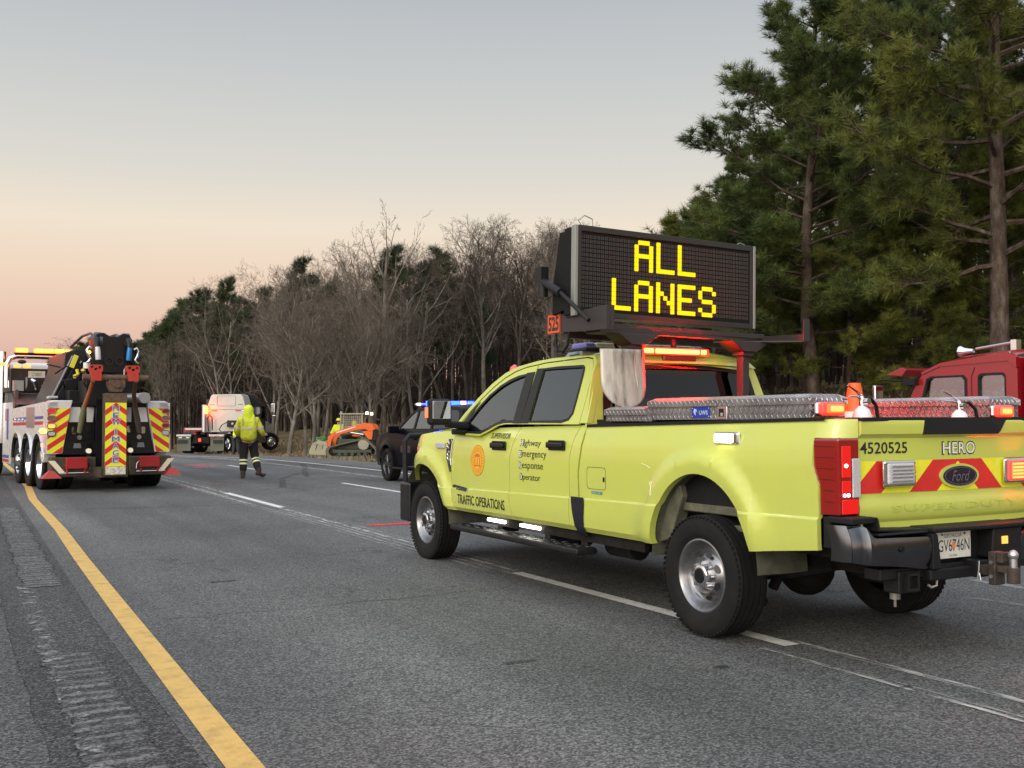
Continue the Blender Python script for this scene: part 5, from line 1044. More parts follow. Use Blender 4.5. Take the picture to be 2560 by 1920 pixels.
# sparse tall snag for the silhouette that stands out of the wood
SN = make_bare('bare_tree','tall',11,.17,seed=33,cfgmod=dict(n=[8,5,4,3,0],t0=[.45,.3,.2,.15,0],ang=[34,34,40,45,40],rmin=.010))
def tuft(g, p, d, s, n=16):
    X,Y,D = frame(d)
    for k in range(n):
        a = random.random()*6.28; t = radians(random.uniform(15,85)); v = (D*cos(t)+(X*cos(a)+Y*sin(a))*sin(t)); ln = s*random.uniform(.7,1.1); b0 = p-D*s*.35*random.random(); w = v.cross(Vector((random.random()-.5,random.random()-.5,random.random()-.5))).normalized()*s*.030
        g.add([b0-w,b0+w,b0+v*ln],[(0,1,2)])
def make_pine(name, h, r, spread, base, seed, ntuft, tsize, nm, needles=18, bark=BARKP, dense=1.0):
    random.seed(seed); tr = MB(); cr = MB(); pts = []; rs = []; x = y = 0
    for i in range(11):
        pts.append(Vector((x,y,h*i/10*.98-.15))); rs.append(r*(1-.88*i/10)); x += random.gauss(0,.012*h*.4); y += random.gauss(0,.012*h*.4)
    tr.tube(pts, rs, 9, cap=False); nb = int(34*dense); 
    for k in range(nb):
        t = base+(1-base)*((k+random.random()*.6)/nb); f = t*10; i = min(9,int(f)); p = pts[i].lerp(pts[i+1],f-i); a = k*2.4+random.gauss(0,.4)
        prof = (sin(pi*min(1,(1-t)/(1-base)*1.02)**.62))**.75 if t < .97 else .25
        prof = max(.22, min(1.0, 1.15*(1-((t-base)/(1-base))**2.0))*(.70+.3*random.random()))
        Ln = spread*prof*random.uniform(.7,1.1); el = random.uniform(-.15,.25)+.7*(t-base)/(1-base); d = Vector((cos(a)*cos(el),sin(a)*cos(el),sin(el)))
        bp_ = [p]; q = p.copy(); dd = d.copy(); n_ = 5
        for j in range(n_): dd = (dd+rv(.12)+Vector((0,0,.07))).normalized(); q = q+dd*Ln/n_; bp_.append(q.copy())
        tr.tube(bp_, [max(.012,r*.34*(1-t*.5)*(1-.8*j/n_)) for j in range(n_+1)], 5, cap=False)
        m = int(ntuft/nb*(.4+prof)); 
        for j in range(max(3,m//5)):
            tt = random.uniform(.30,1.0); f2 = tt*n_; i2 = min(n_-1,int(f2)); pp = bp_[i2].lerp(bp_[i2+1],f2-i2); dr = (bp_[i2+1]-bp_[i2]).normalized(); X,Y,_ = frame(dr); aa = random.random()*6.28
            sd_ = (dr*.8+(X*cos(aa)+Y*sin(aa))*.8+Vector((0,0,.28))).normalized(); sl_ = Ln*.28*random.uniform(.4,1.1)*(1.15-tt*.5)+tsize; e_ = pp+sd_*sl_; tr.tube([pp,pp.lerp(e_,.5)+rv(.04),e_],[.012,.009,.005],3,cap=False)
            for u in range(5):
                w = random.uniform(.35,1.0); c_ = pp.lerp(e_,w)+rv(tsize*.16); tuft(cr,c_,(sd_+rv(.35)+Vector((0,0,.45))),tsize*random.uniform(.8,1.2),needles)
    tuft(cr,pts[-1],Vector((0,0,1)),tsize,needles)
    e = bpy.data.objects.new(name, None); link(e); tr.build('trunk', bark, e, smooth=60); cr.build('crown', nm, e); protos.append(e); return e
P = [make_pine('pine_tree',15,.19,3.9,.14,41,9500,.27,NEED,22,dense=1.7), make_pine('pine_tree',17,.24,4.6,.20,42,9500,.29,NEEDY,22,dense=1.7), make_pine('pine_tree',16,.21,3.9,.34,43,6500,.28,NEED,22,dense=1.4),
     make_pine('pine_tree',12,.17,2.9,.45,44,1300,.50,NEEDF,18,dense=.8), make_pine('pine_tree',9,.11,2.6,.10,45,4200,.27,NEEDY,22,dense=1.2)]
P_H = [15,17,16,12,9]
used = set(); TREEPOS = []
_HZ = {}
def HZ(o):
    k = [c.data for c in bpy.data.objects if c.parent == o and c.name.startswith('crown')][0]
    if k.name not in _HZ: zz = sorted(v.co.z for v in k.vertices); _HZ[k.name] = zz[int(len(zz)*.997)]
    return _HZ[k.name]
def place(proto, px, dep, h, h0, label, cat, group, rz=None, sx=1.0, world=None, zoff=0):
    """stand a copy at a spot on the terrain: px = photo column, dep = metres along the view axis"""
    if world: X,Y = world
    else:
        k = (px-1280)/2608; X = (_f.x+_r2.x*k)*dep/1.0; Y = (_f.y+_r2.y*k)*dep
    if proto.name in used: o = copy_tree(proto)
    else: used.add(proto.name); o = proto
    s = h/HZ(o); o.location = (X,Y,gz(X,Y)+zoff); o.scale = (s*sx,s*sx,s); o.rotation_euler = (0,0,random.random()*6.28 if rz is None else rz)
    tag(o,label,cat,group); TREEPOS.append((X,Y)); return o
def topz(py, dep): return CAMH+(1051-py)/2608*dep
random.seed(99)
ZONES = [(440,'above the tow truck'),(520,'just left of the cream semi'),(645,'behind the cream semi'),(730,'behind the walking worker'),(840,'left of the loader'),(960,'behind the loader'),(1080,'between loader and black SUV'),(1200,'above the SUV roof lights'),(1330,'above the pickup windscreen'),(1440,'just left of the message board'),(1890,'behind the message board'),(9999,'behind the right hand pines')]
def zone(px): return [z for k,z in ZONES if px < k][0]
NAMES = []
def named(o, px, base): o['label'] = base+' '+zone(px); NAMES.append((px,o)); return o
KIND = {0:'spreading twin stemmed bare tree',1:'spreading three stemmed bare tree',2:'upright grey bare tree',3:'upright dark bare tree',4:'dark twin stemmed bare tree',5:'leaning bare tree'}
def dedupe():
    by = {}
    for px,o in NAMES: by.setdefault(o['label'],[]).append((px,o))
    for lb,l_ in by.items():
        if len(l_) < 2: continue
        l_.sort(key=lambda t:t[0]); n_ = len(l_)
        W_ = ['left one','right one'] if n_ == 2 else ['leftmost','middle one','rightmost'] if n_ == 3 else ['first','second','third','fourth','fifth','sixth'][:n_]
        for (px,o),w in zip(l_,W_): o['label'] = lb+', '+w+(' from the left' if n_ > 3 else '')
    NAMES.clear()
gB = 'bare winter trees of the roadside wood'; gP = 'pines standing beside the road'
# the big pines at the right
place(P[0],2035,33,14.3,15,'big rounded pine right of the message board, its crown closest to the board','pine','pines on the bank at the right',rz=.4,sx=1.38)
place(P[1],2500,27,18.5,17,'tallest olive green pine at the right edge with a pale grey trunk','pine','pines on the bank at the right',rz=2.2,sx=1.0)
place(P[2],2415,36,19,16,'slimmer dark pine with a bare lower trunk just left of the pale trunked one','pine','pines on the bank at the right',rz=1.0)
place(P[1],2700,33,17,17,'olive pine mostly outside the right edge behind the red truck','pine','pines on the bank at the right',rz=4.0)
place(P[0],1985,41,12.2,15,'rounded pine close behind the biggest one filling its middle','pine','pines on the bank at the right',rz=1.9,sx=1.2)
place(P[2],2205,40,16.5,16,'dark pine behind the gap between the rounded pine and the tall ones','pine','pines on the bank at the right',rz=5.0)
place(P[4],1700,37,7.4,9,'low bushy olive pine whose branches reach behind the left half of the board','pine','pines on the bank at the right',rz=.3,sx=1.4)
place(P[4],2290,31,7.0,9,'short bushy olive pine over the traffic cone','pine','pines on the bank at the right',rz=3.3,sx=1.15)
place(P[4],1930,36,6.6,9,'short bushy olive pine beside the right rack beam','pine','pines on the bank at the right',rz=1.3,sx=1.2)
place(P[0],1860,44,10.5,15,'pine a little farther back whose crown fills in behind the rounded pine','pine','pines on the bank at the right',rz=3.4,sx=1.1)
place(P[4],1790,34,7.6,9,'low spreading pine just right of the message board edge','pine','pines on the bank at the right',rz=2.3,sx=1.35)
place(P[4],2120,33,6.5,9,'short bushy pine between the cone and the right rack arm','pine','pines on the bank at the right',rz=4.3,sx=1.3)
place(P[4],2480,30,6.5,9,'short bushy pine directly over the red truck roof','pine','pines on the bank at the right',rz=5.3,sx=1.3)
place(P[2],2010,46,12.5,16,'dark narrow pine behind the rounded pine trunk','pine','pines on the bank at the right',rz=.9,sx=1.2)
place(P[2],2590,44,20,16,'far right pine whose crown closes the top corner','pine','pines on the bank at the right',rz=3.9)
place(P[0],2330,47,20,15,'deep green pine filling the crown gap high at the right','pine','pines on the bank at the right',rz=2.9)
# bare wood: (px, top py, depth, proto)
front = [(985,810,58,5,1.1),(690,655,66,0,1.0),(800,640,62,1,1.0),(905,600,60,2,1.0),(1040,640,58,0,1.1),(1120,600,64,4,1.0),(1210,560,66,2,1.0),(1300,555,62,3,1.0),(1385,560,64,2,1.05),(1460,600,58,1,1.0),
         (560,700,78,0,1.0),(470,770,88,1,1.0),(620,690,72,3,1.0),(740,660,80,2,1.0),(1010,600,74,2,1.1),(1170,570,78,3,1.1),(1260,545,84,2,1.2),(1350,548,80,4,1.2),(1430,552,86,2,1.2),(1600,585,80,2,1.2),(1530,575,76,3,1.1),(1680,590,74,4,1.1)]
for i,(px,py,dep,k,sx) in enumerate(front):
    h = topz(py,dep); X = (_f.x+_r2.x*(px-1280)/2608)*dep; Y = (_f.y+_r2.y*(px-1280)/2608)*dep
    named(place(B[k],px,dep,h-gz(X,Y),11,'x','tree',gB,sx=sx),px,KIND[k]+' at the wood edge')
dedupe()
place(SN,925,55,topz(512,55)-.3,10.6,'tall sparse bare tree that rises highest out of the wood','tree',gB,sx=.9,rz=1)
# multi-stem pale trunks in front of the wood near the skid steer
for px,dep,h,k in ((722,50,8.0,5),(770,51,9.2,0),(875,53,9.5,1),(905,52,9,0),(955,56,9,1)):
    named(place(B[k],px,dep,h,10.4,'x','tree','pale bare trees on the verge'),px,'pale '+KIND[k]+' on the grass verge')
dedupe()
rows = []
for j,(dep0,n_,pyoff) in enumerate(((72,26,25),(90,30,20),(115,28,14))):
    for i in range(n_):
        px = 380+ (2560-380)*(i+random.random())/n_ if j < 2 else 330+(1750-330)*(i+random.random())/n_
        edge = interp(px,[330,400,470,560,700,850,925,1040,1230,1420,1700,2560],[900,830,790,735,680,640,610,640,580,560,600,560]); dep = dep0+random.uniform(-9,9)
        if px < 700: dep += (700-px)*.06
        if px > 1750: dep *= .72
        py = edge+pyoff*random.uniform(0,3.2); X = (_f.x+_r2.x*(px-1280)/2608)*dep; Y = (_f.y+_r2.y*(px-1280)/2608)*dep
        k = random.choice((2,3,4,3,0,1)) if j else random.choice((2,3,4,3))
        hh = min(topz(py,dep)-gz(X,Y), 17 if px < 1700 else 13)
        place(B[k],px,dep,hh,10.4,'leafless tree standing deeper in the wood '+zone(px),'tree','bare trees deep in the wood, '+zone(px))
# low dark scrubby trees that close the wood near the ground
for i in range(34):
    px = 400+2160*(i+random.random())/34; dep = random.uniform(66,80) if px < 1500 else random.uniform(44,56)
    if px < 700: dep += (700-px)*.09
    place(B[random.choice((3,4))],px,dep,random.uniform(3.5,6.0),10.4,'low dark leafless sapling in the understory '+zone(px),'tree','understory saplings, '+zone(px),sx=1.3)
# pines standing in the wood
for px,py,dep,w in ((985,610,72,.95),(750,640,84,.9),(1100,618,84,1.0),(570,688,90,.85),(500,720,96,1.2),(470,742,98,1.3),(440,765,104,1.3),(1440,600,66,.8),(1060,650,76,.8),(830,700,74,.9),(660,715,86,.9),(620,745,82,1.1),(1180,690,72,.9),(545,760,90,1.2)):
    X = (_f.x+_r2.x*(px-1280)/2608)*dep; Y = (_f.y+_r2.y*(px-1280)/2608)*dep
    named(place(P[3],px,dep,topz(py,dep)-gz(X,Y),12.3,'x','pine','pines among the bare trees',sx=w),px,'rounded dark pine rising among bare trees')
dedupe()
# wood across the bend, behind the tow truck
for i in range(30):
    px = 120+300*(i+random.random())/30; dep = random.uniform(125,165); py = interp(px,[120,190,240,300,350,420],[900,850,832,838,840,800])+random.uniform(0,16)
    X = (_f.x+_r2.x*(px-1280)/2608)*dep; Y = (_f.y+_r2.y*(px-1280)/2608)*dep
    if i%3: place(P[3],px,dep,topz(py,dep)-gz(X,Y),12.3,'distant dark pine across the bend behind the tow truck','pine','distant pines across the bend',sx=1.3)
    else: place(B[3],px,dep,topz(py+6,dep)-gz(X,Y),10.4,'distant bare tree across the bend behind the tow truck','tree','distant bare trees across the bend',sx=1.3)
# far-off wood mass: thin trunks and brush that read as one dark mass
random.seed(5); g = MB()
for i in range(2100):
    px = random.uniform(100,2700); dep = random.uniform(78,120) if px < 1500 else random.uniform(52,80)
    if px < 420: dep = random.uniform(150,180)
    k = (px-1280)/2608; X = (_f.x+_r2.x*k)*dep; Y = (_f.y+_r2.y*k)*dep; z = gz(X,Y); h = random.uniform(5,10)*(.8 if px > 1500 else 1)*(1.0 if px > 420 else .8); a = random.gauss(0,.06); b_ = random.gauss(0,.06); r_ = random.uniform(.05,.14)
    g.tube([(X,Y,z-.3),(X+a*h*.5,Y+b_*h*.5,z+h*.5),(X+a*h,Y+b_*h*.9,z+h)],[r_,r_*.7,.02],4,cap=False)
    for q in range(5):
        t = random.uniform(.15,.95); c = random.random()*6.28; p = Vector((X+a*h*t,Y+b_*h*t,z+h*t)); e_ = p+Vector((cos(c),sin(c),.9))*random.uniform(.5,1.8); g.tube([p,e_],[r_*.35,.012],3,cap=False)
o = g.build('distant_woods', TWIGD); tag(o,'dense dark mass of far trunks and brush deep in the wood','woods',kind='stuff')
# winter grass and leaf litter on the bank
random.seed(8); g = MB(); GRASS = mat('dry_grass',(.22,.17,.095),.9,var=.5,vs=.7)
for i in range(26000):
    Y = random.uniform(6,70); X = bend(Y)+12.9+random.random()**1.3*15; z = gz(X,Y); s_ = random.uniform(.05,.16)*(1+.3*(Y/40)); a = random.random()*6.28; d = Vector((cos(a),sin(a),0))*s_*.22; t_ = Vector((random.gauss(0,.4)*s_,random.gauss(0,.4)*s_,s_))
    p = Vector((X,Y,z-.01)); g.add([p-d,p+d,p+t_],[(0,1,2)])
o = g.build('verge_grass', GRASS); tag(o,'dry brown winter grass on the road bank','grass',kind='stuff')
# ------------------------------------------------------------ heavy wrecker
tw = thing('tow_truck','heavy white and black wrecker with chevron rear standing on the yellow line','tow truck',(3.0,24.3,roadz(24.3)),radians(5.3))
WHT_T = mat('wrecker_white',(.66,.66,.64),.28,coat=.6,dirt=(.40,.38,.33),dirtamt=.14,ds=1.5,rvar=.05)
BLK_T = mat('wrecker_black',(.006,.006,.007),.38,coat=.05,spec=.3,rvar=.08,dirt=(.022,.019,.016),dirtamt=.3)
OLV = mat('dirty_olive_steel',(.075,.062,.040),.5,metal=.4,var=.4,vs=5,bump=.2,bs=20)
RB = (0,0,.53)
for s_ in (-1,1):
    for y in (0,1.37,2.74): wheel(tw,(s_*1.07,y,.525),s_,R=.525,w=.30,rim='front' if y > 2 else 'dual',rr=.295); wheel(tw,(s_*.75,y,.525),s_,R=.525,w=.28,rim='dual',rr=.295) if y < 2 or 1 else None
    wheel(tw,(s_*1.08,7.4,.525),s_,R=.525,w=.30,rim='front',rr=.295)
    # rear corner tower with sheeting
    F = lambda u,v,t,s_=s_:(s_*u,-.95-t,v)
    out = [(1.24,.77),(1.24,1.72),(1.20,1.83),(1.13,1.87),(.74,1.87),(.78,1.70),(.93,.77)]
    g = MB(); g.prism(out,F,-.55,0); tow_ = g.build('rear_corner', WHT_T, tw, fixn=True, bevel=.02)
    B0,B1 = .785,1.71
    def xin(v): return .925-.165*(v-.78)/.93
    g = MB(); g.prism([(1.225,B0),(1.225,B1),(xin(B1)+.02,B1),(xin(B0)+.02,B0)],F,.001,.004); g.build('yellow_sheeting', RETYEL, tow_, fixn=True)
    g = MB()
    for k in range(-3,6): # diagonals fall outward
        z_ = .62+.235*k; q = [(1.225,z_-.02),(1.225,z_+.095),(.74,z_+.095+.34),(.74,z_-.02+.34)]
        # clip to the sheet
        def clip(poly,f):
            o_=[]
            for i in range(len(poly)):
                a_,b_ = poly[i-1],poly[i]; fa,fb = f(a_),f(b_)
                if (fa>=0)!=(fb>=0): t=fa/(fa-fb); o_.append((a_[0]+(b_[0]-a_[0])*t,a_[1]+(b_[1]-a_[1])*t))
                if fb>=0: o_.append(b_)
            return o_
        q = clip(q,lambda p:p[1]-B0); q = clip(q,lambda p:B1-p[1]) if q else q; q = clip(q,lambda p:p[0]-xin(p[1])-.022) if q else q
        if len(q)>2: g.prism(q,F,.004,.006)
    g.build('red_stripes', RETRED, tow_, fixn=True)
    for k,zc in enumerate((1.655,1.50,1.34,1.185)):
        P = rrect(1.09,zc-.045,1.215,zc+.045,.042); c_ = 1.15
        g = MB(); g.plate(rrect(1.060,zc-.062,1.235,zc+.062,.058),[rrect(1.078,zc-.042,1.217,zc+.042,.04)],F,.006,.022); lr = g.build('lamp_rim', CHROME, tow_, fixn=True)
        lens = (L_REDS,mat('off_lens',(.25,.10,.09),.2,coat=1),L_AMBS if s_ < 0 else LENSR,LENSC)[k] if s_ < 0 else (LENSR,mat('off_lens',(.25,.10,.09),.2,coat=1),LENSR,LENSC)[k]
        MB().prism(rrect(1.080,zc-.040,1.215,zc+.040,.038),F,.006,.016).build('lamp_lens', lens, lr, fixn=True)
    # black inner rear panels with chrome tool hangers
    g = MB(); g.prism([(.29,.80),(.93,.80),(.755,1.83),(.30,1.83)],F,-.30,-.10); bp_ = g.build('rear_panel', BLK_T, tw, fixn=True, bevel=.01)
    g = MB(); g.prism([(.33,1.42),(.45,1.42),(.45,1.73),(.30,1.73)],F,-.10,-.085); ob_ = g.build('polished_plate', WHT_T, bp_, fixn=True)
    g = MB(); g.prism([(.52,1.42),(.80,1.42),(.76,1.73),(.58,1.73)],F,-.10,-.085); g.build('polished_plate', WHT_T, bp_, fixn=True)
    g = MB(); g.prism(rrect(.36,1.20,.46,1.34,.03),F,-.10,-.08); g.prism(rrect(.66,1.17,.74,1.32,.03),F,-.10,-.08); g.cyl(F(.60,1.10,-.09),F(.60,1.10,-.02),.05,n=12); g.build('tie_down', CHROME, bp_, fixn=True)
    g = MB(); g.prism([(.56,.88),(.72,.88),(.70,.98),(.58,.98)],F,-.10,-.03); g.build('shackle_box', mat('grey_box',(.20,.21,.23),.4,metal=.5), bp_, fixn=True)
    g = MB(); g.cyl(F(.42,.82,-.1),F(.42,.82,.02),.052,n=16); g.build('work_lamp', mat('cream_lamp',(.8,.76,.6),.3,emit=(1,.9,.6),es=.3), bp_)
    # lower outrigger box with red pads
    g = MB(); g.bb((s_*.33,-.85,.30),(s_*1.20,-1.22,.70)); ox = g.build('outrigger_box', OLV, tw, bevel=.02)
    g = MB(); g.bb((s_*.52,-1.22,.47),(s_*.93,-1.34,.70)); [g.bb((s_*x,-1.22,.36),(s_*(x+.04),-1.30,.50)) for x in (.54,.88)]; g.build('red_pad', mat('pad_red',(.36,.012,.014),.4,dirt=(.1,.02,.02),dirtamt=.3), ox, bevel=.012)
    g = MB(); g.cyl((s_*.46,-1.26,.385),(s_*1.06,-1.26,.385),.014,n=8); g.tube([(s_*.52,-1.25,.39),(s_*.46,-1.27,.45),(s_*.47,-1.27,.55),(s_*.52,-1.25,.60)],.012,6); g.build('grab_rod', CHROME, ox)
    g = MB(); g.prism([(1.21,.645),(1.29,.645),(1.13,.36),(1.04,.36)] if 0 else [(1.05,.64),(1.18,.64),(1.10,.36),(.98,.36)][::1],lambda u,v,t,s_=s_:(s_*(u+(0 if 0 else (v-.5)*.55)),-1.225-t,v),0,.006); g.build('reflector_strip', mat('cream_strip',(.78,.70,.52),.5), ox, fixn=True)
    g = MB(); g.add([(s_*1.02,-1.1,.29),(s_*1.38,-1.1,.29),(s_*1.38,-1.4,.29),(s_*1.02,-1.4,.29),(s_*1.16,-1.18,.44),(s_*1.24,-1.18,.44),(s_*1.24,-1.3,.44),(s_*1.16,-1.3,.44)],[(0,1,2,3),(4,5,6,7),(0,1,5,4),(1,2,6,5),(2,3,7,6),(3,0,4,7)]); g.build('jack_foot', mat('foot_red',(.40,.03,.025),.5,dirt=(.2,.06,.04),dirtamt=.5), tw, fixn=True)
    # side bodies
    Sd = lambda u,v,t,s_=s_:(s_*(1.24+t),u,v)
    g = MB(); top = [(-.95,1.83),(-.55,1.84),(3.6,1.74),(3.75,1.90),(4.9,1.90)]
    arches = [(4.9,.42),(3.6,.42),(3.45,.60)]
    for c_ in (2.74,1.37,0): arches += [(c_+.64*cos(pi*k/10),.60+.58*sin(pi*k/10)) for k in range(1,10)]
    arches += [(-.66,.60),(-.72,.77),(-.95,.77)]
    g.prism(top[::1]+arches,Sd,-.22,0); sb_ = g.build('side_body', WHT_T, tw, fixn=True)
    for nm,z0_,z1_,mt in (('blue_stripe',1.49,1.55,mat('stripe_blue',(.03,.06,.28),.4)),('red_stripe',1.37,1.44,mat('stripe_red',(.40,.02,.03),.4))):
        g = MB(); g.prism([(-.55,z0_),(3.3,z0_-.03),(3.3,z1_-.03),(-.55,z1_)],Sd,.001,.004); g.build(nm,mt,sb_,fixn=True)
    g = MB(); g.prism([(3.9,.55),(4.85,.55),(4.85,.62),(3.9,.62)],Sd,.001,.004); g.prism([(4.0,1.0),(4.25,1.0),(4.25,1.75),(4.0,1.75)],Sd,.001,.004); g.build('blue_stripe',MATS['stripe_blue'],sb_,fixn=True)
    g = MB(); g.prism([(3.9,.45),(4.85,.45),(4.85,.52),(3.9,.52)],Sd,.001,.004); g.prism([(4.35,1.45),(4.5,1.45),(4.5,1.75),(4.35,1.75)],Sd,.001,.004); g.build('red_stripe',MATS['stripe_red'],sb_,fixn=True)
    for c_ in (2.74,1.37,0):
        g = MB(); g.grid(lambda i,x:(s_*x, c_+.62*cos(pi*i/16), .58+.60*sin(pi*i/16)), range(17), [1.27,.92]); g.build('wheel_fender', CHROME, tw, smooth=60)
    g = MB(); g.bb((s_*1.245,.4,1.30),(s_*1.255,1.4,1.75)); g.build('locker_door', mat('locker_alu',(.58,.58,.58),.2,metal=.9), sb_, bevel=.004)
    g = MB(); [g.cyl((s_*1.25,y,1.47),(s_*1.29,y,1.47),.035,n=10) for y in (1.8,2.3,2.8)]; g.ball((s_*1.26,-.45,1.22),.045,10,6); g.build('side_marker', CHROME, sb_)
    g = MB(); g.ball((s_*1.27,-.60,1.24),.05,10,6); g.build('amber_side_lamp', L_AMB, tw)
    g = MB(); g.box((s_*.95,.1,1.95),(.22,.16,.06)); g.build('work_light', mat('grey_lens',(.45,.45,.45),.2,coat=1), tw, bevel=.025, segs=3)
    # hooks and chain hanging beside the boom
    HK = mat('hook_white' if s_ < 0 else 'hook_blue',(.62,.62,.62) if s_ < 0 else (.02,.16,.42),.35,metal=.2)
    g = MB(); x = -.06+s_*.30; g.tube([(x-s_*.03,-1.05,3.12),(x,-1.30,3.16),(x+s_*.02,-1.42,3.05),(x+s_*.02,-1.44,2.90),(x,-1.44,2.71)],[.055,.06,.06,.05,.045],10); g.build('tow_line', BLK_T, tw, smooth=60); g = MB(); g.tube([(x+s_*.02,-1.445,2.96),(x+.01*s_,-1.455,2.85),(x,-1.45,2.70)],[.050,.058,.055],10); g.build('line_sleeve', HK, tw, smooth=60)
    g = MB(); x = -.06+s_*.42; g.tube([(x,-1.4,2.93),(x+.05*s_,-1.4,2.96),(x+.09*s_,-1.4,2.90),(x+.07*s_,-1.4,2.80),(x+.02*s_,-1.4,2.72),(x+.05*s_,-1.4,2.66),(x+.10*s_,-1.4,2.64)],[.022,.028,.03,.03,.03,.03,.012],8); g.build('lift_hook', CHROME, tw, smooth=60)
    # red wheel-lift receivers with holes
    x = -.15+s_*.36; g = MB(); Q = rrect(x-.13,2.42,x+.13,2.57,.04); hs = [[(cx+.035*cos(2*pi*k/10),2.50+dz+.03*sin(2*pi*k/10)) for k in range(10)] for cx,dz in ((x-.07,.02),(x+.0,-.02),(x+.075,.015))]
    fb = lambda u,v,t:(u,-1.93-t,v); g.plate(Q,hs,fb,-.06,.04); g.bb((x-.10,-1.86,2.25),(x+.10,-1.99,2.42)); g.build('lift_bracket', mat('bracket_red',(.50,.03,.02),.45,dirt=(.28,.10,.04),dirtamt=.7,ds=9), tw, fixn=True)
    g = MB(); pts = [(-.10+s_*.42,-1.75,2.25),(-.10+s_*.44,-1.5,2.0),(-.08+s_*.50,-1.3,1.75)]; g.tube(pts,[.04,.045,.05],7); g.build('chain_strap', mat('chain_orange' if s_ < 0 else 'chain_rust',(.30,.09,.03) if s_ < 0 else (.10,.05,.03),.7,bump=.6,bs=60), tw, smooth=60)
    g = MB(); g.tube([(-.08+s_*.50,-1.28,1.75),(-.06+s_*.56,-1.2,1.45),(-.05+s_*.60,-1.15,1.2)],[.055,.06,.05],7); g.build('canvas_strap', mat('strap_olive' if s_ < 0 else 'strap_brown',(.13,.12,.055) if s_ < 0 else (.07,.05,.035),.8,bump=.5,bs=50), tw, smooth=60)
g = MB(); g.bb((-1.0,-.9,.75),(1.0,8.4,1.02)); g.bb((-.29,-1.0,.35),(.29,-.6,1.9)); g.bb((-.45,-.9,.5),(-.35,8,.95)); g.bb((.35,-.9,.5),(.45,8,.95)); g.bb((-1.2,3.4,.95),(1.2,5.0,1.85)); g.bb((-1.0,-.4,1.0),(1.0,3.4,1.75)); g.build('chassis', BLK_T, tw)
# stinger post with NEW IMAGE sheeting
Pp = lambda u,v,t:(u-.13,-2.0-t,v)
g = MB(); g.bb((-.345,-2.0,.33),(.085,-1.78,2.0)); g.bb((-.40,-1.9,.30),(.14,-1.1,.50)); post = g.build('stinger_post', OLV, tw, bevel=.012)
MB().bb((-.345,-2.015,1.815),(.085,-1.99,1.995)).build('rusty_block', RUST, post, bevel=.008)
g = MB(); g.prism([(-.205,.53),(.205,.53),(.205,1.81),(-.205,1.81)],Pp,.001,.006); g.build('yellow_sheeting', RETYEL, post, fixn=True)
g = MB()
for k in range(6):
    z_ = .50+.262*k; q = [(-.205,z_),(0,z_+.16),(.205,z_),(.205,z_+.115),(0,z_+.275),(-.205,z_+.115)]; q = [(a_,min(max(b_,.53),1.81)) for a_,b_ in q]
    if k < 5: g.prism(q,Pp,.006,.008)
g.prism([(-.03,1.775),(.03,1.775),(0,1.80)],Pp,.006,.008); g.build('red_chevrons', RETRED, post, fixn=True)
gb = MB(); gw = MB()
zt = 1.755
for k,ch in enumerate('NEW IMAGE'):
    hgt = .118
    if ch == ' ': zt -= .055; continue
    w_ = {'W':.085,'M':.072,'I':.014}.get(ch,.056)
    text_mb(ch,-w_-.012,zt-hgt-.004,w_+.012,zt+.004,Pp,.009,gw,bold=.03); text_mb(ch,-w_,zt-hgt+.006,w_,zt-.006,Pp,.011,gb,bold=0); zt -= .1405
gw.build('lettering_outline', mat('letter_white',(.55,.58,.68),.4), post); gb.build('lettering', mat('letter_blue',(.03,.10,.42),.4), post)
MB().bb((-.32,-2.012,.365),(.065,-1.99,.525)).build('plate', mat('worn_plate',(.62,.56,.45),.6,var=.5,vs=25), post)
g = MB(); g.cyl((-.75,-1.9,2.315),(.52,-1.9,2.315),.062,n=12); g.build('crossbar', RUST, tw, smooth=40)
g = MB(); g.prism([(-.26,2.37),(.07,2.37),(.07,2.15),(.0,2.03),(-.2,2.03),(-.26,2.15)],lambda u,v,t:(u,-1.8-t,v),-.1,.14); g.cyl((-.09,-1.97,2.17),(-.09,-1.99,2.17),.06,n=14); g.build('pivot_head', RUST, tw, fixn=True, bevel=.015)
# boom: head and slanted arm running forward
g = MB(); g.prism([(-.40,3.0),(-.42,3.16),(-.36,3.25),(-.22,3.27),(-.10,3.20),(.05,3.20),(.16,3.27),(.28,3.25),(.35,3.14),(.32,2.98),(.22,2.60),(.15,2.44),(-.22,2.44),(-.30,2.65)],lambda u,v,t:(u,-1.2-t,v),-.45,.12); bh = g.build('boom_head', BLK_T, tw, fixn=True, bevel=.02)
for x in (-.13,.08):
    g = MB(); g.lathe([(0,.085),(.03,.095),(.03,.06),(-.02,.055),(-.02,.0001)],(x,-1.325,2.68),(0,-1,0),20); g.build('boom_port', BLACKG, bh, smooth=40)
g = MB(); 
for s_ in (-1,1): g.lathe([(-.06,.19),(.06,.19),(.06,.15),(-.06,.15)],(-.03+s_*.28,-1.15,3.10),(1,0,0),24,close=True)
g.build('sheave', mat('sheave_grey',(.10,.11,.12),.35,metal=.5), bh, smooth=40)
g = MB(); g.add([(-.25,-.9,2.60),(.22,-.9,2.60),(.22,-.9,2.98),(-.25,-.9,2.98),(-.32,4.2,1.85),(.30,4.2,1.85),(.30,4.2,2.45),(-.32,4.2,2.45)],[(0,1,2,3),(4,5,6,7),(0,1,5,4),(1,2,6,5),(2,3,7,6),(3,0,4,7)]); g.build('boom_arm', BLK_T, tw, fixn=True, bevel=.02)
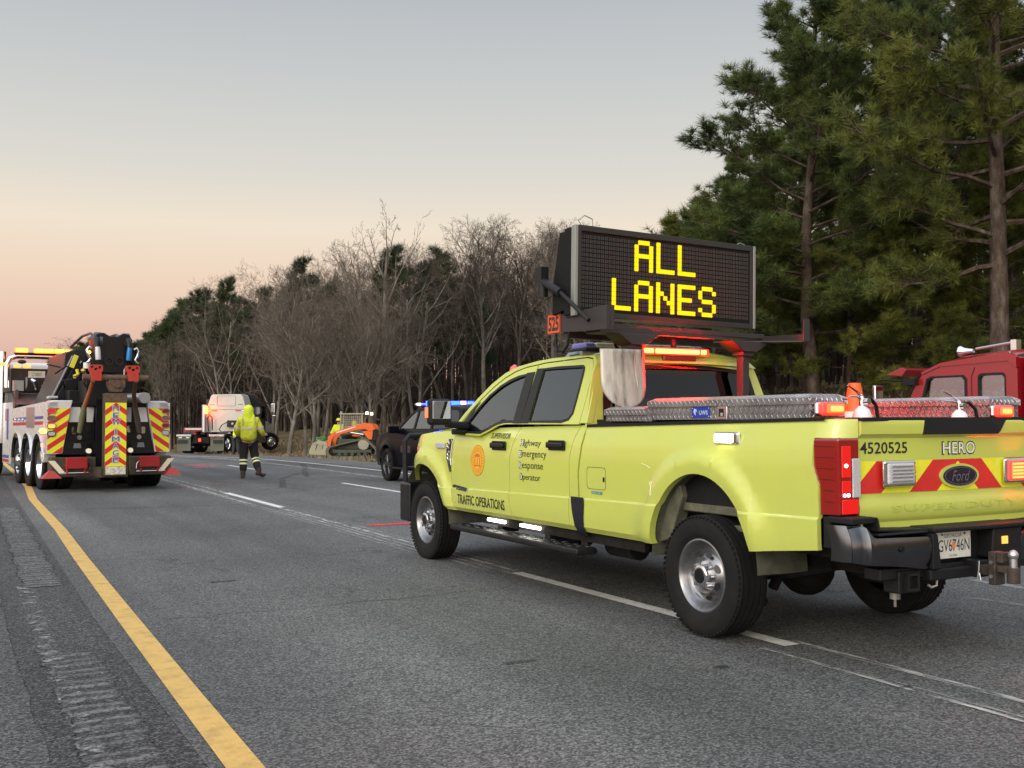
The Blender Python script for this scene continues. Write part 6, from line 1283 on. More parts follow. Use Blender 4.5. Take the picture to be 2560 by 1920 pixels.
g = MB(); g.prism([(-.90,1.90),(-.55,1.90),(-.30,2.6),(-.45,2.75)],lambda u,v,t:(u,.2-t,v),-.1,.1); g.prism([(.30,1.90),(.7,1.90),(.35,2.5),(.25,2.5)],lambda u,v,t:(u,.2-t,v),-.1,.1); g.bb((-.7,-.3,1.75),(.7,1.5,2.1)); g.bb((-.5,-1.0,1.75),(.5,-.2,2.3)); g.build('boom_cradle', BLACKM, tw, fixn=True, bevel=.02)
g = MB(); g.prism([(-.98,1.85),(-.20,1.85),(-.20,3.0),(-.45,3.02),(-.66,2.92),(-.70,2.55),(-.86,2.12)],lambda u,v,t:(u,t,v),.3,2.2); g.build('boom_side_plate', mat('boom_dark',(.010,.008,.007),.5,var=.5,vs=5), tw, fixn=True, bevel=.02)
g = MB(); g.cyl((-.92,.25,1.95),(-.52,.20,2.85),.045,n=10); g.cyl((-.78,.25,1.92),(-.34,.2,2.75),.035,n=10); g.tube([(-.30,-1.0,3.2),(-.34,-.6,3.3),(-.38,0,3.28),(-.45,.8,3.1)],.03,8); g.tube([(.22,-1.0,3.2),(.20,-.5,3.3),(.1,0,3.25)],.03,8); g.build('boom_rams', mat('ram_grey',(.10,.10,.105),.3,metal=.7), tw, smooth=40)
g = MB(); g.cyl((.30,-1.0,1.93),(.75,-1.15,1.93),.10,n=16); g.cyl((.62,-1.28,1.93),(.66,-.8,1.93),.115,n=18); g.build('winch_drum', mat('drum_steel',(.35,.35,.36),.35,metal=.8), tw, smooth=40)
g = MB(); g.box((-.72,-.9,2.68),(.09,.03,.27),Matrix.Rotation(.35,3,'Y')); g.tube([(-.66,-.9,2.52),(-.64,-.9,2.42),(-.72,-.95,2.35)],.035,8); g.build('yellow_strap', mat('strap_yellow',(.70,.62,.04),.6), tw)
g = MB(); g.lathe([(0,.07),(.12,.07)],(-.55,-1.3,2.52),(0,0,1),14); g.build('strap_roll', WHT_T, tw)
# headache rack, lockers, lamps
CH = MATS['chrome']
g = MB(); g.tube([(-1.36,3.5,2.25),(-1.36,3.5,2.82),(-1.30,3.5,2.95),(-1.15,3.5,3.01),(1.1,3.5,3.01),(1.26,3.5,2.95),(1.32,3.5,2.82),(1.32,3.5,2.25)],.062,12); g.build('headache_rack', CH, tw, smooth=50)
g = MB(); g.bb((-1.26,3.6,2.15),(1.24,4.8,2.72)); hb_ = g.build('winch_housing', mat('dark_steel',(.028,.022,.018),.5,metal=.3,var=.5,vs=4), tw, bevel=.02)
g = MB(); g.bb((-.88,3.585,2.50),(-.50,3.592,2.66)); sp2 = g.build('rear_label', mat('label_green_white',(.50,.56,.46),.5), hb_)
g = MB(); text_mb('CV807',-.80,2.535,-.58,2.62,lambda u,v,t:(u,3.585-t,v),.004,g); g.build('lettering', mat('green_ink',(.04,.18,.10),.5), sp2)
g = MB(); g.prism([(-.42,2.72),(-.20,2.72),(-.10,2.30),(-.27,2.05),(-.34,2.05)],lambda u,v,t:(u,3.4-t,v),0,.02); g.build('mud_guard_plate', mat('lavender_grey',(.33,.34,.42),.4,metal=.3), tw, fixn=True)
g = MB(); g.bb((-1.24,3.3,2.17),(-1.02,3.5,2.42)); g.bb((-.98,3.3,2.2),(-.94,3.34,2.5)); g.tube([(-.85,3.4,2.44),(-.78,3.38,2.40),(-.72,3.4,2.22)],[.05,.055,.05],8); g.tube([(-.60,3.4,2.30),(-.55,3.4,2.33),(-.5,3.4,2.28),(-.56,3.4,2.24),(-.6,3.4,2.30)],.015,6); g.build('rack_gear', CHROME, tw)
g = MB(); g.add([(-1.25,2.9,1.84),(.9,2.9,1.80),(.9,3.55,2.05),(-1.25,3.55,2.12)],[(0,1,2,3)]); g.bb((-1.22,3.2,1.8),(-1.15,3.5,2.2)); g.build('deck_plate', mat('deck_grey',(.10,.10,.095),.35,metal=.5,dirt=(.3,.05,.03),dirtamt=.5,ds=3), tw)
g = MB(); g.bb((-1.20,3.42,3.065),(1.30,3.60,3.10)); lbw = g.build('lightbar_base', BLACKM, tw)
for x,w_ in ((-1.06,.26),(-.68,.20),(-.46,.22),(-.22,.22),(.02,.22),(.24,.18),(.5,.3),(.85,.3)):
    g = MB(); g.box((x,3.40,3.145),(w_*1.12,.12,.11)); g.build('amber_module', L_HALOA, lbw, bevel=.02); g = MB(); g.box((x,3.37,3.145),(w_*.92,.10,.070)); g.build('lit_core', L_AMB, lbw, bevel=.01)
for x,z_ in ((-1.50,2.80),(-1.16,2.76),(-.95,2.76),(-.22,2.70)):
    g = MB(); g.box((x,3.35,z_),(.17,.07,.075)); g.build('amber_flood', L_AMBS if x > -1.4 else L_AMBS, tw, bevel=.025, segs=3)
g = MB(); g.ball((-1.05,3.4,2.87),(.10,.05,.05),14,8); g.build('round_lamp', BLACKM, tw)
g = MB(); g.bb((-1.20,5.1,1.0),(1.20,8.0,2.62)); g.bb((-1.18,5.2,2.62),(1.18,7.2,2.95)); g.bb((-1.1,8.0,.7),(1.1,9.5,1.9)); cbw = g.build('cab', WHT_T, tw, bevel=.10, segs=3)
g = MB(); [g.bb((-1.207,5.12,1.2+.07*k),(-1.212,5.9,1.22+.07*k)) for k in range(16)]; g.build('vent_louvres', mat('louvre',(.45,.44,.40),.4), cbw)
g = MB(); g.tube([(-1.25,5.0,.9),(-1.25,5.0,3.2)],.075,12); g.tube([(1.25,5.0,.9),(1.25,5.0,3.2)],.075,12); g.build('exhaust_stack', CH, tw, smooth=40)
g = MB(); g.ball((-1.45,6.3,2.85),(.09,.06,.05),10,6); g.box((-1.52,6.9,2.1),(.14,.1,.5)); g.build('door_mirror', BLACKM, tw)
g = MB(); g.tube([(-.95,-.2,2.45),(-.7,0,2.62),(-.4,-.1,2.5),(-.55,-.3,2.35),(-.8,-.2,2.3),(-.65,.3,2.05),(-.8,.2,1.9)],.018,6); g.tube([(-.9,1,2.7),(-.6,.6,2.6),(-.5,.3,2.4),(-.4,.2,2.2)],.02,6); g.tube([(-.7,-1.5,2.45),(-.62,-1.6,2.35),(-.66,-1.6,2.2),(-.58,-1.55,2.1)],.02,6); g.build('hydraulic_hoses', BLACKP, tw, smooth=60)
g = MB(); g.ball((-.66,-1.5,2.46),.05,8,6); g.ball((-.78,-1.4,2.36),(.06,.05,.035),8,6); g.ball((-.62,-1.45,2.40),.035,8,6); g.build('brass_fitting', mat('brass',(.55,.38,.08),.35,metal=.8), tw)
# ------------------------------------------------------------ bobtail semi tractor slewed across the shoulder
AZ = radians(37.5); SX,SY = 12.15,56.4
sm_ = thing('semi_tractor','cream semi tractor without a trailer seen from behind, slewed on the road','semi truck',(SX,SY,-.27),-AZ)
CREAM = mat('cream_paint',(.50,.49,.43),.35,coat=.5,dirt=(.30,.28,.22),dirtamt=.35,ds=1.5)
DKSID = mat('dark_side',(.03,.032,.036),.25,coat=.6)
for s_ in (-1,1):
    for y in (.25,1.6): wheel(sm_,(s_*.98,y,.51),s_,R=.51,w=.52,rim='dual',rr=.29)
    wheel(sm_,(s_*1.12,6.3,.51),s_,R=.51,w=.30,rim='front',rr=.29,steer=-.6)
    g = MB(); g.bb((s_*.55,-.42,.14),(s_*1.30,-.38,.92)); mf = g.build('mud_flap', mat('flap_olive',(.085,.095,.065),.6,dirt=(.16,.15,.11),dirtamt=.5), sm_, bevel=.01)
    MB().bb((s_*.50,-.50,.90),(s_*1.33,-.36,1.0)).build('flap_bar', CHROME, mf, bevel=.01)
    g = MB(); [g.bb((s_*x,-.505,.82),(s_*(x+.18),-.51,.87)) for x in (.58,1.0)]; g.build('flap_reflector', WHITER if s_ < 0 else mat('flap_mark',(.35,.06,.03),.5), mf)
    g = MB(); g.grid(lambda i,x:(s_*x,.92+1.40*cos(pi*i/14),.55+.62*sin(pi*i/14)), range(15), [1.26,.72]); g.build('tandem_fender', BLACKP, sm_, smooth=60)
g = MB(); g.bb((-.42,-.3,.62),(-.30,7.2,.95)); g.bb((.30,-.3,.62),(.42,7.2,.95)); g.bb((-.45,-.35,.55),(.45,.2,.85)); g.cyl((-.7,.25,.51),(.7,.25,.51),.13,n=12); g.build('frame_rails', UNDER, sm_)
g = MB(); g.prism([(-.55,.75),(-.35,1.7),(.35,1.7),(.55,.75),(.30,.30),(.12,.30),(.12,.9),(-.12,.9),(-.12,.30),(-.30,.30)],lambda u,v,t:(u,v,t),1.02,1.12); g.build('fifth_wheel', BLACKM, sm_, fixn=True)
secs = [(-1.16,1.0),(-1.18,2.35),(-1.10,2.6),(-.95,3.08),(-.85,3.20),(.85,3.20),(.95,3.08),(1.10,2.6),(1.18,2.35),(1.16,1.0)]
g = MB(); g.prism(secs,lambda u,v,t:(u,2.75+t,v),0,.9); g.build('sleeper_back', CREAM, sm_, fixn=True, bevel=.05, segs=3)
g = MB(); s2_ = [(u*1.02,v+.03) for u,v in secs]; A = [(u,3.65,v) for u,v in s2_]; B_ = [(u,4.6,v+(.05 if v>2 else 0)) for u,v in s2_]; C_ = [(u*.96,5.6,min(v,2.75)) for u,v in s2_]
g.add(A+B_+C_,[(i,(i+1)%10,(i+1)%10+10,i+10) for i in range(10)]+[(i+10,(i+1)%10+10,(i+1)%10+20,i+20) for i in range(10)]+[tuple(range(20,30))]); cbs = g.build('cab', DKSID, sm_, fixn=True, bevel=.04)
g = MB(); g.add([(-.95,5.6,1.0),(.95,5.6,1.0),(.9,7.5,1.0),(-.9,7.5,1.0),(-.95,5.6,1.85),(.95,5.6,1.85),(.8,7.45,1.55),(-.8,7.45,1.55)],[(0,1,2,3),(4,5,6,7),(0,1,5,4),(1,2,6,5),(2,3,7,6),(3,0,4,7)]); g.build('bonnet', CREAM, cbs if 0 else sm_, fixn=True, bevel=.12, segs=3)
g = MB(); g.bb((-1.2,7.05,.45),(1.2,7.6,.75)); g.bb((-1.22,2.9,.45),(-.8,5.5,.98)); g.bb((1.22,2.9,.45),(.8,5.5,.98)); g.build('side_fairing', DKSID, sm_, bevel=.05)
g = MB(); g.bb((1.165,4.65,1.85),(1.185,5.45,2.55)); g.bb((-1.165,4.65,1.85),(-1.185,5.45,2.55)); g.build('side_window', GLASSD, cbs, split=True)
F = lambda u,v,t:(u,2.745-t,v)
g = MB(); g.plate(rrect(-.55,2.55,.55,3.12,.08),[rrect(-.54,2.56,.54,3.11,.07)],F,0,.012); g.bb((-1.12,2.742,2.345),(1.12,2.748,2.36)); [g.bb((x,2.74,2.62),(x+.3,2.748,2.645)) for x in (-1.0,.68)]; g.build('panel_seam', BLACKM, sm_, fixn=True)
g = MB(); [g.bb((x,2.73,2.26),(x+.32,2.74,2.32)) for x in (-.86,.54)]; g.build('red_reflector', RETRED, sm_, split=True)
g = MB(); [g.bb((x,2.73,2.26),(x+.18,2.74,2.32)) for x in (-1.10,.90)]; [g.bb((x,2.73,2.06),(x+.06,2.74,2.32)) for x in (-1.12,1.06)]; g.build('white_reflector', WHITER, sm_, split=True)
g = MB(); g.bb((.12,2.55,1.38),(.78,2.74,1.75)); g.build('connection_box', BLACKM, sm_, bevel=.02)
MB().cyl((.45,2.54,1.57),(.45,2.56,1.57),.06,n=12).build('round_badge', mat('badge_light',(.5,.5,.45),.5), sm_)
g = MB(); g.tube([(.12,2.6,1.65),(-.1,2.4,1.5),(-.12,2.1,1.25),(.1,1.9,1.12)],.025,6); g.tube([(-.98,2.6,1.15),(-.98,2.5,1.9),(-.85,2.48,2.05),(-.72,2.5,1.9),(-.70,2.5,1.2)],.03,6); g.build('air_hoses', BLACKP, sm_, smooth=60)
g = MB(); g.tube([(-1.18,2.5,1.0),(-1.18,2.5,2.62)],.13,12); g.build('exhaust_stack', ALU, sm_, smooth=40)
g = MB(); g.box((-.98,2.35,2.30),(.12,.10,.32)); g.ball((-1.02,2.35,2.45),.10,8,6); g.build('amber_beacon', L_AMB, sm_, bevel=.02)
g = MB(); g.box((.0,-.52,.72),(.14,.03,.16)); g.build('stop_lamp', L_RED if 0 else mat('dim_red',(.3,.02,.02),.2,emit=(1,.05,.03),es=2.5), sm_, bevel=.02)
g = MB(); g.tube([(-1.25,5.1,2.0),(-1.72,5.1,2.05),(-1.74,5.1,1.15),(-1.3,5.1,1.2)],.035,6); g.bb((-1.70,5.05,1.3),(-1.5,5.15,1.75)); g.tube([(1.25,5.3,2.75),(1.55,5.5,2.7),(1.6,5.5,2.2),(1.4,5.4,1.5)],.035,6); g.build('mirror_frame', BLACKM, sm_)
g = MB(); g.box((1.62,5.5,2.45),(.28,.10,.55)); g.box((1.66,5.5,2.0),(.26,.08,.10)); g.build('mirror_shell', CHROME, sm_, bevel=.04)
# a red truck beyond the semi
rd = thing('red_truck','small red truck with a dark grey box body half hidden beyond the cream semi','truck',(13.95,65.1,-.50),-radians(20))
g = MB(); g.bb((-1.15,0,.6),(1.15,1.8,1.55)); g.build('red_body', REDP, rd, bevel=.08)
g = MB(); g.bb((-.05,1.8,1.0),(1.15,7,3.30)); g.build('grey_box', mat('box_grey',(.06,.06,.058),.5), rd, bevel=.05)
g = MB(); g.bb((-1.05,-.03,1.42),(1.05,0,1.50)); g.build('bright_strip', CHROME, rd)
for s_ in (-1,1): wheel(rd,(s_*1.0,1.0,.45),s_,R=.45,w=.28,rim='front',rr=.25)
# ------------------------------------------------------------ black patrol SUV
sv = thing('patrol_suv','black police style SUV with blue roof lights parked just ahead of the pickup','SUV',(10.22,20.35,0),-.02)
BLKP = mat('suv_black',(.003,.003,.006),.28,coat=0,rvar=.02,spec=.06)
def tw_w(y,z): # half width
    w = interp(z,[.30,.45,.75,.95,1.20,1.24],[.90,.95,.985,.965,.935,.90]); 
    if y > 3.45: w -= .42*(y-3.45)**1.6*.62
    if y < -.9: w -= .25*(-.9-y)**2
    for cy in (0,2.95):
        r = sqrt((y-cy)**2+(z-.40)**2); w += .03*smooth((.60-r)/.10)
    return w
def sarch(y):
    z = -1
    for cy in (0,2.95):
        if abs(y-cy) < .46: z = max(z,.40+sqrt(.46**2-(y-cy)**2))
    return z
for s_ in (-1,1):
    ys_ = sorted(set([-1.25+.11*k for k in range(48)]+[cy+.4599*cos(pi*k/16) for cy in (0,2.95) for k in range(17)])); zs_ = [.30,.36,.45,.6,.7,.8,.88,.95,1.0,1.06,1.12,1.18,1.22,1.24]
    top = lambda y: interp(y,[-1.2,2.1,2.5,3.0,3.6,3.95],[1.24,1.21,1.20,1.155,1.07,.92])
    g = MB(); vs = []
    for y in ys_:
        for z in zs_:
            z2 = min(max(z,max(.30 if y < 3.3 else .34,sarch(y))),top(y)); vs.append((s_*tw_w(y,z2),y,z2))
    m_ = len(zs_); g.add(vs,[(i*m_+j,(i+1)*m_+j,(i+1)*m_+j+1,i*m_+j+1) for i in range(len(ys_)-1) for j in range(m_-1)]); g.build('side_panel', BLKP, sv, smooth=35, weld=True, fixn=True)
    upx = lambda u,v,t,s_=s_:(s_*(.915-.36*(v-1.22)+t),u,v)
    O_ = [(2.55,1.20),(2.30,1.34),(1.95,1.56),(1.70,1.665),(1.3,1.715),(.2,1.735),(-.7,1.71),(-.95,1.62),(-1.15,1.24)]
    g1 = [(2.33,1.245),(2.18,1.33),(1.88,1.53),(1.68,1.62),(1.50,1.65),(1.46,1.25)]; g2 = [(1.36,1.25),(1.42,1.655),(.75,1.68),(.58,1.60),(.50,1.25)]; g3 = [(.38,1.25),(.5,1.62),(.62,1.68),(-.60,1.66),(-.80,1.58),(-.95,1.28)]
    MB().plate(O_,[g1,g2,g3],upx,-.03,0).build('window_frames', BLKP, sv, fixn=True)
    for q in (g1,g2,g3): MB().prism(q,upx,-.02,-.015).build('window', GLASS if q is not g3 else GLASSD, sv, fixn=True)
    g = MB(); g.box((s_*1.06,2.30,1.22),(.24,.12,.17)); g.tube([(s_*.9,2.28,1.2),(s_*1.0,2.3,1.2)],.03,6); g.build('side_mirror', BLKP, sv, bevel=.04, segs=3)
    g = MB(); g.box((s_*.985,1.25,1.02),(.03,.18,.035)); g.box((s_*.985,.35,1.02),(.03,.18,.035)); g.build('door_handle', CHROME if 0 else BLKP, sv, bevel=.01)
    g = MB(); g.box((s_*.99,1.45,.33),(.12,1.9,.04)); g.build('running_board', BLACKM, sv, bevel=.01)
    g = MB(); g.prism([(2.05,.70),(1.45,.70),(1.45,.86),(2.05,.86)],lambda u,v,t,s_=s_:(s_*(tw_w(u,v)+.002+t),u,v),0,.002); g.build('door_sticker', mat('brown_sticker',(.045,.025,.02),.5,var=.5,vs=30), sv, fixn=True)
    g = MB(); g.box((s_*.72,3.80,.84),(.28,.14,.14)); g.build('headlight', LENSC, sv, bevel=.03)
    for y in (0,2.95): wheel(sv,(s_*.86,y,.385),s_,R=.385,w=.265,rim='alloy',rr=.255)
def sroof(u,y):
    z = interp(y,[-1.15,-.95,-.7,.2,1.3,1.7,1.95,2.3,2.55],[1.24,1.62,1.71,1.735,1.715,1.665,1.56,1.34,1.20]); w = .915-.36*(z-1.22)+.003; return (u*w,y,z+.05*(1-abs(u)**2.4))
g = MB(); g.grid(sroof,[-1+.125*k for k in range(17)],[-1.15,-1.05,-.95,-.82,-.7,-.4,.2,.8,1.3,1.5,1.7]); g.build('roof', BLKP, sv, smooth=50)
g = MB(); g.grid(sroof,[-1+.125*k for k in range(17)],[1.7,1.95,2.3,2.55]); g.build('windscreen', GLASSD, sv, smooth=60)
g = MB(); g.grid(lambda u,y:(u*tw_w(y,1.1)*.97,y,interp(y,[2.4,2.5,3.0,3.6,3.95],[1.20,1.20,1.155,1.07,.92])+.06*(1-u*u)),[-1+.2*k for k in range(11)],[2.4,2.7,3.0,3.3,3.6,3.8,3.95]); g.build('bonnet', BLKP, sv, smooth=50)
g = MB(); g.bb((-.80,3.6,.40),(.80,3.97,.95)); g.bb((-.88,3.5,.34),(.88,3.9,.55)); g.bb((-.9,-1.25,.35),(.9,-1.15,1.22)); g.build('nose_and_tail', BLKP, sv, bevel=.05)
g = MB(); g.bb((-.85,-1.1,.28),(.85,3.4,.45)); g.build('underbody', UNDER, sv)
g = MB(); g.tube([(-.75,4.12,.50),(-.78,4.16,.75),(-.70,4.14,1.08),(.70,4.14,1.08),(.78,4.16,.75),(.75,4.12,.50)],.03,8); [g.tube([(x,4.12,.45),(x,4.14,1.08)],.03,6) for x in (-.35,.35)]; g.build('push_bumper', BLACKM, sv, smooth=50)
g = MB(); 
for x in (-.4,.4): g.box((x,1.35,1.05),(.5,.5,.2)); g.box((x,1.05,1.25),(.48,.14,.55)); g.box((x,.2,1.25),(.48,.14,.5))
g.box((0,2.2,1.12),(1.6,.4,.2)); g.build('interior', INTER, sv, bevel=.03)
g = MB(); g.box((-.06,1.62,1.80),(1.40,.24,.05)); lbs = g.build('lightbar', mat('bar_cover',(.45,.47,.52),.2,coat=1), sv, bevel=.02, segs=3)
for x,w_,mt in ((-.44,.20,L_BLUE),(.17,.18,L_BLUE),(.33,.12,mat('violet_lamp',(.05,.05,.05),.3,emit=(.12,.06,1),es=60)),(.54,.10,L_BLUE)):
    g = MB(); g.box((x,1.48,1.815),(w_*1.3,.09,.12)); g.build('blue_module', mt, lbs, bevel=.012)
g = MB(); g.box((-.74,1.52,1.80),(.07,.12,.06)); g.build('white_end_lamp', mat('pale_lamp',(.6,.6,.6),.3,emit=(1,.97,.9),es=1.5), lbs, bevel=.012)
# ------------------------------------------------------------ red crew cab truck on the right
RX = 14.3
rt_ = thing('red_crew_cab','tall red crew cab truck on the right shoulder behind the pickup bed','truck',(RX,9.0,-.12),0)
def rs(u,v,t): return (-t,u,v+.12)
pr_ = [(3.55,1.0),(3.30,1.95),(2.95,2.20),(2.60,2.36),(1.9,2.45),(1.32,2.44),(1.22,2.36),(1.20,1.0)]
o1_ = [(3.42,1.0),(3.30,1.66),(3.02,1.92),(2.86,2.16),(2.5,2.25),(1.5,2.25),(1.40,2.18),(1.40,1.0)]
dw = [(3.16,1.36),(2.98,1.75),(2.88,2.06),(2.80,2.12),(2.18,2.12),(2.12,2.06),(2.12,1.36)]; rw2 = rrect(1.42,1.42,1.90,2.13,.07)
body = [(3.45,.75),(3.40,1.45),(3.14,1.93),(2.96,2.18),(2.6,2.30),(1.36,2.33),(1.22,2.22),(1.22,.75)]
MB().plate(body,[dw,rw2],rs,-.06,.0).build('cab_side', REDP, rt_, fixn=True, bevel=.015)
def rroof(u,k):
    P_ = [(3.14,1.93),(3.0,2.15),(2.8,2.27),(2.6,2.33),(2.2,2.40),(1.8,2.43),(1.36,2.44),(1.26,2.38)]; y,z = P_[k]; return (.03+u*2.2, y, z+.12+ (.10*sin(pi*min(1,max(0,u)))**.5 if k>0 else 0)-.0)
g = MB(); g.grid(rroof,[0,.02,.05,.1,.2,.35,.5,.65,.8,.9,.95,.98,1],range(8)); g.prism([(2.98,2.20),(2.6,2.34),(1.36,2.46),(1.22,2.37),(1.22,2.20),(1.36,2.315),(2.6,2.285),(2.95,2.165)],rs,-.05,.02); g.build('roof', REDP, rt_, smooth=40, fixn=True)
g = MB(); g.bb((.03,1.22,.8),(2.26,1.30,2.5)); g.bb((2.2,1.22,.8),(2.26,3.4,1.5)); g.bb((.05,3.3,.8),(2.2,4.6,1.45)); g.bb((.04,1.25,.75),(2.2,3.3,1.15)); g.build('cab_shell', REDP, rt_, bevel=.05)
for q,nm in ((dw,'door_window'),(rw2,'rear_side_window')):
    w_ = MB().prism(q,rs,-.04,-.03).build(nm, GLASS, rt_, fixn=True)
    c0 = (sum(p[0] for p in q)/len(q),sum(p[1] for p in q)/len(q)); g = MB(); g.plate([(c0[0]+(a_-c0[0])*1.04,c0[1]+(b_-c0[1])*1.04) for a_,b_ in q],[[(c0[0]+(a_-c0[0])*.93,c0[1]+(b_-c0[1])*.93) for a_,b_ in q]],rs,-.03,.004); g.build('window_seal', TRIM, w_, fixn=True)
g = MB(); g.tube([rs(3.0,1.36,.01),rs(2.86,2.1,.01)],.015,6); g.tube([rs(2.85,2.03,-.5),rs(2.55,1.8,-.5),rs(2.35,1.70,-.5),rs(2.3,1.36,-.5)],.02,6); g.tube([rs(2.55,1.8,-.5),rs(2.62,1.36,-.5)],.02,6); g.build('window_bar', TRIM, rt_)
g = MB(); g.tube([rs(2.02,.9,.003),rs(2.02,2.1,.003),rs(1.96,2.24,.003)],.008,5); g.build('door_seam', mat('dark_red_seam',(.05,.004,.005),.6), rt_)
g = MB(); g.prism([(3.65,2.18),(3.32,2.30),(3.20,2.26),(3.30,2.15)],lambda u,v,t:(t,u,v+.12),-.1,2.2); g.build('sun_visor', REDP, rt_, fixn=True, bevel=.01)
g = MB(); g.box(rs(3.16,2.05,.06),(.10,.24,.11)); g.cyl(rs(3.2,2.06,.06),rs(3.62,2.10,.25),.02,n=8); g.build('mirror_bracket', BLACKP, rt_, bevel=.02)
g = MB(); g.box(rs(3.66,1.68,.28),(.20,.07,.65)); g.build('side_mirror', CHROME, rt_, bevel=.02)
g = MB(); g.cyl((.6,2.38,2.70),(.6,1.72,2.76),.025,n=8); g.lathe([(0,.10),(.04,.10),(.10,.06),(.25,.035)],(.6,2.68,2.67),(0,-1,0),14); g.box((.6,1.66,2.72),(.12,.10,.16)); g.build('air_horn', CHROME, rt_, smooth=40)
g = MB(); g.cyl(rs(2.0,1.43,.03),rs(2.0,1.50,.06),.015,n=8); g.ball(rs(2.0,1.55,.06),(.03,.02,.05),10,6); g.build('door_grab', CHROME, rt_)
g = MB(); g.bb((.05,-5.2,.85),(2.25,1.10,2.58)); bxr = g.build('body_box', REDP, rt_, bevel=.04)
g = MB(); g.prism(rrect(.45,1.15,1.0,2.05,.08),rs,.0,.004) if 0 else g.bb((.045,.15,1.45),(.05,.95,2.2)); g.build('body_window', GLASSD, bxr, bevel=.004)
g = MB(); g.tube([(.04,1.02,1.6),(.03,.98,2.3)],.012,6); g.bb((.04,.7,1.36),(.03,1.05,1.40)); g.build('body_trim', CHROME, bxr)
g = MB(); g.box((1.0,2.6,1.35),(.6,.5,.7)); g.box((1.0,1.75,1.4),(1.6,.4,.8)); g.build('seats', INTER, rt_)
for y in (-3.4,4.0):
    for x,s_ in ((.25,-1),(2.0,1)): wheel(rt_,(x,y,.50),s_,R=.50,w=.30,rim='front',rr=.29)
g = MB(); g.bb((.3,-5,.55),(2.0,4.8,.85)); g.build('frame', UNDER, rt_)
# ------------------------------------------------------------ compact track loader
AL = radians(-62); kx,ky = 17.1,46.9
ld = thing('track_loader','orange armed compact track loader with a bucket working on the muddy verge','loader',(kx,ky,-.26),-AL)
TAN_ = mat('loader_tan',(.33,.31,.22),.5,dirt=(.2,.17,.1),dirtamt=.4); TRK = mat('rubber_track',(.13,.12,.08),.8,bump=.4,bs=20,dirt=(.14,.12,.07),dirtamt=.6,ds=5); GRN = mat('loader_dark_green',(.035,.05,.03),.5,dirt=(.12,.11,.07),dirtamt=.4)
def trackpath(n_=60):
    C_ = [(-.55,.62,.27),(.95,.26,.26),(-.95,.24,.24)]  # sprocket rear top, front idler, rear idler (y,z,r) hull
    pts = []
    for k in range(n_):
        a = 2*pi*k/n_; best = max(C_,key=lambda c:(c[0]*cos(a)+c[1]*sin(a)+c[2])); pts.append((best[0]+best[2]*cos(a),best[1]+best[2]*sin(a)))
    return pts
for s_ in (-1,1):
    tp_ = trackpath(); q = [(a*.86,.03+(b-.03)*.90) for a,b in tp_]; g = MB(); cy_ = (0,.35); inn = [(cy_[0]+(a-cy_[0])*.90,cy_[1]+(b-cy_[1])*.86) for a,b in tp_]
    g.plate(tp_,[inn],lambda u,v,t:(s_*(.62+t),u,v),0,.34)
    for i in range(0,len(tp_)):
        a_,b_ = tp_[i],tp_[(i+1)%len(tp_)]; ln = sqrt((a_[0]-b_[0])**2+(a_[1]-b_[1])**2); m_ = max(1,int(ln/.09))
        for j in range(m_): u = a_[0]+(b_[0]-a_[0])*(j+.5)/m_; v = a_[1]+(b_[1]-a_[1])*(j+.5)/m_; g.box((s_*.79,u,v),(.34,.035,.035))
    tk = g.build('track', TRK, ld, fixn=True)
    g = MB(); g.lathe([(0,.24),(.05,.24),(.05,.12),(.07,.12),(.07,.0001)],(s_*.90,-.52,.60),(s_,0,0),18)
    for k in range(14): a = 2*pi*k/14; g.box((s_*.92,-.52+.24*cos(a),.60+.24*sin(a)),(.05,.05,.05),Matrix.Rotation(a,3,'X'))
    g.build('sprocket', TAN_, tk); g = MB(); g.bb((s_*.85,-.9,.20),(s_*.93,.9,.36)); g.build('track_frame', GRN, tk, bevel=.02)
    g = MB(); [g.cyl((s_*.82,y,.15),(s_*.95,y,.15),.085,n=12) for y in (-.6,-.3,0,.3,.6)]; g.build('rollers', GRN, tk)
    # lift arm (tapered box along the side), rear tower high, front low
    arm = [(-1.05,1.30),(-.95,1.52),(-.6,1.60),(-.2,1.52),(.9,1.16),(1.12,.95),(1.22,.45),(1.05,.40),(.95,.85),(.80,1.00),(-.2,1.28),(-.6,1.30),(-.80,1.18)]
    MB().prism(arm,lambda u,v,t:(s_*(.70+t),u,v),0,.14).build('lift_arm', ORANGEP, ld, fixn=True, bevel=.015)
    g = MB(); g.prism([(-.15,1.40),(.75,1.12),(.75,1.16),(-.15,1.44)],lambda u,v,t:(s_*(.842+t),u,v),0,.004); g.build('arm_decal', WHITEINK, ld, fixn=True)
    g = MB(); g.prism([(-.95,1.25),(-.45,1.2),(-.75,.82),(-.90,.82)],lambda u,v,t:(s_*(.70+t),u,v),0,.12); g.build('rear_link', ORANGEP, ld, fixn=True, bevel=.01)
    g = MB(); g.cyl((s_*.75,-.5,1.05),(s_*.75,.35,1.18),.04,n=8); g.build('lift_cylinder', CHROME, ld)
g = MB(); g.bb((-.60,-.95,.35),(.60,.75,.85)); g.bb((-.58,-1.05,.75),(.58,-.45,1.30)); g.build('machine_body', GRN, ld, bevel=.05)
g = MB(); g.bb((-.70,.05,.98),(.7,-.35,1.03)); g.build('guard_rail', ORANGEP, ld)
g = MB() # cab cage: posts, roof, mesh
for x in (-.50,.50):
    for y in (-.42,.62): g.tube([(x,y,.8),(x*.96,y*.95,2.0)],.045,6)
g.bb((-.54,-.48,1.98),(.54,.66,2.05)); g.bb((-.52,.56,.75),(.52,.66,1.15)); cgo = g.build('cab_frame', TAN_, ld, bevel=.02)
g = MB(); 
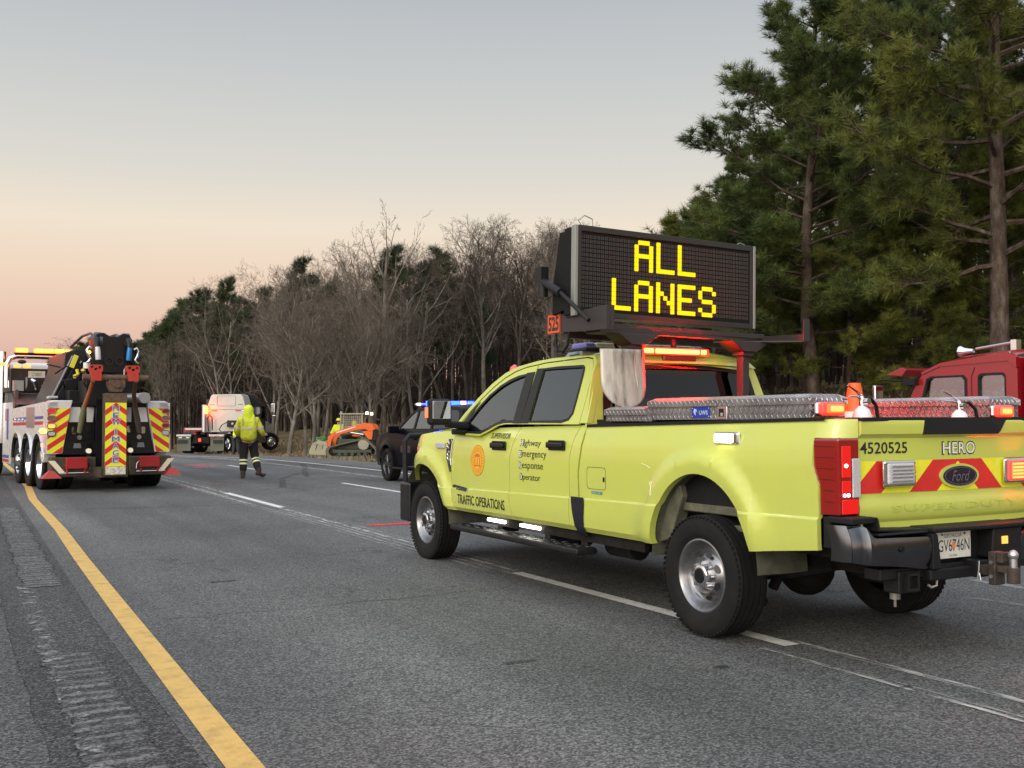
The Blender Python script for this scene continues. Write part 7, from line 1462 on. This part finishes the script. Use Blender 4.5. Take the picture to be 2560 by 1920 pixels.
for s_ in (-1,1):
    for k in range(11): y = -.38+.095*k; g.cyl((s_*.50,y,1.05),(s_*.50,y,1.97),.010,n=4)
    for k in range(8): z = 1.1+.11*k; g.cyl((s_*.50,-.4,z),(s_*.50,.6,z),.010,n=4)
g.build('side_mesh', mat('mesh_tan',(.42,.40,.32),.5), ld)
g = MB(); g.box((-.30,.60,2.08),(.12,.10,.10)); g.build('work_light', mat('dark_lamp',(.3,.3,.28),.3), cgo); 
g = MB(); g.box((-.45,-.62,2.05),(.14,.12,.13)); g.box((-.45,-.84,2.02),(.14,.12,.13)); [q.build('rear_work_light', mat('white_worklamp',(.7,.7,.6),.3,emit=(1,.93,.75),es=3), cgo, bevel=.01) for q in g.pieces()]
bk_ = [(1.10,.10),(1.95,.12),(2.02,.25),(1.85,.66),(1.55,.80),(1.18,.72)]
bh_ = [(1.38,.32),(1.72,.34),(1.66,.60),(1.48,.66),(1.34,.58)]
g = MB(); BUCK = mat('bucket_steel',(.36,.34,.24),.55,metal=.3,dirt=(.18,.14,.08),dirtamt=.6,ds=4)
for s_ in (-1,1): g.plate(bk_,[bh_],lambda u,v,t:(s_*(.86+t),u,v),0,.03)
bb_ = MB(); [bb_.add([(-.88,a_[0],a_[1]),(.88,a_[0],a_[1]),(.88,b_[0],b_[1]),(-.88,b_[0],b_[1])],[(0,1,2,3)]) for a_,b_ in ((bk_[0],bk_[1]),(bk_[5],bk_[0]))]
g.add(bb_.v,bb_.f); g.bb((-.88,1.55,.74),(.88,1.62,.80)); g.build('grapple_bucket', BUCK, ld, fixn=True)
g = MB(); 
random.seed(4)
for k in range(40): c = (random.uniform(-.6,.4),random.uniform(1.35,1.75),random.uniform(.78,.95)); g.box(c,(.10,.08,.03),Matrix.Rotation(random.random()*3,3,'Z'))
o = g.build('brush_debris', mat('debris_green',(.10,.30,.08),.6), ld)
# ------------------------------------------------------------ muddy patch under the loader
MUD = paint('churned_mud',(.030,.021,.014),.35,.5,sc=3,edge=.3)
g = MB(); mp2 = MB()
def mud(name,x0,x1,y0,y1):
    g = MB(); nx,ny = 16,16; g.grid(lambda i,j:(x0+(x1-x0)*i/nx+random.uniform(-.1,.1),y0+(y1-y0)*j/ny,gz(x0+(x1-x0)*i/nx,y0+(y1-y0)*j/ny)+.03+random.uniform(0,.05)),range(nx+1),range(ny+1))
    me_o = g.build(name, MUD); at = me_o.data.attributes.new('e','FLOAT','POINT'); at.data.foreach_set('value',[1.0 if 1<i<nx-1 and 1<j<ny-1 else 0.0 for i in range(nx+1) for j in range(ny+1)]); me_o['kind'] = 'structure'
mud('mud',13.0,20.5,38,52)
# ------------------------------------------------------------ people
SKINM = mat('skin',(.42,.24,.16),.55); HIVIS = mat('hi_vis_cloth',(.66,.80,.03),.75,bump=.5,bs=14,var=.12,vs=6); HIVISD = mat('hi_vis_soiled',(.60,.66,.03),.8,bump=.5,bs=14,dirt=(.12,.12,.02),dirtamt=.7,ds=7)
BLKC = mat('black_cloth',(.016,.013,.012),.9,bump=.5,bs=16,var=.3,vs=6); TAPE = mat('silver_tape',(.52,.45,.34),.45); TAPEY = mat('yellow_white_tape',(.80,.80,.42),.5); BOOT = mat('boot_leather',(.05,.035,.03),.7)
def skinmesh(name, nodes, edges, radii, m, parent, sub=2, root=0):
    me = bpy.data.meshes.new(name); me.from_pydata(nodes, edges, []); me.materials.append(m)
    o = bpy.data.objects.new(name, me); link(o); o.parent = parent
    sk = o.modifiers.new('skin','SKIN'); sk.use_smooth_shade = True
    if not me.skin_vertices: 
        me.attributes  # ensure data exists
    if len(me.skin_vertices) == 0:
        bm = bmesh.new(); bm.from_mesh(me); bm.verts.layers.skin.verify(); bm.to_mesh(me); bm.free()
    d = me.skin_vertices[0].data
    for i,r in enumerate(radii): d[i].radius = (r,r) if not isinstance(r,tuple) else r; d[i].use_root = (i == root)
    s_ = o.modifiers.new('sub','SUBSURF'); s_.levels = sub; s_.render_levels = sub
    return o
def person(label, loc, rz, pose, jacket=HIVIS, legs=BLKC, hood=False, helmet=None, sc=1.0, bands=True, crouch=0, fingers=True):
    t = thing('person', label, 'person', loc, rz); t.scale = (sc,sc,sc); P_ = pose
    # joints: x right, y forward
    N_ = [P_['pelvis'],P_['waist'],P_['chest'],P_['neck'],P_['head'],P_['crown']]; E_ = [(0,1),(1,2),(2,3),(3,4),(4,5)]; R_ = [(.10,.08),(.10,.08),(.13,.10),(.06,.06),(.088,.10),(.06,.07)]
    def chain(start,pts,rs_):
        p = start
        for q,r in zip(pts,rs_): N_.append(q); E_.append((p,len(N_)-1)); R_.append(r); p = len(N_)-1
        return p
    for s_ in ('l','r'):
        chain(2,P_['arm_'+s_],[(.065,.065),(.048,.048),(.033,.03),(.035,.02)]); chain(0,P_['leg_'+s_],[(.075,.075),(.055,.055),(.04,.04),(.035,.028)])
    skinmesh('body',N_,E_,R_,SKINM,t)
    # five fingers each
    for s_ in ('l','r'):
        w,h_ = Vector(P_['arm_'+s_][2]),Vector(P_['arm_'+s_][3]); d = (h_-w).normalized(); X,Y,_ = frame(d); g = MB()
        for k,(o_,ln) in enumerate(((-.028,.070),(-.010,.080),(.009,.075),(.026,.058))):
            b0 = h_+X*o_; g.tube([b0-d*.02,b0+d*ln*.5+Y*.006,b0+d*ln+Y*.03],[.0095,.0085,.006],6)
        b0 = w+d*.03+X*.03; g.tube([b0,b0+X*.03+d*.03,b0+X*.035+d*.06+Y*.01],[.011,.010,.007],6); g.build('fingers', SKINM, t, smooth=60)
    # jacket
    c = P_; N2 = [Vector(c['pelvis'])+Vector((0,0,-.11)),c['waist'],c['chest'],Vector(c['chest']).lerp(Vector(c['neck']),.75)]; E2 = [(0,1),(1,2),(2,3)]; R2 = [(.225,.175),(.22,.17),(.235,.165),(.11,.10)]; N2 = [tuple(x) for x in N2]
    for s_ in ('l','r'):
        p = 2
        a = c['arm_'+s_]; w_ = tuple(Vector(a[1]).lerp(Vector(a[2]),.93))
        for q,r in zip([a[0],a[1],w_],[(.10,.10),(.082,.082),(.058,.058)]): N2.append(q); E2.append((p,len(N2)-1)); R2.append(r); p = len(N2)-1
    skinmesh('jacket',N2,E2,R2,jacket,t)
    # trousers
    N3 = [tuple(Vector(c['pelvis'])+Vector((0,0,.03)))]; E3 = []; R3 = [(.205,.16)]
    for s_ in ('l','r'):
        p = 0; l_ = c['leg_'+s_]
        for q,r in zip([l_[0],l_[1],tuple(Vector(l_[1]).lerp(Vector(l_[2]),.92))],[(.135,.135),(.105,.105),(.092,.092)]): N3.append(q); E3.append((p,len(N3)-1)); R3.append(r); p = len(N3)-1
    skinmesh('trousers',N3,E3,R3,legs,t)
    for s_ in ('l','r'):
        l_ = c['leg_'+s_]; A,B_ = Vector(l_[2]),Vector(l_[3]); g = MB(); d = (B_-A); d.z = 0; d.normalize()
        g.tube([A+Vector((0,0,.10)),A+Vector((0,0,.02)),A+Vector((0,0,-.035))],[.065,.065,.06],10); g.tube([A-d*.07+Vector((0,0,-.045)),A+d*.02+Vector((0,0,-.04)),A+d*.12+Vector((0,0,-.05))+Vector((0,0,(B_.z-A.z)*.6)),B_+d*.05],[.045,.055,.05,.032],10); g.build('boot', BOOT, t, smooth=60)
        if bands:
            for f in (.10,.30):
                p0 = Vector(l_[1]).lerp(A,f); p1 = Vector(l_[1]).lerp(A,f+.11); g = MB(); g.tube([p0,p1],[.108-.02*f,.107-.02*f],14,cap=False); g.build('leg_band', TAPEY, t, smooth=60)
    if bands:
        for f0,f1,nm in ((.30,.52,'waist_band'),):
            A,B_ = Vector(c['waist']),Vector(c['chest']); g = MB(); vs = []
            for z in (f0,f1):
                o_ = A.lerp(B_,z)
                for k in range(24): a = 2*pi*k/24; vs.append((o_.x+.222*cos(a),o_.y+.168*sin(a),o_.z))
            g.add(vs,[(k,(k+1)%24,(k+1)%24+24,k+24) for k in range(24)]); g.build(nm, TAPE, t, smooth=60)
        for s_,k in (('l',-1),('r',1)):
            g = MB(); sh_ = Vector(c['arm_'+s_][0]); g.tube([sh_*.72+Vector(c['chest'])*.28+Vector((0,-.165,-.10)),sh_*.72+Vector(c['neck'])*.28+Vector((0,-.12,.06))],[.024,.024],6,flat=.5); g.build('shoulder_band', TAPE, t, smooth=60)
            a_,b_ = Vector(c['arm_'+s_][1]),Vector(c['arm_'+s_][0]); g = MB(); g.tube([a_.lerp(b_,.20),a_.lerp(b_,.42)],[.089,.093],14,cap=False); g.build('sleeve_band', TAPE, t, smooth=60)
    hd = Vector(c['head'])
    if hood:
        g = MB(); n_ = 18
        for_ = [(-.20,.125,.12),(-.12,.118,.125),(-.04,.122,.135),(.04,.125,.138),(.10,.110,.125),(.145,.075,.09),(.165,.02,.03)]
        g.grid(lambda i,k:(hd.x+for_[k][1]*cos(2*pi*i/n_),hd.y-.012+for_[k][2]*sin(2*pi*i/n_)*(1 if sin(2*pi*i/n_)<.3 else .75),hd.z+for_[k][0]-.02), range(n_+1), range(len(for_))); ho_ = g.build('hood', HIVIS, t, smooth=70, weld=True); ss = ho_.modifiers.new('s','SUBSURF'); ss.levels = 1; ss.render_levels = 2
        g = MB(); g.tube([(hd.x,hd.y-.10,hd.z-.17),(hd.x,hd.y-.02,hd.z-.17)],[.15,.15],14); g.build('hood_collar', HIVIS, t, smooth=60)
    else:
        g = MB(); g.ball((hd.x,hd.y-.015,hd.z+.03),(.095,.11,.10),14,8); g.build('hair', mat('dark_hair',(.02,.014,.01),.6), t, smooth=60)
    g = MB(); [g.ball((hd.x+x,hd.y+.090,hd.z+.01),.012,8,6) for x in (-.032,.032)]; g.build('eyes', mat('eye',(.04,.03,.03),.2), t, smooth=60)
    g = MB(); g.tube([(hd.x,hd.y+.09,hd.z+.01),(hd.x,hd.y+.118,hd.z-.03)],[.008,.016],6); g.tube([(hd.x-.025,hd.y+.094,hd.z-.062),(hd.x+.025,hd.y+.094,hd.z-.062)],.006,6); [g.ball((hd.x+s_*.092,hd.y,hd.z),(.012,.025,.03),8,6) for s_ in (-1,1)]; g.build('nose_mouth_ears', SKINM, t, smooth=60)
    if helmet:
        g = MB(); g.lathe([(0,.16),(.01,.125),(.05,.122),(.10,.09),(.125,.04),(.13,.001)],(hd.x,hd.y,hd.z+.04),(0,0,1),20); g.build('hard_hat', helmet, t, smooth=60)
    return t
walk = dict(pelvis=(0,0,.97),waist=(0,.0,1.12),chest=(0,.01,1.36),neck=(0,.02,1.52),head=(0,.045,1.66),crown=(0,.05,1.74),
  arm_l=[(-.20,.0,1.42),(-.29,.02,1.16),(-.24,.20,1.04),(-.205,.26,1.03)], arm_r=[(.20,.0,1.42),(.31,.0,1.15),(.37,.20,1.04),(.40,.29,1.06)],
  leg_l=[(-.105,.0,.88),(-.115,.03,.50),(-.125,-.02,.09),(-.135,.14,.035)], leg_r=[(.105,.0,.88),(.155,.03,.50),(.25,-.20,.16),(.36,-.12,.09)])
pm = person('worker in a yellow hi-vis hooded jacket and black trousers walking away on the road',(6.75,26.25,0),-.25,walk,jacket=HIVISD,hood=True,sc=1.02)
bend_ = dict(pelvis=(0,0,.92),waist=(.0,.12,1.02),chest=(.0,.30,1.18),neck=(0,.42,1.28),head=(0,.50,1.38),crown=(0,.54,1.45),
  arm_l=[(-.19,.30,1.22),(-.24,.40,.98),(-.18,.55,.85),(-.16,.6,.83)], arm_r=[(.19,.30,1.22),(.24,.42,.98),(.18,.56,.85),(.16,.62,.83)],
  leg_l=[(-.10,.0,.84),(-.12,.06,.47),(-.12,-.02,.09),(-.13,.13,.035)], leg_r=[(.10,.0,.84),(.12,.08,.47),(.14,.02,.09),(.15,.16,.035)])
person('worker in a lime vest bending beside the semi, mostly hidden by the walking worker',(13.05,53.3,-.26),-.9,bend_,sc=1.05,bands=False,legs=mat('dark_jeans',(.03,.034,.035),.9))
stand = dict(walk, leg_r=[(.105,.0,.88),(.12,.02,.50),(.13,-.02,.09),(.14,.13,.035)])
person('distant worker with a yellow hard hat and lime vest standing behind the loader bucket',(17.0,48.9,-.25),2.6,stand,sc=1.0,bands=False,helmet=mat('hat_yellow',(.75,.75,.05),.35),legs=mat('navy_cloth',(.015,.018,.03),.9))
sit = dict(pelvis=(0,0,1.10),waist=(0,.0,1.22),chest=(0,.02,1.42),neck=(0,.03,1.58),head=(0,.05,1.70),crown=(0,.05,1.76),
  arm_l=[(-.19,.0,1.46),(-.26,.1,1.25),(-.2,.35,1.2),(-.18,.4,1.2)], arm_r=[(.19,.0,1.46),(.26,.1,1.25),(.2,.35,1.2),(.18,.4,1.2)],
  leg_l=[(-.10,.1,1.08),(-.12,.42,1.05),(-.12,.45,.75),(-.12,.55,.72)], leg_r=[(.10,.1,1.08),(.12,.42,1.05),(.12,.45,.75),(.12,.55,.72)])
person('loader operator in a lime top seated inside the mesh cab',(kx,ky,-.38),-AL,sit,bands=False,sc=1.0,hood=True)
